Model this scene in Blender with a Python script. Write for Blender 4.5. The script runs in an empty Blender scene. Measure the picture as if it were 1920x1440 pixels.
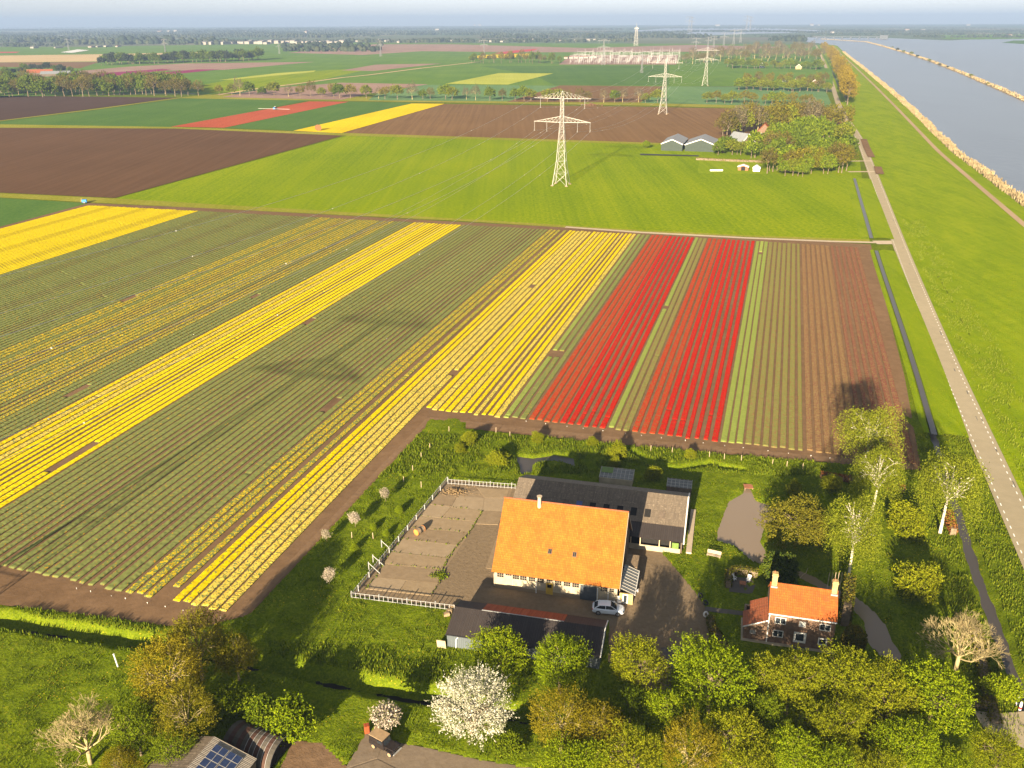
import bpy, math, random
import numpy as np
from mathutils import Vector, Matrix

scene = bpy.context.scene
COL = scene.collection
rnd = random.Random(7)

# ------------------------------------------------------------------ camera
FOC, HGT, YHOR, ROLL = 1650.0, 83.0, 39.0, -0.0045
PITCH = math.atan((720 - YHOR) / FOC)
fw = np.array([0, math.cos(PITCH), -math.sin(PITCH)])
rt0 = np.array([1.0, 0, 0])
up0 = np.array([0, math.sin(PITCH), math.cos(PITCH)])
rt = rt0 * math.cos(ROLL) + up0 * math.sin(ROLL)
up = up0 * math.cos(ROLL) - rt0 * math.sin(ROLL)
cam = bpy.data.cameras.new('camera')
cam.sensor_fit = 'HORIZONTAL'
cam.sensor_width = 36.0
cam.lens = 36.0 * FOC / 1920.0
cam.clip_start = 0.5
cam.clip_end = 60000.0
cam_ob = bpy.data.objects.new('camera', cam)
COL.objects.link(cam_ob)
m = Matrix(((rt[0], up[0], -fw[0], 0), (rt[1], up[1], -fw[1], 0), (rt[2], up[2], -fw[2], HGT), (0, 0, 0, 1)))
cam_ob.matrix_world = m
scene.camera = cam_ob

# ------------------------------------------------------------------ light
SUN_AZ, SUN_EL = math.radians(18.9), math.radians(15.5)
world = bpy.data.worlds.new('World')
scene.world = world
world.use_nodes = True
wn = world.node_tree
bg = wn.nodes['Background']
sky = wn.nodes.new('ShaderNodeTexSky')
sky.sky_type = 'NISHITA'
sky.sun_disc = False
sky.sun_elevation = SUN_EL
sky.sun_rotation = SUN_AZ + math.pi
sky.altitude = 80
sky.air_density = 1.0
sky.dust_density = 0.6
sky.ozone_density = 3.0
veil = wn.nodes.new('ShaderNodeHueSaturation')      # a thin high veil takes the colour out of the sky
veil.inputs['Saturation'].default_value = 0.20
cool = wn.nodes.new('ShaderNodeMix')
cool.data_type, cool.blend_type = 'RGBA', 'MULTIPLY'
cool.inputs[0].default_value = 1.0
cool.inputs[7].default_value = (0.715, 0.735, 0.765, 1)
wn.links.new(sky.outputs[0], veil.inputs['Color'])
wn.links.new(veil.outputs[0], cool.inputs[6])
wn.links.new(cool.outputs[2], bg.inputs[0])
bg.inputs[1].default_value = 0.058
sun = bpy.data.lights.new('sun', 'SUN')
sun.energy = 5.0
sun.angle = math.radians(0.6)
sun.color = (1.0, 0.825, 0.59)
sun_ob = bpy.data.objects.new('sun', sun)
COL.objects.link(sun_ob)
ldir = Vector((math.sin(SUN_AZ) * math.cos(SUN_EL), math.cos(SUN_AZ) * math.cos(SUN_EL), -math.sin(SUN_EL)))
sun_ob.rotation_euler = ldir.to_track_quat('-Z', 'Y').to_euler()
sun_ob.location = (-60, -200, 150)
scene.view_settings.view_transform = 'Standard'
scene.view_settings.look = 'None'
scene.view_settings.gamma = 1.0
scene.view_settings.use_curve_mapping = False
scene.view_settings.exposure = 2.17
HAZE_DENSITY = 0.000105
scene.cycles.volume_bounces = 0
scene.cycles.transparent_max_bounces = 6
scene.cycles.max_bounces = 6

# ------------------------------------------------------------------ helpers
def at(px, py, z=0.0):
    d = fw * FOC + rt * (px - 960) + up * (720 - py)
    t = (z - HGT) / d[2]
    return Vector((d[0] * t, d[1] * t, z))

def pxm(P):
    v = np.array(P, float) - np.array([0, 0, HGT])
    return FOC / float(v @ fw)

def tag(o, label=None, cat=None, group=None, kind=None):
    if label: o['label'] = label
    if cat: o['category'] = cat
    if group: o['group'] = group
    if kind: o['kind'] = kind
    return o

def link(name, me, parent=None, loc=None, rz=0.0):
    o = bpy.data.objects.new(name, me)
    COL.objects.link(o)
    if parent is not None: o.parent = parent
    if loc is not None: o.location = loc
    if rz: o.rotation_euler = (0, 0, rz)
    return o

def empty(name, loc, rz=0.0, label=None, cat=None, group=None):
    o = bpy.data.objects.new(name, None)
    COL.objects.link(o)
    o.location = loc
    o.rotation_euler = (0, 0, rz)
    o.empty_display_size = 0.5
    return tag(o, label, cat, group)

def kids(o):
    return list(o.children)

def dup(root, loc=None, rz=None, label=None, group=None, scale=None, deep=True):
    r = root.copy()
    COL.objects.link(r)
    if loc is not None: r.location = loc
    if rz is not None: r.rotation_euler = (0, 0, rz)
    if scale is not None: r.scale = scale if hasattr(scale, '__len__') else (scale, scale, scale)
    if label: r['label'] = label
    if group: r['group'] = group
    if deep:
        for ch in kids(root):
            c = ch.copy()
            COL.objects.link(c)
            c.parent = r
            for g in kids(ch):
                d = g.copy()
                COL.objects.link(d)
                d.parent = c
    return r

class MB:
    """collects shapes into one mesh"""
    def __init__(s):
        s.v, s.f, s.mi = [], [], []
    def add(s, vs, fs, mi=0):
        n = len(s.v)
        s.v += [tuple(p) for p in vs]
        s.f += [tuple(i + n for i in f) for f in fs]
        s.mi += [mi] * len(fs)
        return s
    def poly(s, pts, mi=0):
        return s.add(pts, [tuple(range(len(pts)))], mi)
    def box(s, c, size, rz=0.0, mi=0, rx=0.0, ry=0.0):
        x, y, z = size[0] / 2, size[1] / 2, size[2] / 2
        M = Matrix.Rotation(rz, 3, 'Z') @ Matrix.Rotation(ry, 3, 'Y') @ Matrix.Rotation(rx, 3, 'X')
        c = Vector(c)
        vs = [c + M @ Vector(p) for p in ((-x, -y, -z), (x, -y, -z), (x, y, -z), (-x, y, -z), (-x, -y, z), (x, -y, z), (x, y, z), (-x, y, z))]
        return s.add(vs, [(0, 3, 2, 1), (4, 5, 6, 7), (0, 1, 5, 4), (1, 2, 6, 5), (2, 3, 7, 6), (3, 0, 4, 7)], mi)
    def span(s, x0, x1, y0, y1, z0, z1, mi=0):
        return s.box(((x0 + x1) / 2, (y0 + y1) / 2, (z0 + z1) / 2), (x1 - x0, y1 - y0, z1 - z0), 0, mi)
    def tube(s, p, q, r0, r1=None, n=6, mi=0, caps=True):
        r1 = r0 if r1 is None else r1
        p, q = Vector(p), Vector(q)
        d = q - p
        if d.length < 1e-6: return s
        d.normalize()
        a = d.orthogonal().normalized()
        b = d.cross(a)
        vs, fs = [], []
        for i in range(n):
            t = 2 * math.pi * i / n
            o = a * math.cos(t) + b * math.sin(t)
            vs.append(p + o * r0)
            vs.append(q + o * r1)
        for i in range(n):
            j = (i + 1) % n
            fs.append((2 * i, 2 * j, 2 * j + 1, 2 * i + 1))
        if caps:
            fs.append(tuple(2 * i for i in range(n))[::-1])
            fs.append(tuple(2 * i + 1 for i in range(n)))
        return s.add(vs, fs, mi)
    def path(s, pts, r, n=5, mi=0):
        for i in range(len(pts) - 1):
            a, b = (r[i], r[i + 1]) if hasattr(r, '__len__') else (r, r)
            s.tube(pts[i], pts[i + 1], a, b, n, mi, caps=(i == len(pts) - 2))
        return s
    def prism(s, outline, z0, z1, mi=0):
        n = len(outline)
        vs = [(x, y, z0) for x, y in outline] + [(x, y, z1) for x, y in outline]
        fs = [tuple(range(n))[::-1], tuple(range(n, 2 * n))]
        fs += [(i, (i + 1) % n, n + (i + 1) % n, n + i) for i in range(n)]
        return s.add(vs, fs, mi)
    def extrude(s, prof, axis_pts, mi=0):
        """profile of (y,z) points run between x0 and x1"""
        x0, x1 = axis_pts
        n = len(prof)
        vs = [(x0, y, z) for y, z in prof] + [(x1, y, z) for y, z in prof]
        fs = [tuple(range(n)), tuple(range(n, 2 * n))[::-1]]
        fs += [(i, n + i, n + (i + 1) % n, (i + 1) % n) for i in range(n)]
        return s.add(vs, fs, mi)
    def slab(s, pts, th, mi=0):
        """a plate: polygon pts (3d) thickened downwards along its normal"""
        P = [Vector(p) for p in pts]
        nrm = (P[1] - P[0]).cross(P[2] - P[0]).normalized()
        if nrm.z < 0: nrm = -nrm
        n = len(P)
        vs = P + [p - nrm * th for p in P]
        fs = [tuple(range(n)), tuple(range(n, 2 * n))[::-1]]
        fs += [(i, n + i, n + (i + 1) % n, (i + 1) % n) for i in range(n)]
        return s.add(vs, fs, mi)
    def mesh(s, name, mats, smooth=False):
        me = bpy.data.meshes.new(name)
        me.from_pydata(s.v, [], s.f)
        for mt in (mats if isinstance(mats, (list, tuple)) else [mats]):
            me.materials.append(mt)
        if any(s.mi): me.polygons.foreach_set('material_index', s.mi)
        if smooth: me.polygons.foreach_set('use_smooth', [True] * len(me.polygons))
        me.update()
        return me
    def build(s, name, mats, parent=None, loc=None, rz=0.0, smooth=False):
        return link(name, s.mesh(name, mats, smooth), parent, loc, rz)

def np_mesh(name, V, Fq, mats, mi=None, smooth=False):
    """V (n,3) floats, Fq (m,k) int faces all with k corners"""
    me = bpy.data.meshes.new(name)
    V = np.ascontiguousarray(V, dtype=np.float32)
    Fq = np.ascontiguousarray(Fq, dtype=np.int32)
    me.vertices.add(len(V))
    me.vertices.foreach_set('co', V.ravel())
    k = Fq.shape[1]
    me.loops.add(Fq.size)
    me.loops.foreach_set('vertex_index', Fq.ravel())
    me.polygons.add(len(Fq))
    me.polygons.foreach_set('loop_start', np.arange(0, Fq.size, k, dtype=np.int32))
    me.polygons.foreach_set('loop_total', np.full(len(Fq), k, dtype=np.int32))
    for mt in (mats if isinstance(mats, (list, tuple)) else [mats]):
        me.materials.append(mt)
    if mi is not None: me.polygons.foreach_set('material_index', np.ascontiguousarray(mi, dtype=np.int32))
    if smooth: me.polygons.foreach_set('use_smooth', np.ones(len(Fq), dtype=bool))
    me.update(calc_edges=True)
    return me

# ------------------------------------------------------------------ materials
class NT:
    def __init__(s, name):
        s.m = bpy.data.materials.new(name)
        s.m.use_nodes = True
        s.t = s.m.node_tree
        s.p = s.t.nodes['Principled BSDF']
        s.out = s.t.nodes['Material Output']
    def n(s, typ, **kw):
        o = s.t.nodes.new(typ)
        for k, v in kw.items(): setattr(o, k, v)
        return o
    def l(s, a, b): s.t.links.new(a, b)
    def coord(s, kind='Object'):
        return s.n('ShaderNodeTexCoord').outputs[kind]
    def mapping(s, vec, scale=(1, 1, 1), rz=0.0):
        mp = s.n('ShaderNodeMapping')
        mp.inputs['Scale'].default_value = scale
        mp.inputs['Rotation'].default_value = (0, 0, rz)
        s.l(vec, mp.inputs[0])
        return mp.outputs[0]
    def noise(s, vec, scale, detail=4, rough=0.6, dist=0.0):
        o = s.n('ShaderNodeTexNoise')
        o.inputs['Scale'].default_value = scale
        o.inputs['Detail'].default_value = detail
        o.inputs['Roughness'].default_value = rough
        o.inputs['Distortion'].default_value = dist
        s.l(vec, o.inputs['Vector'])
        return o.outputs['Fac']
    def ramp(s, fac, stops):
        o = s.n('ShaderNodeValToRGB')
        e = o.color_ramp.elements
        while len(e) < len(stops): e.new(0.5)
        for el, (p, c) in zip(e, stops):
            el.position = p
            el.color = (*c, 1) if len(c) == 3 else c
        s.l(fac, o.inputs[0])
        return o.outputs[0]
    def step(s, fac, a, b):
        o = s.n('ShaderNodeMapRange')
        o.inputs[1].default_value = a
        o.inputs[2].default_value = b
        s.l(fac, o.inputs[0])
        return o.outputs[0]
    def mix(s, fac, a, b, blend='MIX'):
        o = s.n('ShaderNodeMix', data_type='RGBA', blend_type=blend)
        for sock, v in ((o.inputs[0], fac), (o.inputs[6], a), (o.inputs[7], b)):
            if isinstance(v, (int, float)): sock.default_value = v
            elif isinstance(v, tuple): sock.default_value = (*v, 1) if len(v) == 3 else v
            else: s.l(v, sock)
        return o.outputs[2]
    def math(s, op, a, b=0.0):
        o = s.n('ShaderNodeMath', operation=op)
        for sock, v in zip(o.inputs, (a, b)):
            if isinstance(v, (int, float)): sock.default_value = v
            else: s.l(v, sock)
        return o.outputs[0]
    def bump(s, h, strength=0.4, dist=0.1):
        o = s.n('ShaderNodeBump')
        o.inputs['Strength'].default_value = strength
        o.inputs['Distance'].default_value = dist
        s.l(h, o.inputs['Height'])
        s.l(o.outputs[0], s.p.inputs['Normal'])
    def done(s, col=None, rough=0.8, spec=0.3, metal=0.0):
        if col is not None:
            if isinstance(col, tuple): s.p.inputs['Base Color'].default_value = (*col, 1)
            else: s.l(col, s.p.inputs['Base Color'])
        s.p.inputs['Roughness'].default_value = rough
        s.p.inputs['Specular IOR Level'].default_value = spec
        s.p.inputs['Metallic'].default_value = metal
        return s.m

def flat(name, c, rough=0.7, spec=0.3, metal=0.0, vary=0.18, scale=2.0, bump=0.0):
    """plain paint or stone with a little uneven wear"""
    t = NT(name)
    co = t.coord()
    f = t.noise(co, scale, 5)
    lo = tuple(x * (1 - vary) for x in c)
    hi = tuple(min(1, x * (1 + vary)) for x in c)
    if bump: t.bump(f, bump, 0.05)
    return t.done(t.ramp(f, [(0.3, lo), (0.7, hi)]), rough, spec, metal)

def soil(name, dark, light, rz=None, scale=0.35, bump=0.5):
    t = NT(name)
    co = t.coord()
    a = t.noise(co, scale, 8, 0.7)
    b = t.noise(co, 0.012, 4, 0.6)
    f = t.mix(0.5, a, b)
    if rz is not None:
        w = t.noise(t.mapping(co, (0.35, 0.006, 1), rz), 1.0, 3)
        f = t.mix(0.45, f, w)
    t.bump(a, bump, 0.25)
    return t.done(t.ramp(f, [(0.33, dark), (0.66, light)]), 1.0, 0.0)

AZ = math.radians(16.7)            # the rows run 16.7 degrees east of the view direction
def crop(name, dark, mid, light, rz=AZ, stripe=0.5, patch=0.012, mott=0.6):
    """a field of young corn or grass: drill lines along the rows, tramlines, thicker and thinner patches"""
    t = NT(name)
    co = t.coord()
    lines = t.noise(t.mapping(co, (0.55, 0.004, 1), rz), 1.0, 3)
    lines2 = t.noise(t.mapping(co, (0.055, 0.002, 1), rz), 1.0, 3)
    pt = t.noise(co, patch, 5, 0.6)
    fine = t.noise(co, mott, 6, 0.7)
    f = t.mix(0.5, t.mix(stripe, pt, t.mix(0.5, lines, lines2)), fine)
    t.bump(fine, 0.5, 0.3)
    return t.done(t.ramp(f, [(0.40, dark), (0.5, mid), (0.60, light)]), 1.0, 0.0)

def leaf_mat(name, c0, c1, c2, trans=0.35):
    t = NT(name)
    g = t.n('ShaderNodeNewGeometry')
    oi = t.n('ShaderNodeObjectInfo')
    f = t.math('ADD', t.math('MULTIPLY', g.outputs['Random Per Island'], 0.8), t.math('MULTIPLY', oi.outputs['Random'], 0.2))
    col = t.ramp(f, [(0.1, c0), (0.5, c1), (0.92, c2)])
    d = t.n('ShaderNodeBsdfDiffuse')
    tr = t.n('ShaderNodeBsdfTranslucent')
    mx = t.n('ShaderNodeMixShader')
    mx.inputs[0].default_value = trans
    t.l(col, d.inputs[0])
    t.l(col, tr.inputs[0])
    t.l(d.outputs[0], mx.inputs[1])
    t.l(tr.outputs[0], mx.inputs[2])
    t.l(mx.outputs[0], t.out.inputs[0])
    t.t.nodes.remove(t.p)
    return t.m
M = {}
def grass_mat(name, dark, mid, light, yellow=None, scale=1.0, mow=None):
    t = NT(name)
    co = t.coord()
    a = t.noise(co, 0.06 * scale, 5, 0.65)
    b = t.noise(co, 0.55 * scale, 6, 0.75, 0.6)
    c = t.noise(co, 3.2, 3, 0.7)
    f = t.mix(0.5, t.mix(0.55, a, b), c)
    if mow is not None:
        f = t.mix(0.42, f, t.mix(0.5, t.noise(t.mapping(co, (0.45, 0.006, 1), mow), 1.0, 4), t.noise(t.mapping(co, (0.10, 0.012, 1), mow), 1.0, 4)))
    col = t.ramp(f, [(0.36, dark), (0.49, mid), (0.61, light)])
    if yellow:
        d = t.noise(co, 0.9, 4, 0.8)
        col = t.mix(t.step(d, 0.60, 0.70), col, yellow)
        v = t.n('ShaderNodeTexVoronoi')
        v.inputs['Scale'].default_value = 1.9
        t.l(co, v.inputs['Vector'])
        e = t.noise(co, 0.10, 3)
        spot = t.math('MULTIPLY', t.math('LESS_THAN', v.outputs['Distance'], 0.16), t.step(e, 0.54, 0.60))
        col = t.mix(spot, col, (0.42, 0.30, 0.02))
    t.bump(t.mix(0.5, b, c), 0.9, 0.35)
    return t.done(col, 1.0, 0.0)

M['grass'] = grass_mat('meadow_grass', (0.042, 0.066, 0.004), (0.088, 0.122, 0.005), (0.150, 0.182, 0.009), (0.21, 0.20, 0.015))
M['lawn'] = grass_mat('lawn_grass', (0.055, 0.080, 0.007), (0.085, 0.115, 0.008), (0.12, 0.15, 0.013))
M['dike'] = grass_mat('dike_grass', (0.092, 0.145, 0.003), (0.155, 0.215, 0.004), (0.220, 0.262, 0.007), (0.27, 0.25, 0.01), 0.5, mow=math.radians(21))
M['tuft'] = leaf_mat('tuft_green', (0.055, 0.085, 0.005), (0.095, 0.130, 0.007), (0.16, 0.18, 0.012), 0.3)
M['soil'] = soil('bare_soil', (0.105, 0.064, 0.034), (0.195, 0.122, 0.068))
M['path_soil'] = soil('trodden_soil', (0.125, 0.078, 0.044), (0.215, 0.138, 0.080), scale=0.8)
M['plough'] = soil('ploughed_soil', (0.078, 0.043, 0.022), (0.118, 0.067, 0.036), AZ)
M['plough_light'] = soil('harrowed_soil', (0.118, 0.068, 0.029), (0.190, 0.114, 0.053), AZ)
M['plough_grey'] = soil('grey_ploughed_soil', (0.052, 0.032, 0.023), (0.078, 0.048, 0.035), AZ)
M['wheat'] = crop('young_wheat', (0.095, 0.152, 0.001), (0.152, 0.208, 0.001), (0.215, 0.250, 0.003), stripe=0.65)
M['green'] = crop('green_crop', (0.068, 0.130, 0.020), (0.092, 0.165, 0.022), (0.125, 0.190, 0.026))
M['dark_green'] = crop('dark_green_crop', (0.048, 0.102, 0.022), (0.068, 0.130, 0.026), (0.090, 0.150, 0.030))
M['teal'] = crop('blue_green_crop', (0.080, 0.150, 0.060), (0.105, 0.185, 0.072), (0.135, 0.210, 0.085))
M['olive'] = crop('olive_crop', (0.090, 0.125, 0.030), (0.120, 0.155, 0.040), (0.150, 0.180, 0.050))
M['lime'] = crop('pale_lime_crop', (0.25, 0.28, 0.035), (0.31, 0.33, 0.045), (0.37, 0.38, 0.07))
M['tan'] = crop('stubble', (0.34, 0.25, 0.13), (0.42, 0.31, 0.16), (0.48, 0.36, 0.20))
M['pink'] = crop('pinkish_soil', (0.20, 0.13, 0.10), (0.25, 0.165, 0.13), (0.30, 0.20, 0.15))
M['yellow_field'] = crop('far_yellow_tulips', (0.44, 0.30, 0.006), (0.56, 0.40, 0.006), (0.62, 0.47, 0.01))
M['coral_field'] = crop('far_coral_tulips', (0.27, 0.055, 0.025), (0.33, 0.075, 0.036), (0.36, 0.10, 0.045))
M['magenta_field'] = crop('far_magenta_tulips', (0.16, 0.020, 0.062), (0.20, 0.026, 0.082), (0.22, 0.05, 0.095))
M['red_field'] = crop('far_red_tulips', (0.34, 0.04, 0.04), (0.38, 0.05, 0.05), (0.40, 0.08, 0.06))
M['verge'] = crop('grassy_verge', (0.15, 0.16, 0.012), (0.20, 0.20, 0.02), (0.27, 0.24, 0.05))
M['asphalt'] = soil('worn_asphalt', (0.255, 0.215, 0.140), (0.345, 0.290, 0.195), None, 0.35, 0.15)
M['gravel'] = soil('gravel', (0.120, 0.088, 0.054), (0.215, 0.160, 0.100), None, 1.6, 0.4)
M['track'] = soil('pale_track', (0.26, 0.185, 0.11), (0.37, 0.27, 0.17), None, 0.8, 0.2)
M['pale_concrete'] = soil('pale_concrete', (0.34, 0.27, 0.19), (0.46, 0.38, 0.28), None, 0.5, 0.15)
M['concrete'] = soil('old_concrete', (0.195, 0.142, 0.082), (0.280, 0.212, 0.132), None, 0.7, 0.25)
M['paint'] = flat('road_paint', (0.72, 0.70, 0.64), 0.8, vary=0.15)
M['white'] = flat('white_paint', (0.56, 0.55, 0.51), 0.6, vary=0.08)
M['cream'] = flat('cream_boards', (0.30, 0.255, 0.175), 0.8, vary=0.2, scale=0.9)
M['steel'] = flat('galvanised_steel', (0.25, 0.25, 0.24), 0.6, 0.3, 0.0, vary=0.12)
M['pale_steel'] = flat('pale_galvanised_steel', (0.34, 0.32, 0.285), 0.6, 0.3, 0.0, vary=0.1)
M['wire'] = flat('aluminium_wire', (0.35, 0.35, 0.34), 0.5, 0.5, 0.3)
M['glass'] = flat('dark_glass', (0.02, 0.025, 0.03), 0.08, 0.6)
M['black'] = flat('black_rubber', (0.018, 0.018, 0.02), 0.7)
M['wood'] = flat('weathered_wood', (0.20, 0.145, 0.09), 0.85, vary=0.35, scale=3)
M['pale_wood'] = flat('pale_wood', (0.36, 0.28, 0.18), 0.85, vary=0.25, scale=3)
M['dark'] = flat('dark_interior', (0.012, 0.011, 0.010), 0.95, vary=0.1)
M['bark'] = flat('bark', (0.15, 0.115, 0.075), 0.95, 0.1, vary=0.4, scale=1.5)
M['pale_bark'] = flat('pale_brown_bark', (0.275, 0.225, 0.110), 0.95, 0.1, vary=0.3, scale=1.5)  # pale yellow-brown bark of the leafless and budding trees
M['reed'] = flat('dry_reed', (0.235, 0.182, 0.098), 1.0, 0.0, vary=0.4, scale=0.15)

def birch_bark():
    t = NT('birch_bark')
    co = t.coord()
    f = t.noise(t.mapping(co, (1.2, 1.2, 5)), 1.0, 4, 0.7)
    return t.done(t.ramp(f, [(0.36, (0.10, 0.085, 0.065)), (0.46, (0.55, 0.50, 0.40)), (0.8, (0.66, 0.61, 0.50))]), 0.9, 0.1)
M['birch_bark'] = birch_bark()

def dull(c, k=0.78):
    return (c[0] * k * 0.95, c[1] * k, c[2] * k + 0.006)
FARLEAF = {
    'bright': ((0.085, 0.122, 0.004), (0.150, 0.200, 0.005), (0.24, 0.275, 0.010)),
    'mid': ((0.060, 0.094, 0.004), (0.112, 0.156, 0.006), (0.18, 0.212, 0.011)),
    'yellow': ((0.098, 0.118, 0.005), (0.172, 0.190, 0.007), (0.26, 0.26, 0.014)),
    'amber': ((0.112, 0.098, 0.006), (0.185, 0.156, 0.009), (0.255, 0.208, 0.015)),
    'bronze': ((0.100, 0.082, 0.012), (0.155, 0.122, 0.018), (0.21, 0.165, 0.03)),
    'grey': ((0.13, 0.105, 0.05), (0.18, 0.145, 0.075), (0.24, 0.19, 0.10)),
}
LEAF = {
    'bright': leaf_mat('bright_spring_leaves', (0.082, 0.122, 0.004), (0.150, 0.204, 0.005), (0.245, 0.282, 0.010)),
    'yellow': leaf_mat('yellow_green_leaves', (0.095, 0.115, 0.005), (0.170, 0.192, 0.007), (0.262, 0.262, 0.014)),
    'amber': leaf_mat('amber_budding_leaves', (0.112, 0.098, 0.006), (0.185, 0.156, 0.009), (0.255, 0.208, 0.015)),
    'poplar': leaf_mat('poplar_buds', (0.13, 0.098, 0.010), (0.205, 0.150, 0.013), (0.27, 0.20, 0.022)),
    'bronze': leaf_mat('bronze_budding_leaves', (0.090, 0.086, 0.006), (0.146, 0.134, 0.008), (0.205, 0.180, 0.015)),
    'birch': leaf_mat('birch_leaves', (0.098, 0.124, 0.008), (0.172, 0.198, 0.012), (0.260, 0.264, 0.026)),
    'mid': leaf_mat('mid_green_leaves', (0.060, 0.094, 0.004), (0.112, 0.156, 0.006), (0.180, 0.212, 0.011)),
    'dark': leaf_mat('dark_green_leaves', (0.030, 0.050, 0.008), (0.055, 0.080, 0.010), (0.10, 0.115, 0.014), 0.2),
    'olive': leaf_mat('olive_leaves', (0.060, 0.066, 0.008), (0.105, 0.10, 0.010), (0.165, 0.145, 0.014), 0.25),
    'yew': leaf_mat('yew_needles', (0.040, 0.052, 0.008), (0.080, 0.080, 0.010), (0.15, 0.115, 0.014), 0.15),
    'blossom': leaf_mat('white_blossom', (0.22, 0.23, 0.11), (0.42, 0.40, 0.30), (0.55, 0.52, 0.44), 0.2),
    'pink': leaf_mat('pale_pink_blossom', (0.12, 0.13, 0.04), (0.34, 0.28, 0.21), (0.50, 0.43, 0.36), 0.2),
    'twig': leaf_mat('reddish_buds', (0.15, 0.11, 0.05), (0.20, 0.145, 0.065), (0.24, 0.16, 0.08), 0.1),
    'grey': leaf_mat('greyish_bare_twigs', (0.11, 0.085, 0.05), (0.155, 0.12, 0.07), (0.20, 0.155, 0.085), 0.1),
    'rust': leaf_mat('rusty_hedge_leaves', (0.12, 0.045, 0.015), (0.19, 0.075, 0.02), (0.24, 0.11, 0.03), 0.2),
    'far': leaf_mat('far_foliage', (0.020, 0.030, 0.016), (0.034, 0.046, 0.024), (0.056, 0.064, 0.032), 0.2),
}

def tulip_mat(name, leaf, leaf2, fl, fl2, cover, cover2=None, scale=4.6):
    """leaves below, flower heads on top; cover = share of cells in flower"""
    t = NT(name)
    co = t.coord()
    oi = t.n('ShaderNodeObjectInfo')
    vm = t.n('ShaderNodeVectorMath', operation='ADD')
    cx = t.n('ShaderNodeCombineXYZ')
    t.l(t.math('MULTIPLY', oi.outputs['Random'], 97.0), cx.inputs[0])
    t.l(t.math('MULTIPLY', oi.outputs['Random'], 531.0), cx.inputs[1])
    t.l(co, vm.inputs[0])
    t.l(cx.outputs[0], vm.inputs[1])
    v = t.n('ShaderNodeTexVoronoi')
    v.inputs['Scale'].default_value = scale
    t.l(vm.outputs[0], v.inputs['Vector'])
    sp = t.n('ShaderNodeSeparateColor')
    t.l(v.outputs['Color'], sp.inputs[0])
    big = t.noise(t.mapping(vm.outputs[0], (1, 0.12, 1)), 0.5, 3)
    cov = t.math('ADD', cover, t.math('MULTIPLY', t.math('SUBTRACT', big, 0.5), 0.35 if 0.05 < cover < 0.9 else 0.12))
    flower = t.math('LESS_THAN', sp.outputs[0], cov)
    lf = t.mix(t.noise(vm.outputs[0], 1.1, 5, 0.7), leaf, leaf2)
    fc = t.mix(sp.outputs[1], fl, fl2)
    fine = t.noise(vm.outputs[0], 5.0, 3)
    fc = t.mix(t.step(fine, 0.35, 0.75), fc, tuple(x * 0.72 for x in fl))
    col = t.mix(flower, lf, fc)
    sz = t.n('ShaderNodeSeparateXYZ')
    t.l(co, sz.inputs[0])
    col = t.mix(t.step(sz.outputs[2], 0.06, 0.12), lf, col)
    col = t.mix(t.step(sz.outputs[2], 0.10, 0.02), col, (0.09, 0.055, 0.03))  # soil brown low on the sides also paints the shade between rows
    return t.done(col, 1.0, 0.0)

GRN, GRN2 = (0.108, 0.140, 0.038), (0.180, 0.200, 0.060)
T = {
    'yellow': tulip_mat('yellow_tulips', GRN, GRN2, (0.62, 0.48, 0.004), (0.60, 0.41, 0.004), 0.92),
    'yellow_far': tulip_mat('dense_yellow_tulips', GRN, GRN2, (0.62, 0.49, 0.006), (0.62, 0.46, 0.004), 1.02),
    'yellow_mix': tulip_mat('yellow_and_orange_tulips', GRN, GRN2, (0.60, 0.49, 0.10), (0.60, 0.37, 0.02), 0.74),
    'orange_mix': tulip_mat('sparse_orange_tulips', GRN, GRN2, (0.52, 0.40, 0.015), (0.50, 0.27, 0.008), 0.40),
    'green': tulip_mat('green_tulip_leaves', (0.118, 0.142, 0.040), (0.188, 0.200, 0.062), (0.40, 0.22, 0.02), (0.4, 0.22, 0.02), 0.03),
    'red': tulip_mat('red_tulips', (0.13, 0.06, 0.02), (0.20, 0.09, 0.03), (0.40, 0.014, 0.012), (0.45, 0.032, 0.012), 0.92),
    'vermilion': tulip_mat('vermilion_tulips', (0.16, 0.09, 0.03), (0.22, 0.12, 0.04), (0.39, 0.042, 0.018), (0.35, 0.065, 0.018), 0.86),
    'lime': tulip_mat('light_green_tulip_leaves', (0.175, 0.215, 0.045), (0.225, 0.265, 0.060), (0.3, 0.3, 0.06), (0.3, 0.3, 0.06), 0.02),
    'olive': tulip_mat('olive_tulip_leaves', (0.155, 0.155, 0.045), (0.205, 0.19, 0.055), (0.26, 0.12, 0.06), (0.22, 0.13, 0.05), 0.14),
    'russet': tulip_mat('russet_budding_tulips', (0.200, 0.135, 0.055), (0.250, 0.165, 0.068), (0.205, 0.100, 0.055), (0.21, 0.115, 0.055), 0.5),
    'maroon': tulip_mat('maroon_budding_tulips', (0.185, 0.115, 0.050), (0.235, 0.145, 0.062), (0.200, 0.065, 0.050), (0.19, 0.085, 0.050), 0.58),
}

# ------------------------------------------------------------------ ground
AXIS_U = Vector((math.cos(AZ), -math.sin(AZ), 0))
AXIS_V = Vector((math.sin(AZ), math.cos(AZ), 0))
def uv(u, v, z=0.0):
    p = AXIS_U * u + AXIS_V * v
    return Vector((p.x, p.y, z))
def far_v(u):
    return 366.5 + min(0.0, (u + 50) * 0.034)

def P(lst, z=0.0):
    return [at(x, y, z) for x, y in lst]

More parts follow.
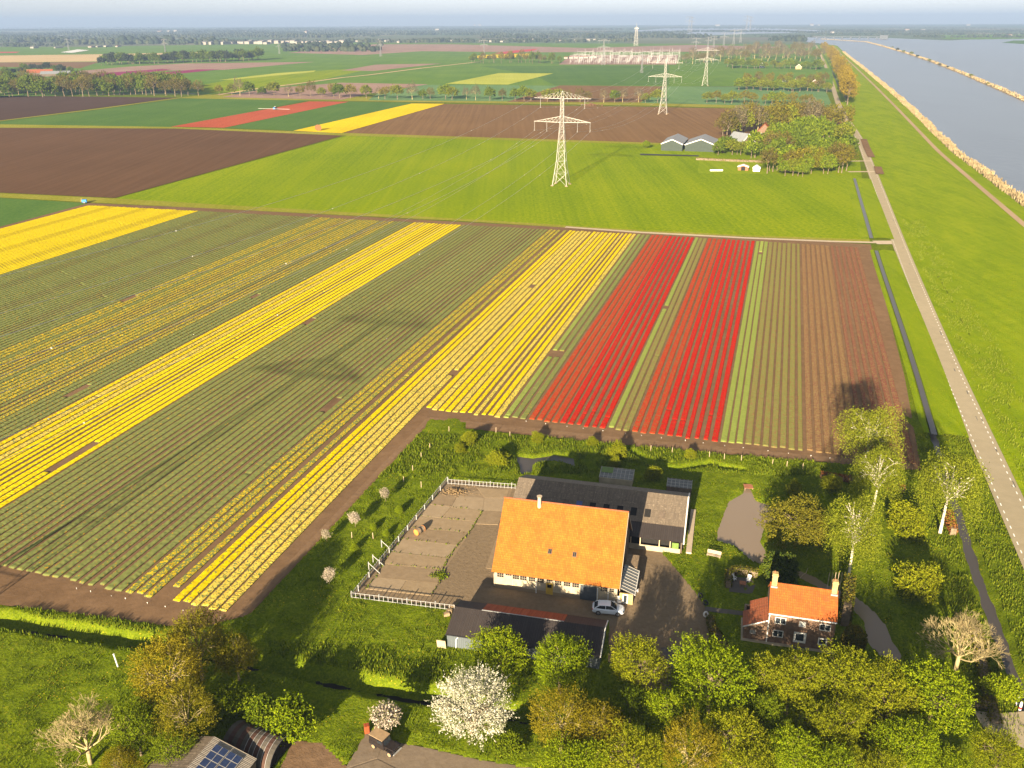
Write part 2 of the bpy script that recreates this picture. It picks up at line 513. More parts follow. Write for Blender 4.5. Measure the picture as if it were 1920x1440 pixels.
ROADSIDE_DITCH = [(1748, 800), (1775, 890), (1800, 960), (1830, 1060), (1862, 1150), (1895, 1240), (1925, 1320), (1960, 1400)]
LOWER_DITCH = [(-120, 1140), (0, 1162), (120, 1181), (290, 1206), (400, 1226), (490, 1243), (600, 1266), (720, 1290), (820, 1306), (900, 1322), (990, 1340)]
BACK_DITCH = [(1185, 846), (1225, 872), (1270, 880), (1330, 868), (1392, 882)]
POND = [(1397, 906), (1411, 915), (1416, 934), (1442, 944), (1468, 956), (1455, 972), (1439, 980), (1432, 996), (1428, 1012), (1439, 1036), (1432, 1057),
        (1410, 1050), (1377, 1021), (1345, 1012), (1342, 999), (1352, 970), (1365, 937), (1392, 921)]
CREEK = [(1494, 1064), (1526, 1076), (1558, 1096), (1600, 1110), (1639, 1141), (1665, 1170), (1675, 1199), (1697, 1228), (1684, 1240), (1649, 1227), (1626, 1202),
         (1616, 1160), (1591, 1131), (1552, 1108), (1520, 1092), (1492, 1076)]
BACK_POND = [(966, 852), (1000, 856), (1040, 850), (1078, 856), (1080, 874), (1062, 866), (1030, 862), (1002, 868), (998, 884), (976, 888), (970, 868)]
YARD = [(838, 898), (968, 912), (1296, 925), (1284, 1030), (1232, 1025), (1300, 1105), (1330, 1150), (1330, 1210), (1262, 1245), (1255, 1330), (1140, 1240), (1142, 1165), (858, 1130), (848, 1142), (658, 1116)]
TULIP_SOIL = [uv(-75.5, 93 - 4.5), uv(-74 + 4.2, 94), uv(-69, 164.8), uv(-22, 166.8), uv(16.4, 170.2), uv(33.4, 171.6), uv(35.6, 225), uv(38, 372), uv(-50, 371), uv(-120, 368.5), uv(-262, 365), uv(-326, 361), uv(-420, 355), uv(-420, 80), uv(-120, 84)]
LOWER_DRIVE = [(548, 1388), (604, 1393), (650, 1436), (690, 1366), (745, 1392), (800, 1402), (900, 1425), (1000, 1440), (1010, 1500), (640, 1500), (500, 1500), (530, 1430)]

def inpoly(x, y, poly):
    n = len(poly)
    r = np.zeros(x.shape, bool)
    for i in range(n):
        x0, y0 = poly[i][0], poly[i][1]
        x1, y1 = poly[(i + 1) % n][0], poly[(i + 1) % n][1]
        c = ((y0 > y) != (y1 > y))
        with np.errstate(divide='ignore', invalid='ignore'):
            xi = (x1 - x0) * (y - y0) / (y1 - y0 + 1e-12) + x0
        r ^= c & (x < xi)
    return r
def polydist(x, y, pts, closed=False):
    d = np.full(x.shape, 1e9)
    n = len(pts)
    for i in range(n if closed else n - 1):
        a, b = pts[i], pts[(i + 1) % n]
        dx, dy = b[0] - a[0], b[1] - a[1]
        t = np.clip(((x - a[0]) * dx + (y - a[1]) * dy) / (dx * dx + dy * dy + 1e-9), 0, 1)
        d = np.minimum(d, np.hypot(x - a[0] - t * dx, y - a[1] - t * dy))
    return d
def smooth_noise(x, y, cell, seed):
    r = np.random.RandomState(seed)
    tab = r.rand(257, 257)
    xi, yi = x / cell, y / cell
    x0, y0 = np.floor(xi).astype(int), np.floor(yi).astype(int)
    fx, fy = xi - x0, yi - y0
    fx, fy = fx * fx * (3 - 2 * fx), fy * fy * (3 - 2 * fy)
    g = lambda a, b: tab[a % 257, b % 257]
    return (g(x0, y0) * (1 - fx) + g(x0 + 1, y0) * fx) * (1 - fy) + (g(x0, y0 + 1) * (1 - fx) + g(x0 + 1, y0 + 1) * fx) * fy

ROADPX = [(1930, 1090), (1898, 1012), (1850, 905), (1800, 788), (1758, 687), (1750, 640)]
ROADPOLY = [(p.x - 0.3, p.y) for p in P(ROADPX)]
ROADPOLY = [(ROADPOLY[0][0] + (ROADPOLY[0][0] - ROADPOLY[1][0]) * 8, ROADPOLY[0][1] + (ROADPOLY[0][1] - ROADPOLY[1][1]) * 8)] + ROADPOLY + [(400, 250), (400, 40)]
HARD = [ROADPOLY, [(p.x, p.y) for p in P(YARD)], [(p.x, p.y) for p in TULIP_SOIL], [(p.x, p.y) for p in P(LOWER_DRIVE)]]
def height(x, y):
    x, y = np.asarray(x, float), np.asarray(y, float)
    z = 0.03 + 0.16 * smooth_noise(x, y, 1.3, 1) + 0.20 * smooth_noise(x, y, 4.0, 2) + 0.09 * smooth_noise(x, y, 0.6, 3) - 0.10
    for h in HARD:
        z = np.where(inpoly(x, y, h), -0.10, z)
    for pts, w, bank, dep in ((ROADSIDE_DITCH, 0.55, 1.2, 1.15), (LOWER_DITCH, 0.2, 1.9, 1.7), (BACK_DITCH, 0.25, 1.0, 0.9)):
        d = polydist(x, y, P(pts)) + 0.5 * (smooth_noise(x, y, 2.2, 5) - 0.5)
        z = z - dep * np.clip(1 - (d - w) / bank, 0, 1)
    for poly in (POND, CREEK, BACK_POND):
        q = [(p.x, p.y) for p in P(poly)]
        d = polydist(x, y, q, True) + 0.4 * (smooth_noise(x, y, 1.5, 6) - 0.5)
        ins = inpoly(x, y, q)
        z = np.where(ins, np.minimum(z, -0.28 - np.clip(d, 0, 2) * 0.4), z - 0.28 * np.clip(1 - d / 0.9, 0, 1))
    return z

def edge_lines(lo, hi, step):
    out = []
    k = 8.0
    while True:
        out.append(k)
        if k > 20000: break
        k *= 2
    return np.array([lo - o for o in out[::-1]] + list(np.arange(lo, hi, step)) + [hi + o for o in out])
xs = edge_lines(-78, 112, 0.5)
ys = edge_lines(70, 176, 0.5)
GX, GY = np.meshgrid(xs, ys)
GZ = np.full(GX.shape, -0.12)
dense = (GX > -79) & (GX < 113) & (GY > 69) & (GY < 177)
GZ[dense] = height(GX[dense], GY[dense])
nx, ny = len(xs), len(ys)
idx = np.arange(nx * ny).reshape(ny, nx)
quads = np.stack([idx[:-1, :-1], idx[:-1, 1:], idx[1:, 1:], idx[1:, :-1]], -1).reshape(-1, 4)
V = np.stack([GX, GY, GZ], -1).reshape(-1, 3)
far = np.hypot(V[:, 0], V[:, 1]) > 17500
sc = 17500 / np.maximum(np.hypot(V[:, 0], V[:, 1]), 1)
V[far, :2] *= sc[far, None]
tag(link('ground', np_mesh('ground', V, quads, M['grass'], smooth=True)), kind='structure')

def sheet(name, pts, mat, z, px=True):
    q = P(pts, z) if px else [Vector((p[0], p[1], z)) for p in pts]
    b = MB()
    b.poly(q)
    me = b.mesh(name, mat)
    if me.polygons[0].normal.z < 0: me.flip_normals()
    return tag(link(name, me), kind='structure')

def ribbon(name, left, right, mat, z=0.05, parent=None, kind='structure'):
    b = MB()
    for i in range(len(left) - 1):
        b.add([(left[i][0], left[i][1], z), (right[i][0], right[i][1], z), (right[i + 1][0], right[i + 1][1], z), (left[i + 1][0], left[i + 1][1], z)], [(0, 1, 2, 3)])
    o = b.build(name, mat, parent)
    if kind: o['kind'] = kind
    return o

def offset(pts, d):
    """pts shifted sideways by d metres to the right of their direction"""
    out = []
    for i in range(len(pts)):
        a, c = pts[max(i - 1, 0)], pts[min(i + 1, len(pts) - 1)]
        t = Vector((c[0] - a[0], c[1] - a[1], 0)).normalized()
        out.append(Vector((pts[i][0] + t.y * d, pts[i][1] - t.x * d, 0)))
    return out

def resample(pts, step):
    out = []
    for i in range(len(pts) - 1):
        a, c = Vector(pts[i]), Vector(pts[i + 1])
        n = max(1, int((c - a).length / step))
        out += [a.lerp(c, k / n) for k in range(n)]
    return out + [Vector(pts[-1])]

# far land: a quilt of fields fading into the haze
def quilt():
    t = NT('far_farmland')
    co = t.coord()
    mp = t.mapping(co, (1 / 420.0, 1 / 900.0, 1), AZ)
    v = t.n('ShaderNodeTexVoronoi', distance='CHEBYCHEV')
    v.inputs['Scale'].default_value = 1.0
    t.l(mp, v.inputs['Vector'])
    sp = t.n('ShaderNodeSeparateColor')
    t.l(v.outputs['Color'], sp.inputs[0])
    col = t.ramp(sp.outputs[0], [(0.0, (0.05, 0.10, 0.03)), (0.3, (0.09, 0.14, 0.04)), (0.5, (0.16, 0.12, 0.085)), (0.62, (0.06, 0.115, 0.04)), (0.8, (0.28, 0.22, 0.14)), (1.0, (0.10, 0.13, 0.05))])
    col = t.mix(t.noise(co, 0.02, 4), col, (0.05, 0.075, 0.03))
    return t.done(col, 0.95, 0.1)
M['quilt'] = quilt()
RING = [(17300 * math.sin(math.radians(a)), 17300 * math.cos(math.radians(a))) for a in range(60, -61, -6)]
sheet('farmland', [(-2600, 1150), (-900, 1150), (700, 1150), (2600, 1150)] + RING, M['quilt'], 0.05, False)

FIELDS = [  # name, outline in the survey photograph, crop, height of the sheet
    ('green_field', [(-500, 88), (130, 88), (640, 80), (1290, 82), (1560, 84), (1560, 130), (-500, 200)], 'green', 0.10),
    ('tan_field', [(-300, 108), (165, 102), (420, 97), (345, 104), (190, 115), (-300, 120)], 'tan', 0.16),
    ('stubble_field', [(-300, 119), (187, 116), (150, 128), (90, 126), (-300, 124)], 'plough_light', 0.22),
    ('red_tulip_field', [(-200, 98), (38, 97), (30, 99), (-200, 101)], 'red_field', 0.22),
    ('brown_field', [(100, 137), (240, 125), (345, 119), (590, 116), (420, 131), (260, 133), (150, 141)], 'pink', 0.20),
    ('green_field', [(140, 150), (250, 147), (430, 131), (600, 117), (880, 112), (760, 130), (640, 147), (410, 178), (376, 176)], 'green', 0.16),
    ('magenta_tulip_field', [(135, 147), (165, 139), (305, 129), (322, 131), (190, 145)], 'magenta_field', 0.30),
    ('magenta_tulip_field', [(170, 147.5), (205, 144), (370, 130), (412, 130), (250, 147.5)], 'magenta_field', 0.30),
    ('lime_field', [(376, 160), (470, 142), (620, 131), (700, 128), (600, 150), (410, 177), (378, 172)], 'wheat', 0.22),
    ('yellow_crop_strip', [(410, 150), (520, 137), (592, 132), (588, 135), (440, 149)], 'lime', 0.26),
    ('pink_field', [(540, 99), (700, 83), (850, 83), (1100, 90), (1300, 84), (1480, 88), (1300, 97), (1000, 98), (790, 96), (680, 103)], 'pink', 0.14),
    ('yellow_tulip_field', [(878, 107), (905, 103), (1000, 100), (1010, 103), (960, 108), (885, 109)], 'yellow_field', 0.24),
    ('red_tulip_field', [(925, 100), (960, 95), (1010, 91), (1000, 95), (950, 101)], 'red_field', 0.24),
    ('green_field', [(640, 151), (790, 132), (900, 119), (1260, 121), (1560, 128), (1562, 162), (1250, 162), (800, 159)], 'green', 0.20),
    ('dark_green_field', [(900, 124), (1255, 123), (1255, 160), (1040, 160), (1000, 140)], 'dark_green', 0.24),
    ('pink_field', [(640, 132), (705, 121), (830, 119), (700, 133)], 'pink', 0.24),
    ('lime_field', [(835, 157), (935, 137), (1038, 137.5), (952, 158.5)], 'lime', 0.28),
    ('brown_field', [(415, 182), (500, 166), (640, 155), (803, 158), (690, 176), (640, 187), (500, 184)], 'pink', 0.24),
    ('blue_green_field', [(690, 188), (712, 172), (800, 159), (1060, 159), (955, 190)], 'teal', 0.18),
    ('brown_field', [(950, 191), (1050, 160), (1242, 162), (1200, 192)], 'plough_light', 0.22),
    ('blue_green_field', [(1200, 193), (1252, 162), (1545, 164), (1562, 201)], 'teal', 0.18),
    ('verge', [(330, 184), (400, 176), (1220, 190), (1566, 202), (1566, 207), (1200, 198), (830, 192), (560, 188)], 'verge', 0.14),
    # between the avenue and the big tulip field
    ('dark_ploughed_field', [(-300, 176), (335, 183), (180, 203), (0, 226), (-300, 262)], 'plough_grey', 0.10),
    ('green_field', [(-300, 266), (0, 228), (180, 206), (345, 184), (580, 188), (330, 238), (0, 233)], 'dark_green', 0.12),
    ('coral_tulip_field', [(320, 237.5), (580, 190), (655, 190.5), (420, 239.5)], 'coral_field', 0.16),
    ('green_field', [(420, 240), (656, 190.5), (778, 193), (550, 245)], 'dark_green', 0.12),
    ('yellow_tulip_field', [(550, 245), (772, 194), (834, 194.5), (640, 249.5)], 'yellow_field', 0.16),
    ('ploughed_field', [(641, 250), (834, 195), (1200, 200), (1560, 207), (1590, 245), (1400, 270), (1200, 267), (900, 259)], 'plough_light', 0.10),
    ('ploughed_field', [(-300, 238), (0, 236), (330, 241), (650, 252), (215, 371), (0, 361), (-300, 350)], 'plough', 0.08),
    ('grass_strip', [(-300, 233), (0, 231), (330, 238), (640, 249), (1240, 268), (1235, 271), (640, 254), (330, 241), (-300, 238)], 'verge', 0.11),
    ('wheat_field', [(216, 372), (652, 253.5), (690, 251), (1235, 270), (1612, 300), (1630, 450), (1400, 442), (1200, 432), (860, 411), (228, 379)], 'wheat', 0.06),
    ('grass_strip', [(-300, 350), (0, 362), (215, 372), (860, 410), (1200, 431), (1400, 441), (1630, 449), (1632, 454), (1200, 435), (860, 414), (160, 379), (0, 370), (-300, 357)], 'verge', 0.09),
    ('dark_green_field', [(-300, 362), (0, 371), (165, 381), (0, 425), (-300, 520)], 'dark_green', 0.05),
]
for nm, pts, mt, z in FIELDS:
    sheet(nm, pts, M[mt], z)
sheet('tulip_field_soil', [(p.x, p.y) for p in TULIP_SOIL], M['soil'], 0.02, False)
def strip_px(name, pts, w, mat, z):
    c = P(pts)
    return ribbon(name, offset(c, -w / 2), offset(c, w / 2), mat, z)
strip_px('field_track', [(410, 178), (480, 167), (560, 157), (640, 146), (690, 141), (790, 128), (900, 116)], 9.0, M['tan'], 0.34)
strip_px('concrete_path', [(1060, 426), (1200, 436), (1400, 446.5), (1560, 453), (1640, 455)], 2.6, M['pale_concrete'], 0.12)
strip_px('farm_access', [(1640, 455), (1660, 455), (1684, 455)], 6.0, M['pale_concrete'], 0.13)
strip_px('field_entrance', [(1556, 205), (1585, 206)], 6.0, M['pale_concrete'], 0.2)
strip_px('field_edge_track', [(-300, 228), (0, 227), (180, 205), (335, 184), (410, 177)], 7.0, M['verge'], 0.2)
# trodden headland beside the last tulip row
ribbon('wheel_track', [uv(-71.4, 93), uv(-70.6, 168)], [uv(-70.2, 93), uv(-69.4, 168)], M['path_soil'], 0.04)
ribbon('headland', [uv(-70, 168.6), uv(-22, 170.4), uv(16, 173), uv(32, 173.6)], [uv(-70, 165.6), uv(-22, 167.6), uv(16, 171), uv(32, 172)], M['path_soil'], 0.035)

# ------------------------------------------------------------------ road, dike, river
road_left = [at(x, y) for x, y in [(1930, 1090), (1898, 1012), (1850, 905), (1800, 788), (1758, 687), (1714, 572), (1670, 451), (1636, 350), (1605, 261), (1583, 226), (1567, 196), (1554, 150), (1541, 112)]]
road_left = [road_left[0] + (road_left[0] - road_left[1]) * 3] + road_left + [at(1528, 84)]
RL = resample(road_left, 12)
def smooth_pts(p, k=3):
    for _ in range(k):
        p = [p[0]] + [(p[i - 1] + p[i] * 2 + p[i + 1]) / 4 for i in range(1, len(p) - 1)] + [p[-1]]
    return p
RL = smooth_pts(RL, 12)
RW = 5.4
road = ribbon('road', RL, offset(RL, RW), M['asphalt'], 0.14)
def dashes(off):
    b = MB()
    acc = 0.0
    a, c = offset(RL, off - 0.09), offset(RL, off + 0.09)
    fa, fc = resample(a, 1.35), None
    c = []
    line = resample(offset(RL, off), 1.3)
    for i in range(0, len(line) - 1, 2):
        p, q = line[i], line[i + 1]
        if p.y > 900: break
        t = (q - p).normalized() * 1.0
        s = Vector((t.y, -t.x, 0)) * 0.09
        q = p + t
        b.add([(p - s).to_tuple()[:2] + (0.148,), (p + s).to_tuple()[:2] + (0.148,), (q + s).to_tuple()[:2] + (0.148,), (q - s).to_tuple()[:2] + (0.148,)], [(0, 1, 2, 3)])
    return b.build('edge_line', M['paint'], road)
dashes(0.75)
dashes(RW - 0.85)
b = MB()
for i in range(26):       # dark tar repairs in the right lane
    k = rnd.randrange(2, 30)
    o0 = offset(RL, rnd.uniform(3.4, 4.9))
    p, q = o0[k], o0[k + 1]
    d = (q - p).normalized()
    ln, w = rnd.uniform(0.5, 4), rnd.uniform(0.05, 0.14)
    s = Vector((d.y, -d.x, 0)) * w
    b.add([((p - s).x, (p - s).y, 0.144), ((p + s).x, (p + s).y, 0.144), ((p + s + d * ln).x, (p + s + d * ln).y, 0.144), ((p - s + d * ln).x, (p - s + d * ln).y, 0.144)], [(0, 1, 2, 3)])
b.build('tar_patch', flat('tar', (0.09, 0.08, 0.07)), road)
# driveways over the roadside ditch
for y in (302, 322):
    strip_px('driveway', [(1590, y + 0.5), (1634 + (y - 302) * 0.33, y)], 3.0, M['pale_concrete'], 0.15)
strip_px('bare_patch', [(1619, 262), (1625, 278), (1634, 296)], 4.5, M['soil'], 0.62)
strip_px('bare_patch', [(1645, 314), (1650, 328)], 4.5, M['soil'], 0.62)

# dike: cross-section carried along the road
track_c = [at(x, y, 1.6) for x, y in [(2090, 560), (1920, 420), (1840, 352), (1760, 284), (1705, 226), (1680, 200), (1640, 160), (1600, 122), (1580, 104), (1560, 84)]]
track_c = [track_c[0] + (track_c[0] - track_c[1]) * 1.4] + track_c
TC = smooth_pts(resample([Vector((p.x, p.y, 0)) for p in track_c], 12), 6)
def at_y(line, y):
    for i in range(len(line) - 1):
        if (line[i].y - y) * (line[i + 1].y - y) <= 0 and line[i].y != line[i + 1].y:
            t = (y - line[i].y) / (line[i + 1].y - line[i].y)
            return line[i].lerp(line[i + 1], t)
    return line[0] if abs(line[0].y - y) < abs(line[-1].y - y) else line[-1]
RR = offset(RL, RW + 0.05)
rows_y = list(np.arange(66, 300, 2.0)) + list(np.arange(300, 1000, 10.0)) + list(np.arange(1000, 3300, 60.0))
prof = [(0.0, 0.10), (0.04, 0.12), (0.075, 0.05), (0.095, 0.0), (0.12, -0.08), (0.14, 0.2), (0.20, 0.7), (0.28, 1.25), (0.36, 1.8), (0.44, 2.35), (0.52, 2.9), (0.58, 3.3), (0.63, 3.5), (0.68, 3.5), (0.74, 3.2), (0.82, 2.6), (0.90, 2.0), (0.96, 1.62), (1.04, 1.58), (1.12, 1.1), (1.20, 0.6), (1.28, 0.2), (1.36, -0.6)]
Vd, Fd = [], []
rs = np.random.RandomState(3)
for j, y in enumerate(rows_y):
    a, c = at_y(RR, y), at_y(TC, y)
    for k, (t, z) in enumerate(prof):
        near = y < 300
        jit = (rs.rand() - 0.5) * (0.22 if near and 0 < k < 17 else 0.0)
        Vd.append((a.x + (c.x - a.x) * t, y + 0.0, z + jit))
n = len(prof)
for j in range(len(rows_y) - 1):
    for k in range(n - 1):
        Fd.append((j * n + k, j * n + k + 1, (j + 1) * n + k + 1, (j + 1) * n + k))
tag(link('dike', np_mesh('dike', np.array(Vd), np.array(Fd), M['dike'], smooth=True)), kind='structure')
def side(y, t, z):
    a, c = at_y(RR, y), at_y(TC, y)
    return Vector((a.x + (c.x - a.x) * t, y, z))
ty = [y for y in rows_y if y > 90]
tr_l = [side(y, 0.975, 0) - Vector((0.0, 0, 0)) for y in ty]
ribbon('river_track', [p - Vector((0.6, 0, 0)) for p in tr_l], [p + Vector((2.3, 0, 0)) for p in tr_l], M['track'], 1.72)

def water_mat(name, c, rough, scale, strength, dist=0.05):
    t = NT(name)
    co = t.coord()
    f = t.noise(t.mapping(co, (1, 0.45, 1), 0.4), scale, 4, 0.65)
    t.bump(f, strength, dist)
    t.p.inputs['IOR'].default_value = 1.33
    big = t.noise(t.mapping(co, (0.02, 0.006, 1), 0.5), 1.0, 4, 0.6)
    c = t.mix(big, tuple(x * 0.75 for x in c), tuple(x * 1.3 for x in c))
    return t.done(c, rough, 0.5)
M['river'] = water_mat('river_water', (0.075, 0.085, 0.10), 0.3, 0.22, 0.5, 0.5)
M['pond'] = water_mat('murky_pond_water', (0.20, 0.152, 0.105), 0.12, 1.2, 0.12)
M['ditch'] = water_mat('ditch_water', (0.050, 0.042, 0.036), 0.35, 1.2, 0.1)
wl = [side(y, 1.31, 0) for y in rows_y]
riv = [(p.x, p.y) for p in wl] + [tuple(at(1500, 77)[:2]), tuple(at(1440, 73)[:2]), tuple(at(1490, 70)[:2]), tuple(at(1660, 71)[:2]), tuple(at(1780, 76)[:2]), tuple(at(1830, 73.5)[:2]), tuple(at(2100, 71)[:2]), tuple(at(2600, 72)[:2]), (4000, 2500), (2500, 800), (1200, 66)]
sheet('river', riv, M['river'], 0.12, False)
sheet('lake', [(1180, 58), (1250, 53), (1420, 52), (1560, 58), (1545, 61), (1420, 63), (1330, 66)], M['river'], 0.3)
sheet('far_shore', [(1750, 66), (1900, 64), (2600, 62), (2600, 73), (1980, 71.5), (1830, 74), (1770, 73)], M['green'], 0.5)
sheet('islet', [(1878, 80), (1900, 76), (2100, 74), (2100, 84), (1930, 83)], M['dark_green'], 0.4)
ISLE = [(1540, 73.5), (1625, 79), (1652, 86), (1700, 100), (1748, 116), (1800, 136), (1850, 157), (1920, 187), (2020, 232)]
isle_w = P(ISLE)
b = MB()
il = resample(isle_w, 14)
for s_ in (-1, 1):
    e = offset(il, s_ * 5.5)
    c_ = offset(il, s_ * 2.0)
    for i in range(len(il) - 1):
        j0, j1 = rnd.uniform(-1, 1), 0
        b.add([(e[i].x, e[i].y, 0.0), (e[i + 1].x, e[i + 1].y, 0.0), (c_[i + 1].x, c_[i + 1].y, 1.3), (c_[i].x, c_[i].y, 1.3)], [(0, 1, 2, 3)])
ca, cb = offset(il, -2.0), offset(il, 2.0)
for i in range(len(il) - 1):
    b.add([(ca[i].x, ca[i].y, 1.3), (cb[i].x, cb[i].y, 1.3), (cb[i + 1].x, cb[i + 1].y, 1.3), (ca[i + 1].x, ca[i + 1].y, 1.3)], [(0, 1, 2, 3)])
tag(b.build('breakwater', flat('reedy_stone_bank', (0.20, 0.155, 0.085), 0.9, vary=0.5, scale=0.12)), kind='structure')

def blades(name, centers, h, w, mat, seed, kind='stuff', lean=0.25):
    """crossing upright blades, one quad each, as one object"""
    r = np.random.RandomState(seed)
    C = np.array(centers, float)
    n_ = len(C)
    ang = r.rand(n_) * 2 * math.pi
    hh = h * (0.6 + 0.8 * r.rand(n_))
    ww = w * (0.6 + 0.8 * r.rand(n_))
    ax = np.stack([np.cos(ang), np.sin(ang), np.zeros(n_)], -1)
    tip = np.stack([(r.rand(n_) - 0.5) * lean * hh, (r.rand(n_) - 0.5) * lean * hh, hh], -1)
    V_ = np.stack([C - ax * ww[:, None], C + ax * ww[:, None], C + tip + ax * ww[:, None] * 0.45, C + tip - ax * ww[:, None] * 0.45], 1).reshape(-1, 3)
    F_ = np.arange(n_ * 4).reshape(-1, 4)
    return tag(link(name, np_mesh(name, V_, F_, mat)), kind=kind)
pts = []
r = np.random.RandomState(5)
for k in range(34000):
    y = 110 + (2600 - 110) * r.rand() ** 2.3
    t = r.uniform(1.20, 1.34)
    if t < 1.25 and r.rand() < 0.6: continue
    p = side(y, t, 0)
    wob = 0.9 * math.sin(y * 0.05) + 0.5 * math.sin(y * 0.17 + 1) + r.normal() * 0.5
    p.x += wob * (t - 1.16) / 0.18
    pts.append((p.x, p.y, 0.0 + max(0, (1.3 - t) * 3)))
blades('reed_bed', pts, 1.7, 0.30, M['reed'], 6)
pts = []
for k in range(5000):
    i = int(r.rand() * (len(il) - 1))
    p = il[i].lerp(il[i + 1], r.rand())
    pts.append((p.x + r.uniform(-4, 4), p.y + r.uniform(-4, 4), 0.8))
blades('breakwater_reeds', pts, 1.6, 0.9, M['reed'], 8)

# water in the near hollows
def water(name, pts, mat, z, grow=1.12):
    q = P(pts)
    c = sum(q, Vector()) / len(q)
    return sheet(name, [((c + (p - c) * grow).x, (c + (p - c) * grow).y) for p in q], mat, z, False)
water('pond', POND, M['pond'], -0.34, 1.04)
cl = P([(1492, 1070), (1530, 1084), (1575, 1106), (1612, 1135), (1640, 1175), (1660, 1212), (1692, 1238)])
ribbon('creek', offset(cl, -3.0), offset(cl, 3.0), M['pond'], -0.34)
water('pond', BACK_POND, M['ditch'], -0.36, 1.02)
def canal(name, pts, w, z, mat='ditch'):
    c = smooth_pts(resample(P(pts), 2.0), 4)
    return ribbon(name, offset(c, -w), offset(c, w), M[mat], z)
canal('ditch', ROADSIDE_DITCH, 1.2, -0.80)
M['ditch_dark'] = water_mat('shaded_ditch_water', (0.012, 0.010, 0.008), 0.5, 1.2, 0.1)  # near-black tone puts the gully's shade into the water colour
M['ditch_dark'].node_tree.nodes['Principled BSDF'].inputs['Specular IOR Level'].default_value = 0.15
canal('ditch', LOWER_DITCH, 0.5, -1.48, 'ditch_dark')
canal('ditch', BACK_DITCH, 0.6, -0.75)
# the same roadside ditch farther off, between low banks
far_ditch = smooth_pts(resample(P([(1643, 470), (1654, 505), (1676, 570), (1700, 642), (1722, 712), (1740, 775), (1752, 815)][::-1]), 4), 3)
ribbon('ditch', offset(far_ditch, -0.6), offset(far_ditch, 0.6), M['ditch'], 0.06)
far_ditch2 = P([(1602, 335), (1612, 370), (1624, 412), (1634, 447)][::-1])
ribbon('ditch', offset(far_ditch2, -0.7), offset(far_ditch2, 0.7), M['ditch'], 0.14)
def bank(name, line, o0, o1, h, z0=0.0, mat='dike'):
    a = offset(line, o0)
    c = offset(line, o1)
    mid1, mid2 = offset(line, o0 + (o1 - o0) * 0.2), offset(line, o0 + (o1 - o0) * 0.7)
    bb = MB()
    for i in range(len(line) - 1):
        for (p, zp), (q, zq) in (((a, z0), (mid1, h)), ((mid1, h), (mid2, h * 0.8)), ((mid2, h * 0.8), (c, z0))):
            bb.add([(p[i].x, p[i].y, zp), (q[i].x, q[i].y, zq), (q[i + 1].x, q[i + 1].y, zq), (p[i + 1].x, p[i + 1].y, zp)], [(0, 1, 2, 3)])
    return tag(bb.build(name, M[mat]), kind='structure')
bank('ditch_bank', far_ditch, 0.85, 7.5, 0.55)
bank('ditch_bank', far_ditch, -0.85, -2.4, 0.35)
bank('ditch_bank', far_ditch2, 0.85, 9.0, 0.5, 0.1)
bank('ditch_bank', far_ditch2, -0.85, -4.5, 0.4, 0.1)
# roadside verge from the field's edge up to the road, and the bright bank beyond the access track
mid = [p for p in RL if 175 < p.y < 345]

# ------------------------------------------------------------------ tulip rows
def row_mesh(kind, base_len, seed):
    r = np.random.RandomState(seed)
    xsn = np.array([-0.66, -0.63, -0.48, -0.25, 0.0, 0.25, 0.48, 0.63, 0.66])
    zsn = np.array([0.0, 0.15, 0.20, 0.21, 0.22, 0.21, 0.20, 0.15, 0.0])
    st = 0.26
    m_ = int(base_len / st)
    k = len(xsn)
    X = np.tile(xsn, (m_ + 1, 1)) + (r.rand(m_ + 1, k) - 0.5) * np.array([0.04, 0.1, 0.12, 0.12, 0.12, 0.12, 0.12, 0.1, 0.04])
    Y = np.tile(np.arange(m_ + 1)[:, None] * st, (1, k)) + (r.rand(m_ + 1, k) - 0.5) * 0.15
    Z = np.tile(zsn, (m_ + 1, 1)) + (r.rand(m_ + 1, k) - 0.5) * np.array([0, 0.08, 0.12, 0.12, 0.12, 0.12, 0.12, 0.08, 0])
    Z[0] = Z[-1] = 0
    c = r.randint(5, m_ - 8)          # one thin spot
    Z[c:c + r.randint(2, 4)] *= 0.45
    I = np.arange((m_ + 1) * k).reshape(m_ + 1, k)
    Q = np.stack([I[:-1, :-1], I[:-1, 1:], I[1:, 1:], I[1:, :-1]], -1).reshape(-1, 4)
    return np_mesh('tulip_row', np.stack([X, Y, Z], -1).reshape(-1, 3), Q, T[kind])
ROWM = {}
def row(u, v0, v1, kind, label, group, seed, wide=1.0):
    base = 60 if v1 - v0 < 100 else 190 if v1 - v0 < 235 else 275
    var = rnd.randrange(3 if base > 60 else 1)
    key = (kind, base, var)
    if key not in ROWM: ROWM[key] = row_mesh(kind, base, sum(map(ord, kind)) + base + var * 7)
    if rnd.random() < 0.5:
        o = link('tulip_row', ROWM[key], None, uv(u, v0, 0.03), -AZ)
    else:
        o = link('tulip_row', ROWM[key], None, uv(u, v1, 0.03), -AZ + math.pi)
    o.scale = (wide, (v1 - v0) / base, 1)
    return tag(o, label, 'flower row', group)
GAPS = []
for gx, gy, gl, gw in ((624, 760, 8, 1.1), (425, 922, 5, 1.1), (140, 733, 8, 1.1), (576, 603, 6, 1.2), (130, 856, 14, 1.0), (1000, 537, 4, 1.0), (1249, 577, 3, 1.0), (1043, 664, 5, 1.2), (240, 560, 7, 1.2), (480, 556, 5, 1.0), (850, 700, 4, 1.0), (1422, 475, 4, 1.0)):
    q = at(gx, gy)
    GAPS.append((q.dot(AXIS_U), q.dot(AXIS_V), gl, gw))
def left_v(u):
    return max(93.0, 132 + 1.005 * (-155 - u) - 45)
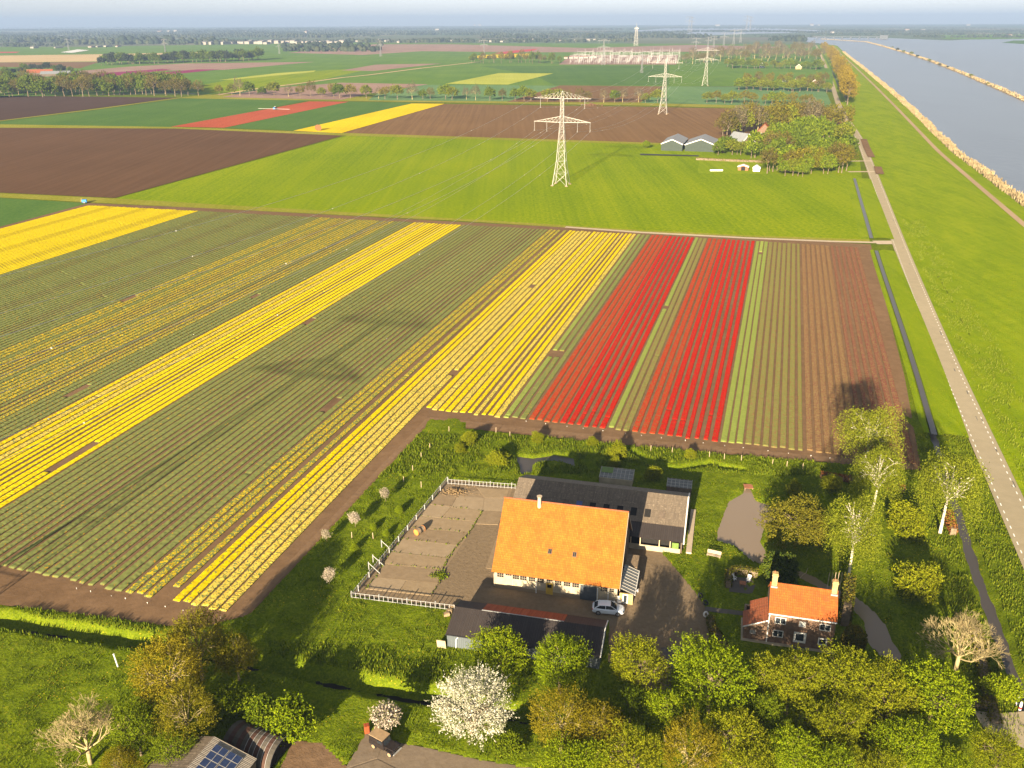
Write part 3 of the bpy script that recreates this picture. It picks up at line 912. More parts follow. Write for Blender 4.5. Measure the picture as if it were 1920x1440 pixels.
def block(u0, u1, n, kinds, label, group, near=None, pitch_gap=0.0):
    st = (u1 - u0) / n
    for i in range(n):
        u = u0 + (i + 0.5) * st
        kd = kinds(i, n) if callable(kinds) else kinds
        nv = near if near is not None else left_v(u)
        if nv > far_v(u) - 20: continue
        lb = label(kd, i) if callable(label) else label
        gp = group(kd, i) if callable(group) else group
        # sprayer tracks: two wider gaps in every dozen rows
        wide = 0.74 if (i + 5) % 11 in (0, 1, 2) and n > 6 else rnd.uniform(0.95, 1.03)
        v_a, v_b = nv + rnd.uniform(0, 0.8), far_v(u) - 1.2 - rnd.uniform(0, 0.8)
        cut = [g for g in GAPS if abs(g[0] - u) < g[3] * 0.85 and v_a + 8 < g[1] < v_b - 8]
        if n <= 13 and n > 1: lb = lb + ', ' + ORD[i] + ' from its left edge'
        if cut:
            g = cut[0]
            row(u, v_a, g[1] - g[2] / 2, kd, lb + ', nearer piece', gp, i, wide)
            row(u, g[1] + g[2] / 2, v_b, kd, lb + ', farther piece', gp, i, wide)
        else:
            row(u, v_a, v_b, kd, lb, gp, i, wide)
ORD = 'first second third fourth fifth sixth seventh eighth ninth tenth eleventh twelfth thirteenth'.split()
RIGHT = 173.2
block(11.3, 32.9, 12, lambda i, n: 'russet' if i < 6 else 'maroon', lambda k, i: 'brownish ' + k + ' budding tulip row beside the ditch', lambda k, i: k + ' tulip rows beside the ditch', RIGHT + 0.8)
block(-1.1, 11.2, 7, 'olive', 'speckled olive tulip row beside the maroon rows', 'olive tulip rows', RIGHT + 0.6)
block(-6.1, -1.2, 3, 'lime', 'light green tulip row right of the red', 'light green tulip rows', RIGHT + 0.4)
block(-25.2, -6.2, 10, lambda i, n: 'vermilion' if i < 3 else 'red', lambda k, i: 'vermilion tulip row in the right-hand red block' if k == 'vermilion' else 'bright red tulip row in the right-hand red block', lambda k, i: 'right-hand red block, ' + k + ' rows', RIGHT)
block(-30.4, -25.3, 3, lambda i, n: 'lime' if i == 0 else 'olive', lambda k, i: 'light green tulip row between the red blocks' if k == 'lime' else 'olive tulip row between the red blocks', 'green rows between the two red blocks', RIGHT)
block(-48.4, -30.5, 10, lambda i, n: 'vermilion' if i < 4 else 'red', lambda k, i: 'vermilion tulip row in the left-hand red block' if k == 'vermilion' else 'bright red tulip row in the left-hand red block', lambda k, i: 'left-hand red block, ' + k + ' rows', RIGHT - 0.3)
block(-54.3, -48.6, 3, lambda i, n: 'lime' if i == 0 else 'green', 'green tulip row between yellow and red blocks', 'green rows beside the yellow block', RIGHT - 0.5)
block(-73.0, -54.5, 11, lambda i, n: ('yellow', 'yellow_mix', 'yellow')[i % 3], 'yellow tulip row ending above the farm meadow', 'middle yellow block, short rows', RIGHT - 1)
block(-83.4, -73.4, 6, lambda i, n: 'yellow' if i < 2 else 'yellow_mix', 'long yellow tulip row left of the meadow', 'middle yellow block, long rows', 93.0)
block(-85.6, -84.2, 1, 'orange_mix', 'sparse yellow tulip row with a bare wheel track on each side', 'single row beside the middle yellow block', 96.0)
block(-92.0, -86.6, 3, 'orange_mix', 'orange-speckled green tulip row by the yellow block', 'orange speckled rows', 93.0)
block(-131.0, -92.2, 22, 'green', 'green tulip row without flowers between the two long yellow blocks', 'green rows between the long yellow blocks', None)
block(-153.7, -131.2, 13, lambda i, n: 'yellow_far' if i > 3 or i == 4 else ('yellow_mix' if i % 2 else 'yellow'), 'yellow tulip row in the long yellow stripe', 'long yellow stripe on the left')
def mixed(i, n):
    return 'green' if i > n - 6 or i % 7 == 3 else 'orange_mix'
block(-199.0, -154.0, 26, mixed, lambda k, i: 'green tulip row left of the long yellow stripe' if k == 'green' else 'thinly flowering yellow and orange tulip row left of the long yellow stripe', lambda k, i: 'mixed block on the left, ' + k)
block(-262.0, -199.2, 36, 'green', 'green tulip row between the far left yellow block and the thinly flowering rows', 'green rows on the far left')
block(-323.0, -262.2, 35, 'yellow_far', 'yellow tulip row in the yellow block at the far left', 'far left yellow block')

# white name stakes at the row ends
stake = MB().box((0, 0, 0.22), (0.07, 0.04, 0.35)).box((0, -0.02, 0.36), (0.20, 0.05, 0.14), rx=-0.5).mesh('row_marker', M['white'])
def marker(u, v, label='white stake marking the near end of a tulip row', group='white markers at the row ends'):
    o = link('row_marker', stake, None, uv(u, v, 0.02), -AZ + rnd.uniform(-0.6, 0.6))
    s = rnd.uniform(0.45, 0.8)
    o.scale = (s, s, s)
    tag(o, label, 'marker', group)
for i in range(18):
    marker(-48 + i * 4.3 + rnd.uniform(-0.5, 0.5), RIGHT - 1.1)
for i in range(9):
    marker(-100 + i * 3.3 + rnd.uniform(-0.4, 0.4), 91.8)
for i in range(13):
    marker(rnd.uniform(-230, -95), rnd.uniform(190, 340), 'small white marker standing among the tulip rows on the left', 'white markers among the rows')

# ------------------------------------------------------------------ trees
def leaf_quads(C, size, r, flatten=0.0):
    n_ = len(C)
    a = r.randn(n_, 3)
    a[:, 2] *= (1 - flatten)
    a /= np.linalg.norm(a, axis=1)[:, None]
    b_ = np.cross(a, r.randn(n_, 3))
    b_ /= np.linalg.norm(b_, axis=1)[:, None] + 1e-9
    s = size * (0.6 + 0.8 * r.rand(n_))[:, None]
    return np.stack([C - a * s, C - b_ * s * 0.62, C + a * s, C + b_ * s * 0.62], 1).reshape(-1, 3)

def crown_dir(r, n_, low=-0.55):
    d = r.randn(n_ * 3, 3)
    d /= np.linalg.norm(d, axis=1)[:, None]
    return d[d[:, 2] > low][:n_]

def make_tree(seed, leaf='bright', bark='bark', R=5.0, zc=6.0, hz=0.85, twigs=520, per=14, size=0.21, tl=1.5, upw=0.35, limbs=14, low=-0.55,
              droop=0.0, inner=0.45, wood=False, rough=0.22, fine=0, trunk_r=0.26, fork=0.45, jit=0.13):
    """returns the meshes of a trunk with its limbs and of a crown made of leafy twigs"""
    r = np.random.RandomState(seed)
    lobes = crown_dir(r, 14, -1)
    amp = r.rand(len(lobes)) * rough * 2
    def env(d):
        k = np.maximum(0, d @ lobes.T) ** 6
        return 1 - rough + (k * amp).max(axis=1)
    wood_mb = MB()
    zf = zc * fork
    lean = Vector((r.uniform(-0.3, 0.3), r.uniform(-0.3, 0.3), zf))
    wood_mb.path([Vector((0, 0, -0.3)), Vector((lean.x * 0.3, lean.y * 0.3, zf * 0.5)), lean], [trunk_r * 1.25, trunk_r, trunk_r * 0.85], 7)
    ld = crown_dir(r, limbs, -0.15)
    for d in ld:
        e = env(d[None])[0] * R * r.uniform(0.6, 0.85)
        tip = Vector((d[0] * e, d[1] * e, zc + d[2] * e * hz))
        s0 = lean.lerp(Vector((0, 0, zc + R * hz * 0.3)), r.rand() * 0.6)
        midp = s0.lerp(tip, 0.5) + Vector((0, 0, R * 0.10))
        wood_mb.path([s0, midp, tip], [trunk_r * 0.5, trunk_r * 0.3, 0.05], 5)
        for q in range(fine):
            t0 = s0.lerp(tip, r.uniform(0.3, 0.9))
            dd = Vector(d) + Vector(r.randn(3)) * 0.7
            dd.normalize()
            wood_mb.path([t0, t0 + dd * R * 0.16 + Vector((0, 0, 0.15)), t0 + dd * R * 0.32 + Vector((0, 0, 0.3))], [0.06, 0.045, 0.02], 3)
    trunk = wood_mb.mesh('trunk', M[bark], True)
    d = crown_dir(r, twigs, low)
    e = env(d) * R * (inner + (1 - inner) * r.rand(len(d)) ** 0.45)
    S = np.stack([d[:, 0] * e, d[:, 1] * e, zc + d[:, 2] * e * hz], -1)
    t = d + np.array([0, 0, upw]) + r.randn(len(d), 3) * 0.35
    t /= np.linalg.norm(t, axis=1)[:, None]
    L = tl * (0.6 + 0.7 * r.rand(len(d)))
    ks = np.linspace(-0.35, 1, per)
    C = S[:, None, :] + t[:, None, :] * (L[:, None] * ks[None])[:, :, None] * 0.8
    C[:, :, 2] -= droop * (ks[None] + 0.35) ** 2 * L[:, None]
    C += r.randn(*C.shape) * jit * (1.15 - ks)[None, :, None] * tl
    C = C.reshape(-1, 3)
    C = C[C[:, 2] > 0.25]
    V_ = leaf_quads(C, size, r)
    F_ = np.arange(len(V_)).reshape(-1, 4)
    crown = np_mesh('crown', V_, F_, LEAF[leaf])
    return trunk, crown, R, zc

def make_bare(seed, R=5.0, zc=5.6, bark='pale_bark', buds='twig', depth=5, trunk_r=0.30, nb=4, spread=0.55):
    """a leafless tree: forking limbs down to fine twigs"""
    r = random.Random(seed)
    limb, fine_ = MB(), MB()
    budp = []
    def grow(p, d, ln, rad, k):
        d2 = (d + Vector((r.uniform(-.18, .18), r.uniform(-.18, .18), r.uniform(-.02, .16)))).normalized()
        mid_ = p + d * ln * 0.5
        end = mid_ + d2 * ln * 0.5
        tgt = limb if k > 2 else fine_
        nseg = 6 if k > 3 else (4 if k > 2 else 3)
        tgt.tube(p, mid_, rad, rad * 0.85, nseg, caps=False)
        tgt.tube(mid_, end, rad * 0.85, rad * 0.68, nseg, caps=False)
        if k == 0:
            budp.append(end)
            return
        for i in range(nb if k > 1 else 3):
            a = r.uniform(0, 2 * math.pi)
            o = d2.orthogonal().normalized()
            o = Matrix.Rotation(a, 3, d2) @ o
            nd = (d2 + o * r.uniform(spread * 0.6, spread * 1.5) + Vector((0, 0, 0.12))).normalized()
            s_ = mid_.lerp(end, r.uniform(0.2, 1.0)) if i else end
            grow(s_, nd, ln * r.uniform(0.62, 0.80), max(rad * 0.58, 0.012), k - 1)
    base = Vector((0, 0, -0.3))
    h0 = zc * 0.42
    limb.tube(base, Vector((0.05, 0, h0)), trunk_r * 1.25, trunk_r, 8)
    els = [22, 68, 40, 80, 28, 58, 35, 72, 48, 62]
    for i in range(10):
        a = 2.4 * i + r.uniform(-.25, .25)
        el = math.radians(els[i])
        d = Vector((math.cos(a) * math.cos(el), math.sin(a) * math.cos(el), math.sin(el))).normalized()
        grow(Vector((0.05, 0, h0 * (0.75 + 0.25 * els[i] / 80))), d, R * (0.40 if el < 0.9 else 0.34) * r.uniform(0.92, 1.08), trunk_r * 0.5, depth - 1)
    trunk = limb.mesh('trunk', M[bark], True)
    nb_ = len(fine_.v)
    mi = list(fine_.mi)
    rr = np.random.RandomState(seed)
    C = np.array([tuple(p) for p in budp])
    LV = leaf_quads(C, 0.05, rr)
    fine_.add([tuple(p) for p in LV], [(4 * i, 4 * i + 1, 4 * i + 2, 4 * i + 3) for i in range(len(C))], 1)
    crown = fine_.mesh('crown', [M[bark], LEAF[buds]])
    return trunk, crown, R, zc

KIND = {}
def kind(name, variants):
    KIND[name] = variants
kind('bright', [make_tree(s, 'bright', twigs=1250, per=15, size=0.118, tl=1.5, upw=0.55, fine=4, rough=0.34) for s in (1, 2, 3)])
kind('yellow', [make_tree(s, 'yellow', twigs=1250, per=15, size=0.112, tl=1.35, upw=0.5, fine=6, rough=0.34) for s in (11, 12)])
kind('amber', [make_tree(s, 'amber', twigs=1000, per=14, size=0.105, tl=1.4, upw=0.6, fine=5, zc=6.6, hz=1.0, bark='pale_bark') for s in (21, 22)])
kind('bronze', [make_tree(s, 'bronze', twigs=900, per=14, size=0.105, tl=1.5, upw=0.7, fine=6, zc=6.6, hz=1.05, bark='pale_bark', rough=0.3) for s in (31, 32)])
kind('mid', [make_tree(s, 'mid', twigs=1000, per=15, size=0.125, tl=1.4, upw=0.4, fine=1) for s in (41, 42)])
kind('birch', [make_tree(s, 'birch', 'birch_bark', R=5, zc=9.8, hz=1.35, twigs=1300, per=15, size=0.115, tl=2.1, upw=-0.15, droop=0.7, limbs=22, fine=3, inner=0.35, trunk_r=0.24, fork=0.6, rough=0.36) for s in (51, 52, 53)])
kind('blossom', [make_tree(61, 'blossom', R=5, zc=4.8, hz=0.95, twigs=760, per=20, size=0.105, tl=2.1, upw=0.75, fine=3, jit=0.085, limbs=16, inner=0.3, rough=0.16, fork=0.25)])
kind('pink', [make_tree(62, 'pink', R=5, zc=6.5, hz=0.7, twigs=300, per=9, size=0.33, tl=2.2, upw=0.3, fine=4, rough=0.35)])
kind('dark', [make_tree(71, 'olive', R=5, zc=3.7, hz=0.72, twigs=1050, per=16, size=0.13, tl=1.5, upw=-0.05, inner=0.55, rough=0.38, fork=0.3)])
kind('shrub', [make_tree(s, 'yellow', R=5, zc=4.4, hz=0.85, twigs=850, per=12, size=0.24, tl=1.9, upw=0.35, rough=0.38, fork=0.2, limbs=10, low=-0.75) for s in (81, 82)])
kind('green_shrub', [make_tree(s, 'mid', R=5, zc=3.4, hz=0.8, twigs=800, per=12, size=0.26, tl=2.2, upw=0.6, rough=0.3, fork=0.2, limbs=10, low=-0.3) for s in (83, 84)])
kind('bright_shrub', [make_tree(s, 'bright', R=5, zc=3.4, hz=0.8, twigs=800, per=12, size=0.26, tl=2.4, upw=0.8, rough=0.3, fork=0.2, limbs=10, low=-0.3) for s in (85, 86)])
kind('yew', [make_tree(87, 'yew', R=5, zc=6.6, hz=1.4, twigs=800, per=11, size=0.36, tl=1.0, upw=0.9, rough=0.10, inner=0.75, limbs=8, low=-0.9)])
kind('dark_yew', [make_tree(88, 'dark', R=5, zc=4.5, hz=0.95, twigs=520, per=12, size=0.34, tl=1.7, upw=0.1, droop=0.4, rough=0.3, inner=0.55, limbs=8)])
kind('bare', [make_bare(91, depth=6, nb=3, spread=0.62, trunk_r=0.22), make_bare(92, depth=6, nb=3, spread=0.55, trunk_r=0.22)])
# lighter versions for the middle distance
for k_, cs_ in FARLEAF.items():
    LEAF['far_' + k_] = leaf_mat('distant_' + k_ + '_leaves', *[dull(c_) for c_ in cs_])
def mid_kind(name, leaf, seeds, **kw):
    a = dict(twigs=170, per=7, size=0.42, tl=1.6, upw=0.4, limbs=8, rough=0.28, fine=0)
    a.update(kw)
    kind(name, [make_tree(s, leaf, **a) for s in seeds])
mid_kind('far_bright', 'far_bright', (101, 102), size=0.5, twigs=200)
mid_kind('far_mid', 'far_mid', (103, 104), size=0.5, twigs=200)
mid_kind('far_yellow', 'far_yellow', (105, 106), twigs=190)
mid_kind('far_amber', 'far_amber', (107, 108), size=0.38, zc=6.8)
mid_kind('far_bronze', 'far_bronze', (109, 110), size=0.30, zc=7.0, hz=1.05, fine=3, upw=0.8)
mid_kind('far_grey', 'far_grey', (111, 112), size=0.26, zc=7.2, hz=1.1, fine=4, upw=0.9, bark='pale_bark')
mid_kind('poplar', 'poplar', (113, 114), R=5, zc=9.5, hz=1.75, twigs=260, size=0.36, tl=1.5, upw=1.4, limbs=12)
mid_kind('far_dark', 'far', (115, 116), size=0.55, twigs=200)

proto = {}
def tree_at(kd, x, y, r, label, group, var=None, name='tree', cat='tree', sz=1.0):
    vs = KIND[kd]
    k = (var if var is not None else rnd.randrange(len(vs))) % len(vs)
    trunk, crown, R, zc = vs[k]
    s = r / R
    key = (kd, k)
    if key not in proto:
        e = empty(name, (0, 0, 0), 0, label, cat, group)
        link('trunk', trunk, e)
        link('crown', crown, e)
        proto[key] = e
        o = e
    else:
        o = dup(proto[key])
        o.name = name
        o['label'], o['category'] = label, cat
        if 'group' in o: del o['group']
        if group: o['group'] = group
    o.location = (x, y, 0)
    o.rotation_euler = (0, 0, rnd.uniform(0, 6.28))
    f = rnd.uniform(0.94, 1.06)
    o.scale = (s * f, s / f, s * sz)
    return o
def tree_px(kd, cx, cy, rpx, label, group=None, var=None, name='tree', cat='tree', sz=1.0):
    """centre and radius of the crown as surveyed from the photograph; the tree stands upright below it"""
    trunk, crown, R, zc = KIND[kd][(var or 0) % len(KIND[kd])]
    z = zc
    for _ in range(4):
        p = at(cx, cy, z)
        r_ = rpx / pxm(p)
        z = zc * r_ / R * sz
    return tree_at(kd, p.x, p.y, r_, label, group, var, name, cat, sz)

# the belt of trees along the near edge
G = 'leafy trees along the near edge'
NEAR = [
    ('bright', 940, 1228, 60, 'bright green tree overhanging the left end of the black-roofed shed', 0),
    ('bright', 1050, 1243, 62, 'bright green tree in front of the middle of the black-roofed shed', 1),
    ('yellow', 1192, 1246, 57, 'yellow-green round tree right of the black-roofed shed by the paved drive', 0),
    ('bright', 1335, 1266, 76, 'broad bright green tree between the drive and the brick house lawn', 2),
    ('yellow', 1482, 1282, 62, 'golden twiggy tree right in front of the brick house door', 1),
    ('yellow', 1592, 1286, 66, 'yellow-green tree below the right corner of the brick house', 0),
    ('yellow', 1672, 1310, 64, 'yellow-green tree right below the pond end of the garden', 1),
    ('bright', 1752, 1302, 74, 'wide light green tree beside the leafless tree, right end of the belt', 0),
    ('amber', 1052, 1352, 60, 'amber budding tree beside the white blossom tree', 0),
    ('amber', 1122, 1372, 56, 'amber budding tree second from the white blossom tree', 1),
    ('mid', 1182, 1318, 40, 'small dark green tree behind the amber trees', 0),
    ('bright', 1252, 1340, 54, 'spiky bright green tree below the broad tree by the drive', 1),
    ('bright', 1080, 1440, 58, 'green tree cut by the lower frame edge below the amber trees', 2),
    ('yellow', 1190, 1420, 60, 'yellow-green tree at the lower edge right of the amber trees', 1),
    ('amber', 1292, 1412, 62, 'orange-tinged tree at the lower edge below the spiky bright tree', 0),
    ('yellow', 1378, 1380, 58, 'yellow-green tree in the middle of the belt below the broad tree', 1),
    ('bright', 1492, 1412, 58, 'brightest green tree at the lower edge below the golden twiggy tree', 0),
    ('mid', 1428, 1345, 46, 'low green tree in the shade left of the golden twiggy tree', 0),
    ('yellow', 1560, 1365, 58, 'yellow-green tree behind the brightest lower tree', 1),
    ('yellow', 1412, 1450, 52, 'yellow-green crown at the lower edge left of the brightest green tree', 0),
    ('bright', 1704, 1398, 62, 'bright green tree at the lower edge under the wide light tree', 0),
    ('bright', 1790, 1452, 44, 'small bright tree at the lower edge near the right corner', 2),
    ('yellow', 1640, 1452, 50, 'yellow-green crown at the lower edge in the right half', 1),
    ('bronze', 1642, 1392, 34, 'thin rusty budding tree among the green crowns', 0),
    ('yellow', 1872, 1412, 46, 'pale yellow shrub in the lower right corner', 0),
    ('bright', 1560, 1450, 54, 'bright green crown at the lower edge right of the brightest tree', 1),
]
for kd, cx, cy, rp, lb, vr in NEAR:
    tree_px(kd, cx, cy, rp, lb, G, vr)
G = 'budding trees in the lower left clump'
for kd, cx, cy, rp, lb, vr in [
    ('bronze', 368, 1205, 66, 'tall bronze budding tree at the top of the lower left clump', 0),
    ('amber', 318, 1262, 70, 'amber budding tree at the left side of the lower left clump', 0),
    ('bronze', 348, 1335, 62, 'bronze tree in front of the arched hut', 1),
    ('bronze', 442, 1232, 44, 'sparse pale-limbed tree at the right side of the lower left clump', 1),
    ('mid', 255, 1370, 52, 'green tree beside the leafless tree at lower left', 0),
    ('mid', 330, 1405, 42, 'dark green tree behind the solar panel shed', 1),
    ('amber', 225, 1440, 40, 'amber shrub at the lower edge left of the solar panel shed', 1),
]:
    tree_px(kd, cx, cy, rp, lb, G, vr)
tree_px('bare', 152, 1358, 88, 'leafless pale tree standing in the meadow at lower left', None, 0)
tree_px('bare', 1808, 1186, 80, 'leafless pale tree with reddish twig tips beside the roadside ditch', None, 1)
tree_px('blossom', 884, 1328, 70, 'large white blossoming tree at the lower middle', None, 0)
tree_px('pink', 727, 1342, 29, 'small pink and white blossoming tree behind the old off-road car', None, 0)
for cx, cy, rp, lb, vr in [
    (1634, 812, 49, 'hindmost birch with white limbs by the maroon tulip rows', 0),
    (1648, 886, 47, 'birch just in front of the hindmost birch, left of the creek end', 1),
    (1606, 992, 54, 'birch with a clear white trunk behind the brick house', 2),
    (1782, 906, 57, 'big spreading birch with a thick white trunk beside the ditch', 0)]:
    tree_px('birch', cx, cy, rp, lb, 'birches in the garden', vr, 'birch_tree')
tree_px('shrub', 1702, 975, 34, 'loose yellow-green shrubbery between the birches', None, 0, 'shrub', 'shrub')
tree_px('dark', 1502, 982, 58, 'low spreading olive green tree on the bank of the big pond', None, 0)
tree_px('dark_yew', 1466, 1066, 34, 'dark evergreen tree behind the left chimney of the brick house', None, 0)
tree_px('yew', 1602, 1200, 22, 'egg-shaped clipped yew at the right corner of the brick house', None, 0, 'clipped_yew', 'shrub')
tree_px('shrub', 1727, 1090, 38, 'round golden green shrub alone on the garden lawn', None, 1, 'shrub', 'shrub')
tree_px('bright_shrub', 1880, 1292, 30, 'leafy green bush by the white gate posts at the drive', None, 0, 'shrub', 'shrub')
for cx, cy, rp, lb, vr in [(500, 1345, 40, 'green bush left of the arched hut roof end', 0), (545, 1352, 44, 'bright green bush over the front of the arched hut', 1), (432, 1318, 36, 'dark green bush behind the arched hut', 1), (955, 1400, 26, 'small dark bush between the white blossom tree and the amber trees', 0)]:
    tree_px('bright_shrub' if vr else 'green_shrub', cx, cy, rp, lb, 'bushes at the lower edge', vr, 'bush', 'bush')
for cx, cy, rp, lb in [(1008, 820, 11, 'round willow bush on the field edge above the small pond'), (1110, 828, 9, 'slim yellowish bush on the field edge in front of the red rows'), (1160, 845, 16, 'bushy yellow willow on the field edge before the red block'),
                       (1152, 868, 11, 'small bush below the yellow willow'), (1295, 852, 10, 'low bush on the field edge before the lime rows'), (880, 822, 15, 'leafy shrub at the left of the back hedge'), (932, 860, 17, 'broad low shrub beside the small back pond'),
                       (862, 840, 10, 'small shrub near the left back corner of the meadow'), (1225, 888, 16, 'shrub behind the long grey shed near the cold frames'), (1490, 915, 14, 'low shrub on the bank behind the big pond'), (1560, 905, 18, 'green shrub behind the olive tree')]:
    tree_px('shrub', cx, cy, rp, lb, 'bushes behind the farm', None, 'bush', 'bush')
# young orchard trees in the meadow
SAP = [(722, 925, 9, 'pink', 'blossoming sapling nearest the back fence'), (665, 972, 10, 'pink', 'blossoming sapling in the middle of the meadow'), (612, 1003, 8, 'pink', 'blossoming sapling near the headland'), (616, 1077, 11, 'pink', 'blossoming sapling lowest in the meadow'),
       (748, 958, 7, 'bright_shrub', 'thin green sapling beside the left paling fence'), (664, 1028, 7, 'bright_shrub', 'thin green sapling between the blossoming ones'), (700, 990, 6, 'bright_shrub', 'slender sapling halfway along the fence'), (724, 1002, 6, 'bright_shrub', 'slender sapling close to the fence')]
for cx, cy, rp, kd, lb in SAP:
    tree_px(kd, cx, cy, rp, lb, 'saplings in the meadow', 0, 'sapling', 'sapling', sz=1.6)

# farther trees
def merge(name, items, label):
    """many small far trees that read as one wood: one object"""
    mats, VV, FF, MI, off = [], [], [], [], 0
    for me, mt4 in items:
        nv, nf = len(me.vertices), len(me.polygons)
        v = np.empty(nv * 3, np.float32)
        me.vertices.foreach_get('co', v)
        v = v.reshape(-1, 3) @ np.array(mt4.to_3x3()).T + np.array(mt4.translation)
        if me.materials[0] not in mats: mats.append(me.materials[0])
        mi = mats.index(me.materials[0])
        for p_ in me.polygons:
            if len(p_.vertices) == 4:
                FF.append([i_ + off for i_ in p_.vertices])
                MI.append(mi)
        VV.append(v)
        off += nv
    tag(link(name, np_mesh(name, np.concatenate(VV), np.array(FF), mats, MI)), label, 'wood', None, 'stuff')

def row_px(kinds, pts, n, rpx, label, group, jx=3, jy=1.0, jr=0.25, sz=1.0, name='tree', stuff=False):
    items = []
    lens = [math.hypot(pts[i + 1][0] - pts[i][0], pts[i + 1][1] - pts[i][1]) for i in range(len(pts) - 1)]
    tot = sum(lens)
    for k in range(n):
        d = (k + 0.5) / n * tot
        i = 0
        while i < len(lens) - 1 and d > lens[i]:
            d -= lens[i]
            i += 1
        f = d / lens[i]
        x = pts[i][0] + (pts[i + 1][0] - pts[i][0]) * f + rnd.uniform(-jx, jx)
        y = pts[i][1] + (pts[i + 1][1] - pts[i][1]) * f + rnd.uniform(-jy, jy)
        rp = rpx if not hasattr(rpx, '__len__') else rpx[0] + (rpx[1] - rpx[0]) * (k + 0.5) / n
        p = at(x, y, 0)
        r_ = rp / pxm(p) * rnd.uniform(1 - jr, 1 + jr)
        kd = rnd.choice(kinds)
        if stuff:
            tr_, cr_, R_, zc_ = rnd.choice(KIND[kd])
            f_ = r_ / R_
            mt4 = Matrix.Translation((p.x, p.y, 0)) @ Matrix.Rotation(rnd.uniform(0, 6.28), 4, 'Z') @ Matrix.Diagonal((f_, f_, f_ * sz, 1))
            items += [(tr_, mt4), (cr_, mt4)]
            continue
        nice = {'far_bright': 'bright green', 'far_mid': 'mid green', 'far_yellow': 'yellow-green', 'far_amber': 'amber', 'far_bronze': 'bronze', 'far_grey': 'nearly bare greyish', 'poplar': 'amber', 'far_dark': 'dark'}[kd]
        tree_at(kd, p.x, p.y, r_, nice + ' ' + label, group + ', ' + nice, None, name, 'tree', sz)
    if stuff: merge('woodland', items, label)
AV = ['far_yellow', 'far_amber', 'far_bronze', 'far_grey', 'far_mid', 'far_bright']
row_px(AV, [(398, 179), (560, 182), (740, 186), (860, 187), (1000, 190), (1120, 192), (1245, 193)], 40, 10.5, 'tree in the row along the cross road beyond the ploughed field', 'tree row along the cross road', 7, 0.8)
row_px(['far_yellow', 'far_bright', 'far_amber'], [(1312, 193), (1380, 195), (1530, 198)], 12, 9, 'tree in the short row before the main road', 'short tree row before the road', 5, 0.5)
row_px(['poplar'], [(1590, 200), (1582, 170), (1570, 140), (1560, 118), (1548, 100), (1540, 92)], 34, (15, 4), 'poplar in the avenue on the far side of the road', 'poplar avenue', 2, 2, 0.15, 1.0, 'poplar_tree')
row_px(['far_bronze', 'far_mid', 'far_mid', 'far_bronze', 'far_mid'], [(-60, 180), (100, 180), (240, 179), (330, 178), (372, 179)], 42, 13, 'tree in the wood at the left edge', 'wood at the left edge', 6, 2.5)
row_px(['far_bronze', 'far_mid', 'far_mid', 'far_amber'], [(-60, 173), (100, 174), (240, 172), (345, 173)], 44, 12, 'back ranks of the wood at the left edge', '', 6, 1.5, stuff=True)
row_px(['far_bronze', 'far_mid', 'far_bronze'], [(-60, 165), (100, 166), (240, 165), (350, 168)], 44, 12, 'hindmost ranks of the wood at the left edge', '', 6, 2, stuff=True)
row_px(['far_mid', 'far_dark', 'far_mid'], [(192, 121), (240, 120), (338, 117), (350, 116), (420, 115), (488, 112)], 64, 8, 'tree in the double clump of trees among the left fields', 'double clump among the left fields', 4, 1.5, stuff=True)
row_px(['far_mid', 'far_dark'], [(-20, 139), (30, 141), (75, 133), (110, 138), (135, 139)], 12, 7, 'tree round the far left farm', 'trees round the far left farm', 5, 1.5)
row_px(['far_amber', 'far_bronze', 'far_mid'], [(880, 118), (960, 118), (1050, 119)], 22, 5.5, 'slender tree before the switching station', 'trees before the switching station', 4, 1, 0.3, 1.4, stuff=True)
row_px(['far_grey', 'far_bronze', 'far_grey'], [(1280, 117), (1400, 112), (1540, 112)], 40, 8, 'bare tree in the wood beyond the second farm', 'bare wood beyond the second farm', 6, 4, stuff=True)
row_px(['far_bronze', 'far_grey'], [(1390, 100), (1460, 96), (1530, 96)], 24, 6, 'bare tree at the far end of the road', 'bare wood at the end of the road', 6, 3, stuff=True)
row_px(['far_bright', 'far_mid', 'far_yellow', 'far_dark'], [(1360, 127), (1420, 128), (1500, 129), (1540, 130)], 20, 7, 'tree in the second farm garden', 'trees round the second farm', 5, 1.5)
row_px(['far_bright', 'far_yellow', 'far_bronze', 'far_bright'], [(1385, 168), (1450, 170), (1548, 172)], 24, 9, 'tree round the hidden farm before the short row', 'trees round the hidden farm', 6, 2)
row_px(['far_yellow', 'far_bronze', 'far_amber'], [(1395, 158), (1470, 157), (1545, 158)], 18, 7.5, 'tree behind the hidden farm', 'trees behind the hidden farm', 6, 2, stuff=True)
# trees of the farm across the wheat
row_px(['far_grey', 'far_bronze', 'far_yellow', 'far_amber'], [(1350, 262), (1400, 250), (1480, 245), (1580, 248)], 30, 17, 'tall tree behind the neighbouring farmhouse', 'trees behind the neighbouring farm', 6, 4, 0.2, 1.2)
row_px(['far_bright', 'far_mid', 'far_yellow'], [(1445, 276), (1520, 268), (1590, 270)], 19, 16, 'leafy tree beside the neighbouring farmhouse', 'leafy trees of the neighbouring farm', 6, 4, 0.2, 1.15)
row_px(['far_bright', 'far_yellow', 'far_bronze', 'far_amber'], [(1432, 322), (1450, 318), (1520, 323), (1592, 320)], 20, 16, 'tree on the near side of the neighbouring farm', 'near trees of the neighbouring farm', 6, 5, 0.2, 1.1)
row_px(['far_mid', 'far_bright', 'far_bronze'], [(1410, 300), (1480, 296), (1540, 300), (1600, 300)], 14, 17, 'tree in the middle of the neighbouring farm', 'middle trees of the neighbouring farm', 6, 5, 0.2, 1.1)
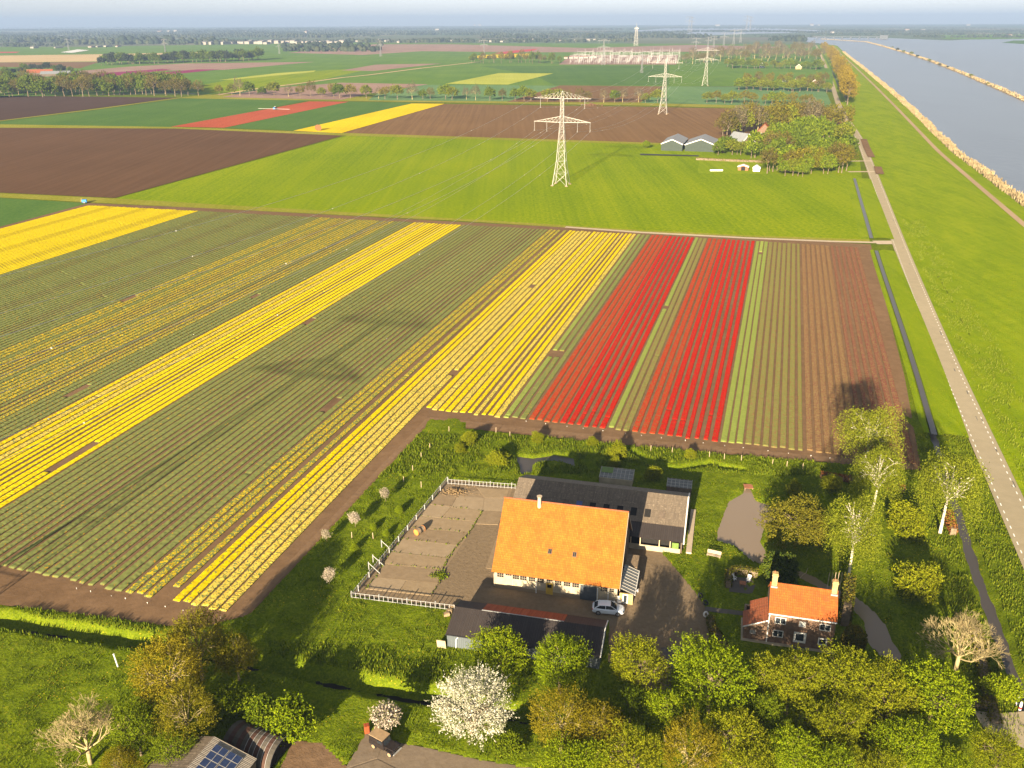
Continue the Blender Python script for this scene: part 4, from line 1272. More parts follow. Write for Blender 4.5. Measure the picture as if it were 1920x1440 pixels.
row_px(['far_bright', 'far_yellow', 'far_grey'], [(1468, 330), (1490, 331), (1512, 330)], 4, 13, 'tree in front of the pale brick house', 'trees before the pale brick house', 2, 1)
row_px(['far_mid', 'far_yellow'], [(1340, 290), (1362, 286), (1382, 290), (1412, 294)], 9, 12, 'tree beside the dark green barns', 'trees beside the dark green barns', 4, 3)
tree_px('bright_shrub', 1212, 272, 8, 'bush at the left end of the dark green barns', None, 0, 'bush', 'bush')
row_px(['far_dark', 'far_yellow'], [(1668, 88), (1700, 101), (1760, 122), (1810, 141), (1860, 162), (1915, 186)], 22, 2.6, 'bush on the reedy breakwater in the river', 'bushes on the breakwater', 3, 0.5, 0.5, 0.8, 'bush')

# far woods, one mass each
def wood_belt(x0, x1, y, hpx, seed, mat='far'):
    r_ = np.random.RandomState(seed)
    a, c = at(x0, y), at(x1, y)
    px_ = pxm((a + c) / 2)
    h = max(hpx / px_, 9)
    depth = max(60, 3.0 / px_ * 40)
    n_ = int(min(900, max(60, (c - a).length / (h * 0.34))))
    cs, ss = [], []
    for k in range(n_):
        t = r_.rand()
        p = a.lerp(c, t)
        cs.append((p.x, p.y + r_.rand() * depth))
        ss.append(h * (0.45 + 0.35 * r_.rand()) * (0.7 + 0.6 * abs(math.sin(t * 9 + seed))))
    q = 6
    ang = np.linspace(0, 2 * np.pi, q, endpoint=False)
    cs, ss = np.array(cs), np.array(ss)
    rings = [(0.55, 0.0), (0.75, 0.55), (0.5, 1.0)]
    V_ = []
    for rr_, zz in rings:
        rad = ss[:, None] * rr_ * (0.75 + 0.5 * r_.rand(n_, q))
        V_.append(np.stack([cs[:, 0:1] + rad * np.cos(ang), cs[:, 1:2] + rad * np.sin(ang), np.repeat((ss * zz)[:, None], q, 1) * (0.85 + 0.3 * r_.rand(n_, q))], -1))
    top = np.stack([cs[:, 0], cs[:, 1], ss * 1.2], -1)[:, None]
    V_ = np.concatenate(V_ + [top], 1)
    F_ = []
    for lv in range(3):
        for i in range(q):
            j = (i + 1) % q
            if lv < 2:
                F_ += [(lv * q + i, lv * q + j, (lv + 1) * q + j), (lv * q + i, (lv + 1) * q + j, (lv + 1) * q + i)]
            else:
                F_.append((lv * q + i, lv * q + j, 3 * q))
    F_ = np.array(F_)[None] + (np.arange(n_) * (3 * q + 1))[:, None, None]
    tag(link('woodland', np_mesh('woodland', V_.reshape(-1, 3), F_.reshape(-1, 3), LEAF[mat])), 'distant dark tree belt fading into the haze', 'woodland', 'tree belts at the horizon', 'stuff')
for i, (x0, x1, y, h) in enumerate([(-200, 80, 88, 6), (60, 420, 84, 9), (200, 400, 82, 12), (520, 700, 97, 9), (530, 700, 90, 10), (400, 640, 80, 5), (640, 1100, 80, 6), (700, 1200, 78, 5), (-300, 300, 74, 6), (200, 700, 69, 4), (560, 900, 66, 4), (900, 1350, 72, 6),
                                    (1100, 1330, 70, 6), (-300, 500, 64, 3), (300, 1000, 60, 3), (-300, 400, 58, 2.5), (400, 960, 55.5, 2.2), (1470, 1530, 78, 9), (1500, 1900, 62, 3), (1560, 1760, 66, 3), (1700, 2200, 66, 3.5), (1560, 2100, 58, 2), (1750, 2200, 71, 4), (1440, 1530, 70, 4), (1000, 1300, 62, 3), (1300, 1500, 60, 3), (800, 1900, 54, 1.5), (-300, 900, 52.5, 1.3), (-300, 200, 80, 8), (-300, 640, 71, 5), (-300, 640, 66.5, 4), (100, 1000, 62, 3.5), (-300, 1200, 57, 2.5), (1250, 2200, 60, 2.6), (900, 1340, 67, 5)]):
    wood_belt(x0, x1, y, h, 300 + i)

pts = []
r = np.random.RandomState(15)
for k in range(22000):
    y = 92 + 300 * r.rand() ** 1.5
    t = r.choice([0.06, 0.12, 0.18]) + r.normal() * 0.02
    if smooth_noise(np.array([t * 60.0]), np.array([y * 0.7]), 3.0, 9)[0] < 0.38: continue
    p = side(y, t, 0)
    pts.append((p.x, p.y, np.interp(t, [q[0] for q in prof], [q[1] for q in prof]) - 0.05))
blades('verge_weeds', pts, 0.34, 0.07, leaf_mat('verge_weeds', (0.085, 0.125, 0.005), (0.155, 0.195, 0.010), (0.27, 0.27, 0.05), 0.3), 16)

# ------------------------------------------------------------------ building materials
def tile_mat(name, c1, c2, c3, w=0.26, h=0.36, bump=0.6, lichen=None, patch=0.35):
    """rows of roof tiles; x runs along the eave, y up the slope"""
    t = NT(name)
    co = t.coord()
    br = t.n('ShaderNodeTexBrick', offset=0.0)
    br.inputs['Scale'].default_value = 1.0
    br.inputs['Mortar Size'].default_value = 0.018
    br.inputs['Brick Width'].default_value = w
    br.inputs['Row Height'].default_value = h
    br.inputs['Color1'].default_value = (*c1, 1)
    br.inputs['Color2'].default_value = (*c2, 1)
    br.inputs['Mortar'].default_value = (*[x * 0.55 for x in c1], 1)
    t.l(co, br.inputs['Vector'])
    big = t.noise(co, 0.55, 6, 0.7)
    col = t.mix(t.math('MULTIPLY', t.step(big, 0.42, 0.68), patch), br.outputs['Color'], c3)
    if lichen:
        col = t.mix(t.math('MULTIPLY', t.step(t.noise(co, 2.4, 6, 0.8), 0.56, 0.64), 0.75), col, lichen)
    streak = t.noise(t.mapping(co, (1.6, 0.10, 1)), 1.0, 5, 0.7)
    col = t.mix(t.math('MULTIPLY', t.step(streak, 0.52, 0.75), 0.35), col, tuple(x * 0.6 for x in c1))
    wv = t.n('ShaderNodeTexWave', bands_direction='X')
    wv.inputs['Scale'].default_value = 1.0 / w * 0.5
    t.l(co, wv.inputs['Vector'])
    t.bump(t.mix(0.4, wv.outputs['Fac'], br.outputs['Fac']), bump, 0.05)
    return t.done(col, 0.75, 0.25)
M['barn_tiles'] = tile_mat('orange_roof_tiles', (0.275, 0.092, 0.008), (0.335, 0.125, 0.013), (0.22, 0.055, 0.006), patch=0.7)
M['house_tiles'] = tile_mat('red_orange_roof_tiles', (0.275, 0.068, 0.009), (0.325, 0.092, 0.013), (0.17, 0.040, 0.010), patch=0.7)
M['lean_tiles'] = tile_mat('weathered_red_tiles', (0.26, 0.070, 0.025), (0.31, 0.095, 0.035), (0.16, 0.06, 0.03), lichen=(0.11, 0.10, 0.05))
M['old_sheet'] = tile_mat('lichened_corrugated_sheets', (0.110, 0.086, 0.062), (0.150, 0.118, 0.084), (0.16, 0.125, 0.088), 0.2, 1.4, 0.5, (0.32, 0.26, 0.18))
M['black_sheet'] = tile_mat('black_metal_sheets', (0.030, 0.024, 0.022), (0.036, 0.029, 0.026), (0.045, 0.036, 0.032), 0.35, 4.0, 0.4)
M['rust_sheet'] = tile_mat('rust_red_metal_sheets', (0.24, 0.050, 0.014), (0.28, 0.060, 0.018), (0.20, 0.045, 0.014), 0.5, 5.0, 0.4)
M['grey_sheet'] = tile_mat('grey_metal_sheets', (0.17, 0.18, 0.19), (0.20, 0.21, 0.22), (0.16, 0.165, 0.17), 0.5, 8.0, 0.3)
M['green_sheet'] = tile_mat('dark_green_cladding', (0.050, 0.070, 0.055), (0.058, 0.080, 0.062), (0.05, 0.066, 0.052), 0.4, 9.0, 0.3)
M['blue_sheet'] = tile_mat('blue_grey_cladding', (0.075, 0.090, 0.096), (0.088, 0.104, 0.110), (0.07, 0.082, 0.088), 0.28, 9.0, 0.6)
M['shed_sheet'] = tile_mat('grey_ribbed_sheets', (0.20, 0.175, 0.14), (0.23, 0.20, 0.16), (0.17, 0.15, 0.12), 0.33, 9.0, 1.0)
def brick_mat(name, c1, c2, mortar):
    t = NT(name)
    co = t.coord()
    mp = t.n('ShaderNodeMapping')
    mp.inputs['Rotation'].default_value = (math.pi / 2, 0, 0)
    t.l(co, mp.inputs[0])
    br = t.n('ShaderNodeTexBrick')
    br.inputs['Scale'].default_value = 1.0
    br.inputs['Mortar Size'].default_value = 0.012
    br.inputs['Brick Width'].default_value = 0.22
    br.inputs['Row Height'].default_value = 0.075
    br.inputs['Color1'].default_value = (*c1, 1)
    br.inputs['Color2'].default_value = (*c2, 1)
    br.inputs['Mortar'].default_value = (*mortar, 1)
    t.l(mp.outputs[0], br.inputs['Vector'])
    f = t.noise(co, 1.3, 5, 0.7)
    col = t.mix(t.step(f, 0.45, 0.7), br.outputs['Color'], tuple(x * 0.7 for x in c1))
    t.bump(br.outputs['Fac'], 0.4, 0.01)
    return t.done(col, 0.9, 0.2)
M['brick'] = brick_mat('brown_brick', (0.125, 0.070, 0.042), (0.165, 0.092, 0.055), (0.16, 0.125, 0.09))
M['yellow_brick'] = brick_mat('yellow_brick', (0.34, 0.235, 0.085), (0.40, 0.28, 0.11), (0.30, 0.24, 0.15))
M['boards'] = flat('dark_brown_boards', (0.105, 0.080, 0.058), 0.9, vary=0.3, scale=2)
M['yellow_door'] = flat('ochre_paint', (0.42, 0.27, 0.035), 0.6)
M['slate_door'] = flat('slate_paint', (0.050, 0.058, 0.066), 0.6)
M['green_paint'] = flat('green_paint', (0.10, 0.16, 0.03), 0.6)
M['roof_glass'] = flat('greenhouse_glass', (0.13, 0.135, 0.125), 0.25, 0.5)
M['blue_panel'] = flat('blue_sheeting', (0.07, 0.09, 0.22), 0.6)
M['car_paint'] = flat('white_car_paint', (0.62, 0.66, 0.70), 0.18, 0.6, vary=0.02)
M['red_lamp'] = flat('red_lamp', (0.35, 0.02, 0.02), 0.3)
M['rim'] = flat('alloy_rim', (0.35, 0.35, 0.36), 0.35, 0.5, 0.6)
M['plastic'] = flat('white_plastic', (0.74, 0.73, 0.70), 0.4, vary=0.04)
M['olive_drab'] = flat('dark_vehicle_paint', (0.016, 0.012, 0.011), 0.45, 0.4)
M['canvas'] = flat('tan_canvas', (0.27, 0.185, 0.10), 0.95, vary=0.15)
M['orange_paint'] = flat('orange_paint', (0.46, 0.17, 0.04), 0.6)
M['solar'] = flat('solar_cells', (0.018, 0.030, 0.075), 0.12, 0.6)
M['terracotta'] = flat('terracotta', (0.25, 0.10, 0.05), 0.9)
M['blue'] = flat('blue_paint', (0.03, 0.17, 0.42), 0.5)
M['hay'] = flat('orange_straw', (0.22, 0.085, 0.03), 0.95, vary=0.3, scale=3)
M['hut_rust'] = flat('rusty_hut_sheet', (0.050, 0.024, 0.015), 0.8, vary=0.4, scale=0.8)
M['hut_grey'] = flat('grey_hut_sheet', (0.060, 0.052, 0.040), 0.8, vary=0.3, scale=0.8)
M['paver'] = soil('dark_paving', (0.085, 0.075, 0.065), (0.125, 0.11, 0.095), None, 2.0, 0.2)
M['rubble'] = flat('straw_and_rubble', (0.17, 0.115, 0.055), 0.95, vary=0.4, scale=3)

def slope(name, parent, e0, e1, r1, r0, mat, th=0.10):
    """roof plane: eave e0->e1, ridge r0->r1 in the parent's frame; built flat, then tilted into place"""
    e0, e1, r0, r1 = Vector(e0), Vector(e1), Vector(r0), Vector(r1)
    X = (e1 - e0).normalized()
    Y = (r0 - e0)
    Y = (Y - X * Y.dot(X)).normalized()
    Z = X.cross(Y)
    if Z.z < 0:
        e0, e1, r0, r1 = e1, e0, r1, r0
        X = -X
        Z = X.cross(Y)
    mm = Matrix((X, Y, Z)).transposed()
    loc = [mm.transposed() @ (p - e0) for p in (e0, e1, r1, r0)]
    b = MB()
    n = 4
    vs = [(p.x, p.y, 0) for p in loc] + [(p.x, p.y, -th) for p in loc]
    b.add(vs, [(0, 1, 2, 3), (7, 6, 5, 4)] + [(i, i + 4, (i + 1) % 4 + 4, (i + 1) % 4) for i in range(4)])
    o = b.build(name, mat, parent)
    o.matrix_local = Matrix.Translation(e0) @ mm.to_4x4()
    return o

def part(parent, name, mat, *boxes, rz=0.0):
    b = MB()
    for c in boxes: b.span(*c)
    return b.build(name, mat, parent)

def window(parent, x, z, w, h, y=0.0, frame='white', cols=2, rows=1, pane='glass', fr=0.09, proud=0.05, sep=True):
    """a framed window in a wall that faces -y: frame part with pane sub-parts"""
    b = MB()
    x0, x1, z0, z1 = x - w / 2, x + w / 2, z - h / 2, z + h / 2
    b.span(x0, x0 + fr, y - proud, y + 0.05, z0, z1).span(x1 - fr, x1, y - proud, y + 0.05, z0, z1)
    b.span(x0 + fr, x1 - fr, y - proud, y + 0.05, z0, z0 + fr).span(x0 + fr, x1 - fr, y - proud, y + 0.05, z1 - fr, z1)
    cw, rh = (w - 2 * fr) / cols, (h - 2 * fr) / rows
    for i in range(1, cols): b.span(x0 + fr + cw * i - fr * 0.3, x0 + fr + cw * i + fr * 0.3, y - proud + 0.004, y + 0.04, z0 + fr, z1 - fr)
    for j in range(1, rows): b.span(x0 + fr, x1 - fr, y - proud + 0.008, y + 0.035, z0 + fr + rh * j - fr * 0.3, z0 + fr + rh * j + fr * 0.3)
    f = b.build('window', M[frame], parent)
    for i in range(cols):
        for j in range(rows):
            p = MB().poly([(x0 + fr + cw * i, y - 0.012, z0 + fr + rh * j), (x0 + fr + cw * (i + 1), y - 0.012, z0 + fr + rh * j), (x0 + fr + cw * (i + 1), y - 0.012, z0 + fr + rh * (j + 1)), (x0 + fr + cw * i, y - 0.012, z0 + fr + rh * (j + 1))])
            p.build('pane', M[pane], f)
    return f

# ------------------------------------------------------------------ the big barn
sheet('farmyard', YARD, M['gravel'], 0.03)
RZ = math.radians(-13.6)
BL, BW, BE, BR = 19.4, 16.4, 3.6, 11.6
barn = empty('barn', (-2.9, 116.75, 0), RZ, 'large barn with a bright orange tiled roof and a low cream front wall', 'barn')
part(barn, 'plinth', M['concrete'], (0, BL, -0.06, BW + 0.06, -0.3, 0.55))
part(barn, 'front_wall', M['cream'], (0, BL, 0.0, 0.25, 0.55, BE))
b = MB()
for x0, x1 in ((0.003, 0.25), (BL - 0.25, BL - 0.003)):
    b.extrude([(0.26, 0.56), (0.26, BE), (BW / 2, BR - 0.25), (BW - 0.26, BE), (BW - 0.26, 0.56)], (x0, x1))
b.build('gable_wall', M['boards'], barn)
part(barn, 'back_wall', M['boards'], (0, BL, BW - 0.25, BW, 0.55, BE))
slope('roof', barn, (-0.35, -0.55, BE - 0.42), (BL + 0.35, -0.55, BE - 0.42), (BL + 0.35, BW / 2, BR), (-0.35, BW / 2, BR), M['barn_tiles'], 0.16)
slope('roof', barn, (-0.35, BW + 0.55, BE - 0.42), (BL + 0.35, BW + 0.55, BE - 0.42), (BL + 0.35, BW / 2, BR), (-0.35, BW / 2, BR), M['barn_tiles'], 0.16)
MB().tube((-0.4, BW / 2, BR + 0.02), (BL + 0.4, BW / 2, BR + 0.02), 0.14, n=8).build('ridge_tiles', M['lean_tiles'], barn)
b = MB()
for s in (0, 1):
    y0 = -0.5 if s == 0 else BW + 0.5
    p, q = Vector((BL + 0.36, y0, BE - 0.5)), Vector((BL + 0.36, BW / 2, BR - 0.12))
    d = Vector((0, 0, -0.32))
    b.add([p, q, q + d, p + d, p + Vector((0.06, 0, 0)), q + Vector((0.06, 0, 0)), q + d + Vector((0.06, 0, 0)), p + d + Vector((0.06, 0, 0))], [(0, 1, 2, 3), (4, 7, 6, 5), (0, 4, 5, 1), (3, 2, 6, 7), (0, 3, 7, 4), (1, 5, 6, 2)])
b.build('bargeboard', M['pale_concrete'], barn)
b = MB().tube((5.55, BW / 2 - 0.5, BR - 0.9), (5.55, BW / 2 - 0.5, BR + 1.0), 0.33, 0.27, 10).tube((5.55, BW / 2 - 0.5, BR + 1.0), (5.55, BW / 2 - 0.5, BR + 1.3), 0.27, 0.46, 10)
b.build('chimney', M['pale_concrete'], barn)
sl = math.atan2(BR - BE + 0.42, BW / 2 + 0.55)
for x, yy in ((8.35, 2.55), (12.25, 2.55)):
    zz = BE - 0.42 + (yy + 0.55) * math.tan(sl)
    f = MB().box((x, yy, zz + 0.08), (0.62, 0.80, 0.10), rx=sl).build('skylight', M['boards'], barn)
    g = MB().box((x - 0.13, yy - 0.02, zz + 0.13), (0.2, 0.62, 0.05), rx=sl).box((x + 0.13, yy - 0.02, zz + 0.13), (0.2, 0.62, 0.05), rx=sl)
    g.build('pane', M['dark'], f)
for x in (0.97, 3.47, 4.67, 6.05, 7.44, 10.2, 11.6, 12.95, 17.35):
    window(barn, x, 2.42, 1.16, 0.86, 0.0, 'cream', 3, 2, 'dark', 0.06, 0.04)
window(barn, 18.55, 2.42, 0.8, 0.7, 0.0, 'cream', 2, 2, 'dark', 0.06, 0.04)
window(barn, 2.3, 2.66, 1.1, 0.38, 0.0, 'cream', 3, 1, 'dark', 0.06, 0.04)
window(barn, 8.85, 2.68, 1.1, 0.36, 0.0, 'cream', 3, 1, 'dark', 0.06, 0.04)
d = part(barn, 'door', M['yellow_door'], (8.3, 9.4, -0.11, -0.002, 0.1, 2.18))
part(d, 'door_window', M['dark'], (8.52, 9.2, -0.135, -0.112, 1.35, 1.95))
part(barn, 'sliding_door', M['slate_door'], (13.7, 16.2, -0.16, -0.005, 0.08, 2.62))
part(barn, 'downpipe', M['white'], (16.3, 16.46, -0.2, -0.07, 0.05, 2.5))
part(barn, 'downpipe', M['white'], (6.68, 6.8, -0.16, -0.07, 0.05, 2.5))
part(barn, 'downpipe', M['white'], (17.98, 18.08, -0.16, -0.07, 0.05, 2.5))
part(barn, 'corner_post', M['cream'], (-0.1, 0.08, -0.08, 0.1, 0.3, 2.6))
for x in (2.95, 5.35, 10.9, 12.3):
    part(barn, 'wall_batten', M['pale_concrete'], (x - 0.05, x + 0.05, -0.035, -0.002, 0.56, 1.8))
# glazed lean-to on the right gable
lt = empty('lean_to', Vector((-2.9, 116.75, 0)) + Matrix.Rotation(RZ, 3, 'Z') @ Vector((BL + 0.28, 0.3, 0)), RZ, 'glazed lean-to against the right gable of the orange-roofed barn', 'lean-to')
part(lt, 'wall', M['yellow_brick'], (0.05, 2.1, 0, 0.2, 0, 1.9))
part(lt, 'side_wall', M['boards'], (1.95, 2.1, 0.22, 6.2, 0, 1.85))
slope('glass_roof', lt, (2.35, -0.2, 2.0), (2.35, 6.4, 2.0), (0.05, 6.4, 2.9), (0.05, -0.2, 2.9), M['roof_glass'], 0.05)
for k in range(9):
    y = -0.1 + k * 0.8
    MB().tube((0.06, y, 2.95), (2.34, y, 2.05), 0.035, n=4).build('glazing_bar', M['pale_steel'], lt)
f = part(lt, 'door', M['white'], (0.55, 1.35, -0.06, -0.003, 0.1, 1.8))
part(f, 'pane', M['glass'], (0.70, 1.2, -0.08, -0.062, 0.4, 1.65))
part(lt, 'gutter', M['white'], (2.34, 2.46, -0.2, 6.4, 1.93, 2.03))
# racks with pallets behind it
b = MB()
for x in (0.2, 1.9):
    for y in (6.9, 8.6, 10.3): b.span(x - .06, x + .06, y - .06, y + .06, 0, 2.2)
for z in (0.7, 1.5, 2.2): b.span(0.1, 2.0, 6.8, 10.4, z - .05, z + .05)
rack = b.build('storage_rack', M['wood'], None, lt.location, RZ)
tag(rack, 'wooden storage rack with shelves behind the glazed lean-to', 'rack')

# ------------------------------------------------------------------ the long grey shed behind
o_ = at(976, 895, 6)
q_ = at(1290, 931, 6)
SRZ = math.atan2(q_.y - o_.y, q_.x - o_.x)
SL = (q_ - o_).length
shed = empty('shed', (o_.x, o_.y, 0), SRZ, 'long low shed with a lichened grey corrugated roof behind the barn', 'shed')
slope('roof', shed, (-0.3, -6.3, 3.55), (SL, -6.3, 3.55), (SL, 0, 6), (-0.3, 0, 6), M['old_sheet'], 0.1)
slope('lower_roof', shed, (-0.3, -9.6, 2.55), (SL, -9.6, 2.55), (SL, -6.2, 3.5), (-0.3, -6.2, 3.5), M['black_sheet'], 0.09)
slope('roof', shed, (-0.3, 6, 3.4), (SL, 6, 3.4), (SL, 0, 6), (-0.3, 0, 6), M['old_sheet'], 0.1)
b = MB()
b.extrude([(-9.3, 0), (-9.3, 2.5), (-6.2, 3.4), (0, 5.85), (5.7, 3.3), (5.7, 0)], (0.0, 0.2))
b.extrude([(-9.1, 0), (-9.1, 2.5), (-6.2, 3.4), (0, 5.85), (5.7, 3.3), (5.7, 0)], (SL - 0.35, SL - 0.15))
b.span(0.21, SL - 0.36, 5.5, 5.7, 0, 3.3)
b.build('wall', M['boards'], shed)
b = MB()
for (y0, z0), (y1, z1) in (((-9.7, 2.5), (-6.2, 3.5)), ((-6.2, 3.55), (0, 6.0)), ((0, 6.0), (6.1, 3.4))):
    p, q = Vector((SL + 0.005, y0, z0)), Vector((SL + 0.005, y1, z1))
    u_ = Vector((0.22, 0, 0))
    d_ = Vector((0, 0, -0.25))
    b.add([p, q, q + d_, p + d_, p + u_, q + u_, q + d_ + u_, p + d_ + u_], [(0, 3, 2, 1), (4, 5, 6, 7), (0, 1, 5, 4), (3, 7, 6, 2), (0, 4, 7, 3), (1, 2, 6, 5)])
b.build('bargeboard', M['white'], shed)
ss = math.atan2(6 - 3.55, 6.3)
for k, x in enumerate((2.3, 9.2, 11.6, 14.0, 16.4, 18.8, 21.2, 23.6, 26.1)):
    yy = -4.4
    zz = 6 + yy * (6 - 3.55) / 6.3
    MB().box((x, yy, zz + 0.04), (1.05, 1.7, 0.05), rx=ss).build('roof_light', M['blue_panel'] if k == 2 else M['dark'] if k in (3, 4, 5, 6, 7) else M['boards'], shed)
part(shed, 'front_board', M['cream'], (18.5, SL - 0.4, -9.35, -9.2, 0.0, 1.0))
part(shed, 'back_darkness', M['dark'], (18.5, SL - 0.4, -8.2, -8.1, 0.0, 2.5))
for x in (18.6, 21.4, 23.0, 26.2, 28.0):
    part(shed, 'post', M['pale_wood'], (x - 0.08, x + 0.08, -9.36, -9.1, 1.0, 2.5))
part(shed, 'green_panel', M['green_paint'], (28.3, 29.4, -9.33, -9.22, 1.0, 2.1))
part(shed, 'ledge', M['pale_concrete'], (SL + 0.6, SL + 1.5, -9.0, 5.5, -0.2, 0.45))

# ------------------------------------------------------------------ the black-roofed shed in front
o_, q_ = at(865, 1125, 2.5), at(1139, 1163, 2.5)
KRZ = math.atan2(q_.y - o_.y, q_.x - o_.x)
KL = (q_ - o_).length
ks = empty('shed', (o_.x, o_.y, 0), KRZ, 'long shed with a black metal roof and a rust red strip, facing the barn', 'shed')
KW, KY, KZ = 8.1, -3.3, 3.75
slope('roof', ks, (0, -KW, 2.5), (KL, -KW, 2.5), (KL, KY, KZ), (0, KY, KZ), M['black_sheet'], 0.12)
slope('back_roof', ks, (0, 0, 2.5), (KL, 0, 2.5), (KL, KY, KZ), (0, KY, KZ), M['black_sheet'], 0.12)
x0, x1 = 4.1, 16.2
st = Vector((0, -0.05, 0.03))
o = slope('rust_strip', ks, Vector((x0, -0.02, 2.55)), Vector((x1, -0.02, 2.55)), Vector((x1, KY + 0.1, KZ + 0.03)), Vector((x0, KY + 0.1, KZ + 0.03)), M['rust_sheet'], 0.03)
for k in range(10):
    x = x0 + (x1 - x0) * (k + 0.5) / 10
    MB().tube((x, -0.05, 2.60), (x, KY + 0.12, KZ + 0.06), 0.03, n=4).build('seam', M['rust_sheet'], ks)
part(ks, 'ridge_cap', M['steel'], (x0, x1, KY - 0.08, KY + 0.08, KZ + 0.02, KZ + 0.07))
b = MB()
b.span(0.1, KL - 0.1, -KW + 0.25, -KW + 0.4, 0, 2.4).span(0.1, KL - 0.1, -0.4, -0.25, 0, 2.4)
for x in (0.1, KL - 0.25):
    b.extrude([(-KW + 0.41, 0), (-KW + 0.41, 2.4), (KY, KZ - 0.15), (-0.41, 2.4), (-0.41, 0)], (x, x + 0.15))
b.build('wall', M['blue_sheet'], ks)
b = MB()
for (y0, z0), (y1, z1) in (((-KW - 0.05, 2.52), (KY, KZ + 0.02)), ((KY, KZ + 0.02), (0.05, 2.52))):
    p, q = Vector((KL + 0.004, y0, z0)), Vector((KL + 0.004, y1, z1))
    u_, d_ = Vector((0.14, 0, 0)), Vector((0, 0, -0.2))
    b.add([p, q, q + d_, p + d_, p + u_, q + u_, q + d_ + u_, p + d_ + u_], [(0, 3, 2, 1), (4, 5, 6, 7), (0, 1, 5, 4), (3, 7, 6, 2), (0, 4, 7, 3), (1, 2, 6, 5)])
b.build('bargeboard', M['white'], ks)
MB().path([(1.9, -KW - 0.1, 2.3), (1.5, -KW + 0.15, 1.7), (1.4, -KW + 0.17, 0.0)], 0.07, 6).build('downpipe', M['white'], ks)
part(ks, 'gutter', M['black'], (0.0, KL, -KW - 0.14, -KW - 0.01, 2.36, 2.48))
pl = MB().box((0, 0, 0.8), (1.3, 0.1, 1.6), rx=0.18).box((0, -0.09, 1.2), (1.3, 0.06, 0.1), rx=0.18).box((0, -0.02, 0.4), (1.3, 0.06, 0.1), rx=0.18)
p = at(828, 1217)
tag(pl.build('wooden_panel', M['pale_wood'], None, (p.x, p.y, 0), KRZ), 'pale wooden panel leaning at the left end of the black-roofed shed', 'panel')
sheet('paved_strip', [(835, 1150), (858, 1146), (838, 1200), (845, 1228), (798, 1220)], M['concrete'], 0.04)
for i, (x, y) in enumerate([(843, 1150), (838, 1156), (848, 1143)]):
    p = at(x, y)
    s = MB().box((0, 0, 0.3), (0.9, 0.6, 0.6)).box((0.1, 0, 0.66), (0.6, 0.5, 0.12))
    tag(s.build('concrete_block', M['concrete'], None, (p.x, p.y, 0), KRZ + i * 0.4), ('concrete block nearest the shed corner at the fence end', 'lower concrete block at the fence end', 'concrete block touching the end of the front paling fence')[i], 'block', 'blocks at the fence end')

# ------------------------------------------------------------------ the brick house
HRZ = math.radians(-14.2)
hp = Vector((36.4, 103.0, 0))
HL, HW, HE, HR = 9.0, 6.2, 5.35, 8.2
house = empty('farmhouse', hp, HRZ, 'two-storey brown brick farmhouse with an orange tiled roof and white windows', 'house')
part(house, 'wall', M['brick'], (0, HL, 0, 0.3, 0, HE), (0, HL, HW - 0.3, HW, 0, HE))
b = MB()
for x0 in (0.003, HL - 0.303):
    b.extrude([(0.305, 0), (0.305, HE), (HW / 2, HR - 0.12), (HW - 0.305, HE), (HW - 0.305, 0)], (x0, x0 + 0.3))
b.build('gable_wall', M['brick'], house)
slope('roof', house, (-0.12, -0.2, HE - 0.05), (HL + 0.12, -0.2, HE - 0.05), (HL + 0.12, HW / 2, HR), (-0.12, HW / 2, HR), M['house_tiles'], 0.12)
slope('roof', house, (-0.12, HW + 0.35, HE - 0.1), (HL + 0.12, HW + 0.35, HE - 0.1), (HL + 0.12, HW / 2, HR), (-0.12, HW / 2, HR), M['house_tiles'], 0.12)
part(house, 'gutter', M['white'], (-0.1, HL + 0.1, -0.33, -0.21, HE - 0.2, HE - 0.06))
MB().tube((-0.15, HW / 2, HR + 0.03), (HL + 0.15, HW / 2, HR + 0.03), 0.11, n=7).build('ridge_tiles', M['house_tiles'], house)
for x in (0.42, HL - 0.42):
    c = part(house, 'chimney', M['yellow_brick'], (x - 0.36, x + 0.36, HW / 2 - 0.35, HW / 2 + 0.35, HR - 0.9, HR + 1.75), (x - 0.43, x + 0.43, HW / 2 - 0.42, HW / 2 + 0.42, HR + 1.35, HR + 1.6))
    part(c, 'chimney_pot', M['terracotta'], (x - 0.18, x + 0.0, HW / 2 - 0.15, HW / 2 + 0.1, HR + 1.75, HR + 2.05))
    part(c, 'flashing', M['steel'], (x - 0.45, x + 0.45, HW / 2 - 0.62, HW / 2 - 0.36, HR - 0.45, HR - 0.22))
window(house, 1.62, 4.1, 1.5, 1.1, 0, 'white', 2, 1)
window(house, 7.65, 4.05, 1.5, 1.1, 0, 'white', 2, 1)
window(house, 4.6, 4.05, 0.9, 0.9, 0, 'white', 1, 1, 'white')
window(house, 1.5, 1.85, 1.45, 1.15, 0, 'white', 2, 1)
window(house, 4.5, 1.75, 1.7, 1.75, 0, 'white', 1, 1, 'glass', 0.3)
window(house, 7.6, 1.6, 1.2, 1.15, 0, 'white', 1, 1, 'glass', 0.15)
part(house, 'plinth', M['cream'], (-0.05, 3.6, -0.5, -0.02, 0, 0.22), (5.4, HL + 0.4, -0.5, -0.02, 0, 0.22))
part(house, 'doorstep', M['slate_door'], (3.7, 5.3, -0.75, -0.02, 0, 0.2))
part(house, 'downpipe', M['white'], (-0.02, 0.12, -0.16, -0.03, 0.1, HE - 0.2))
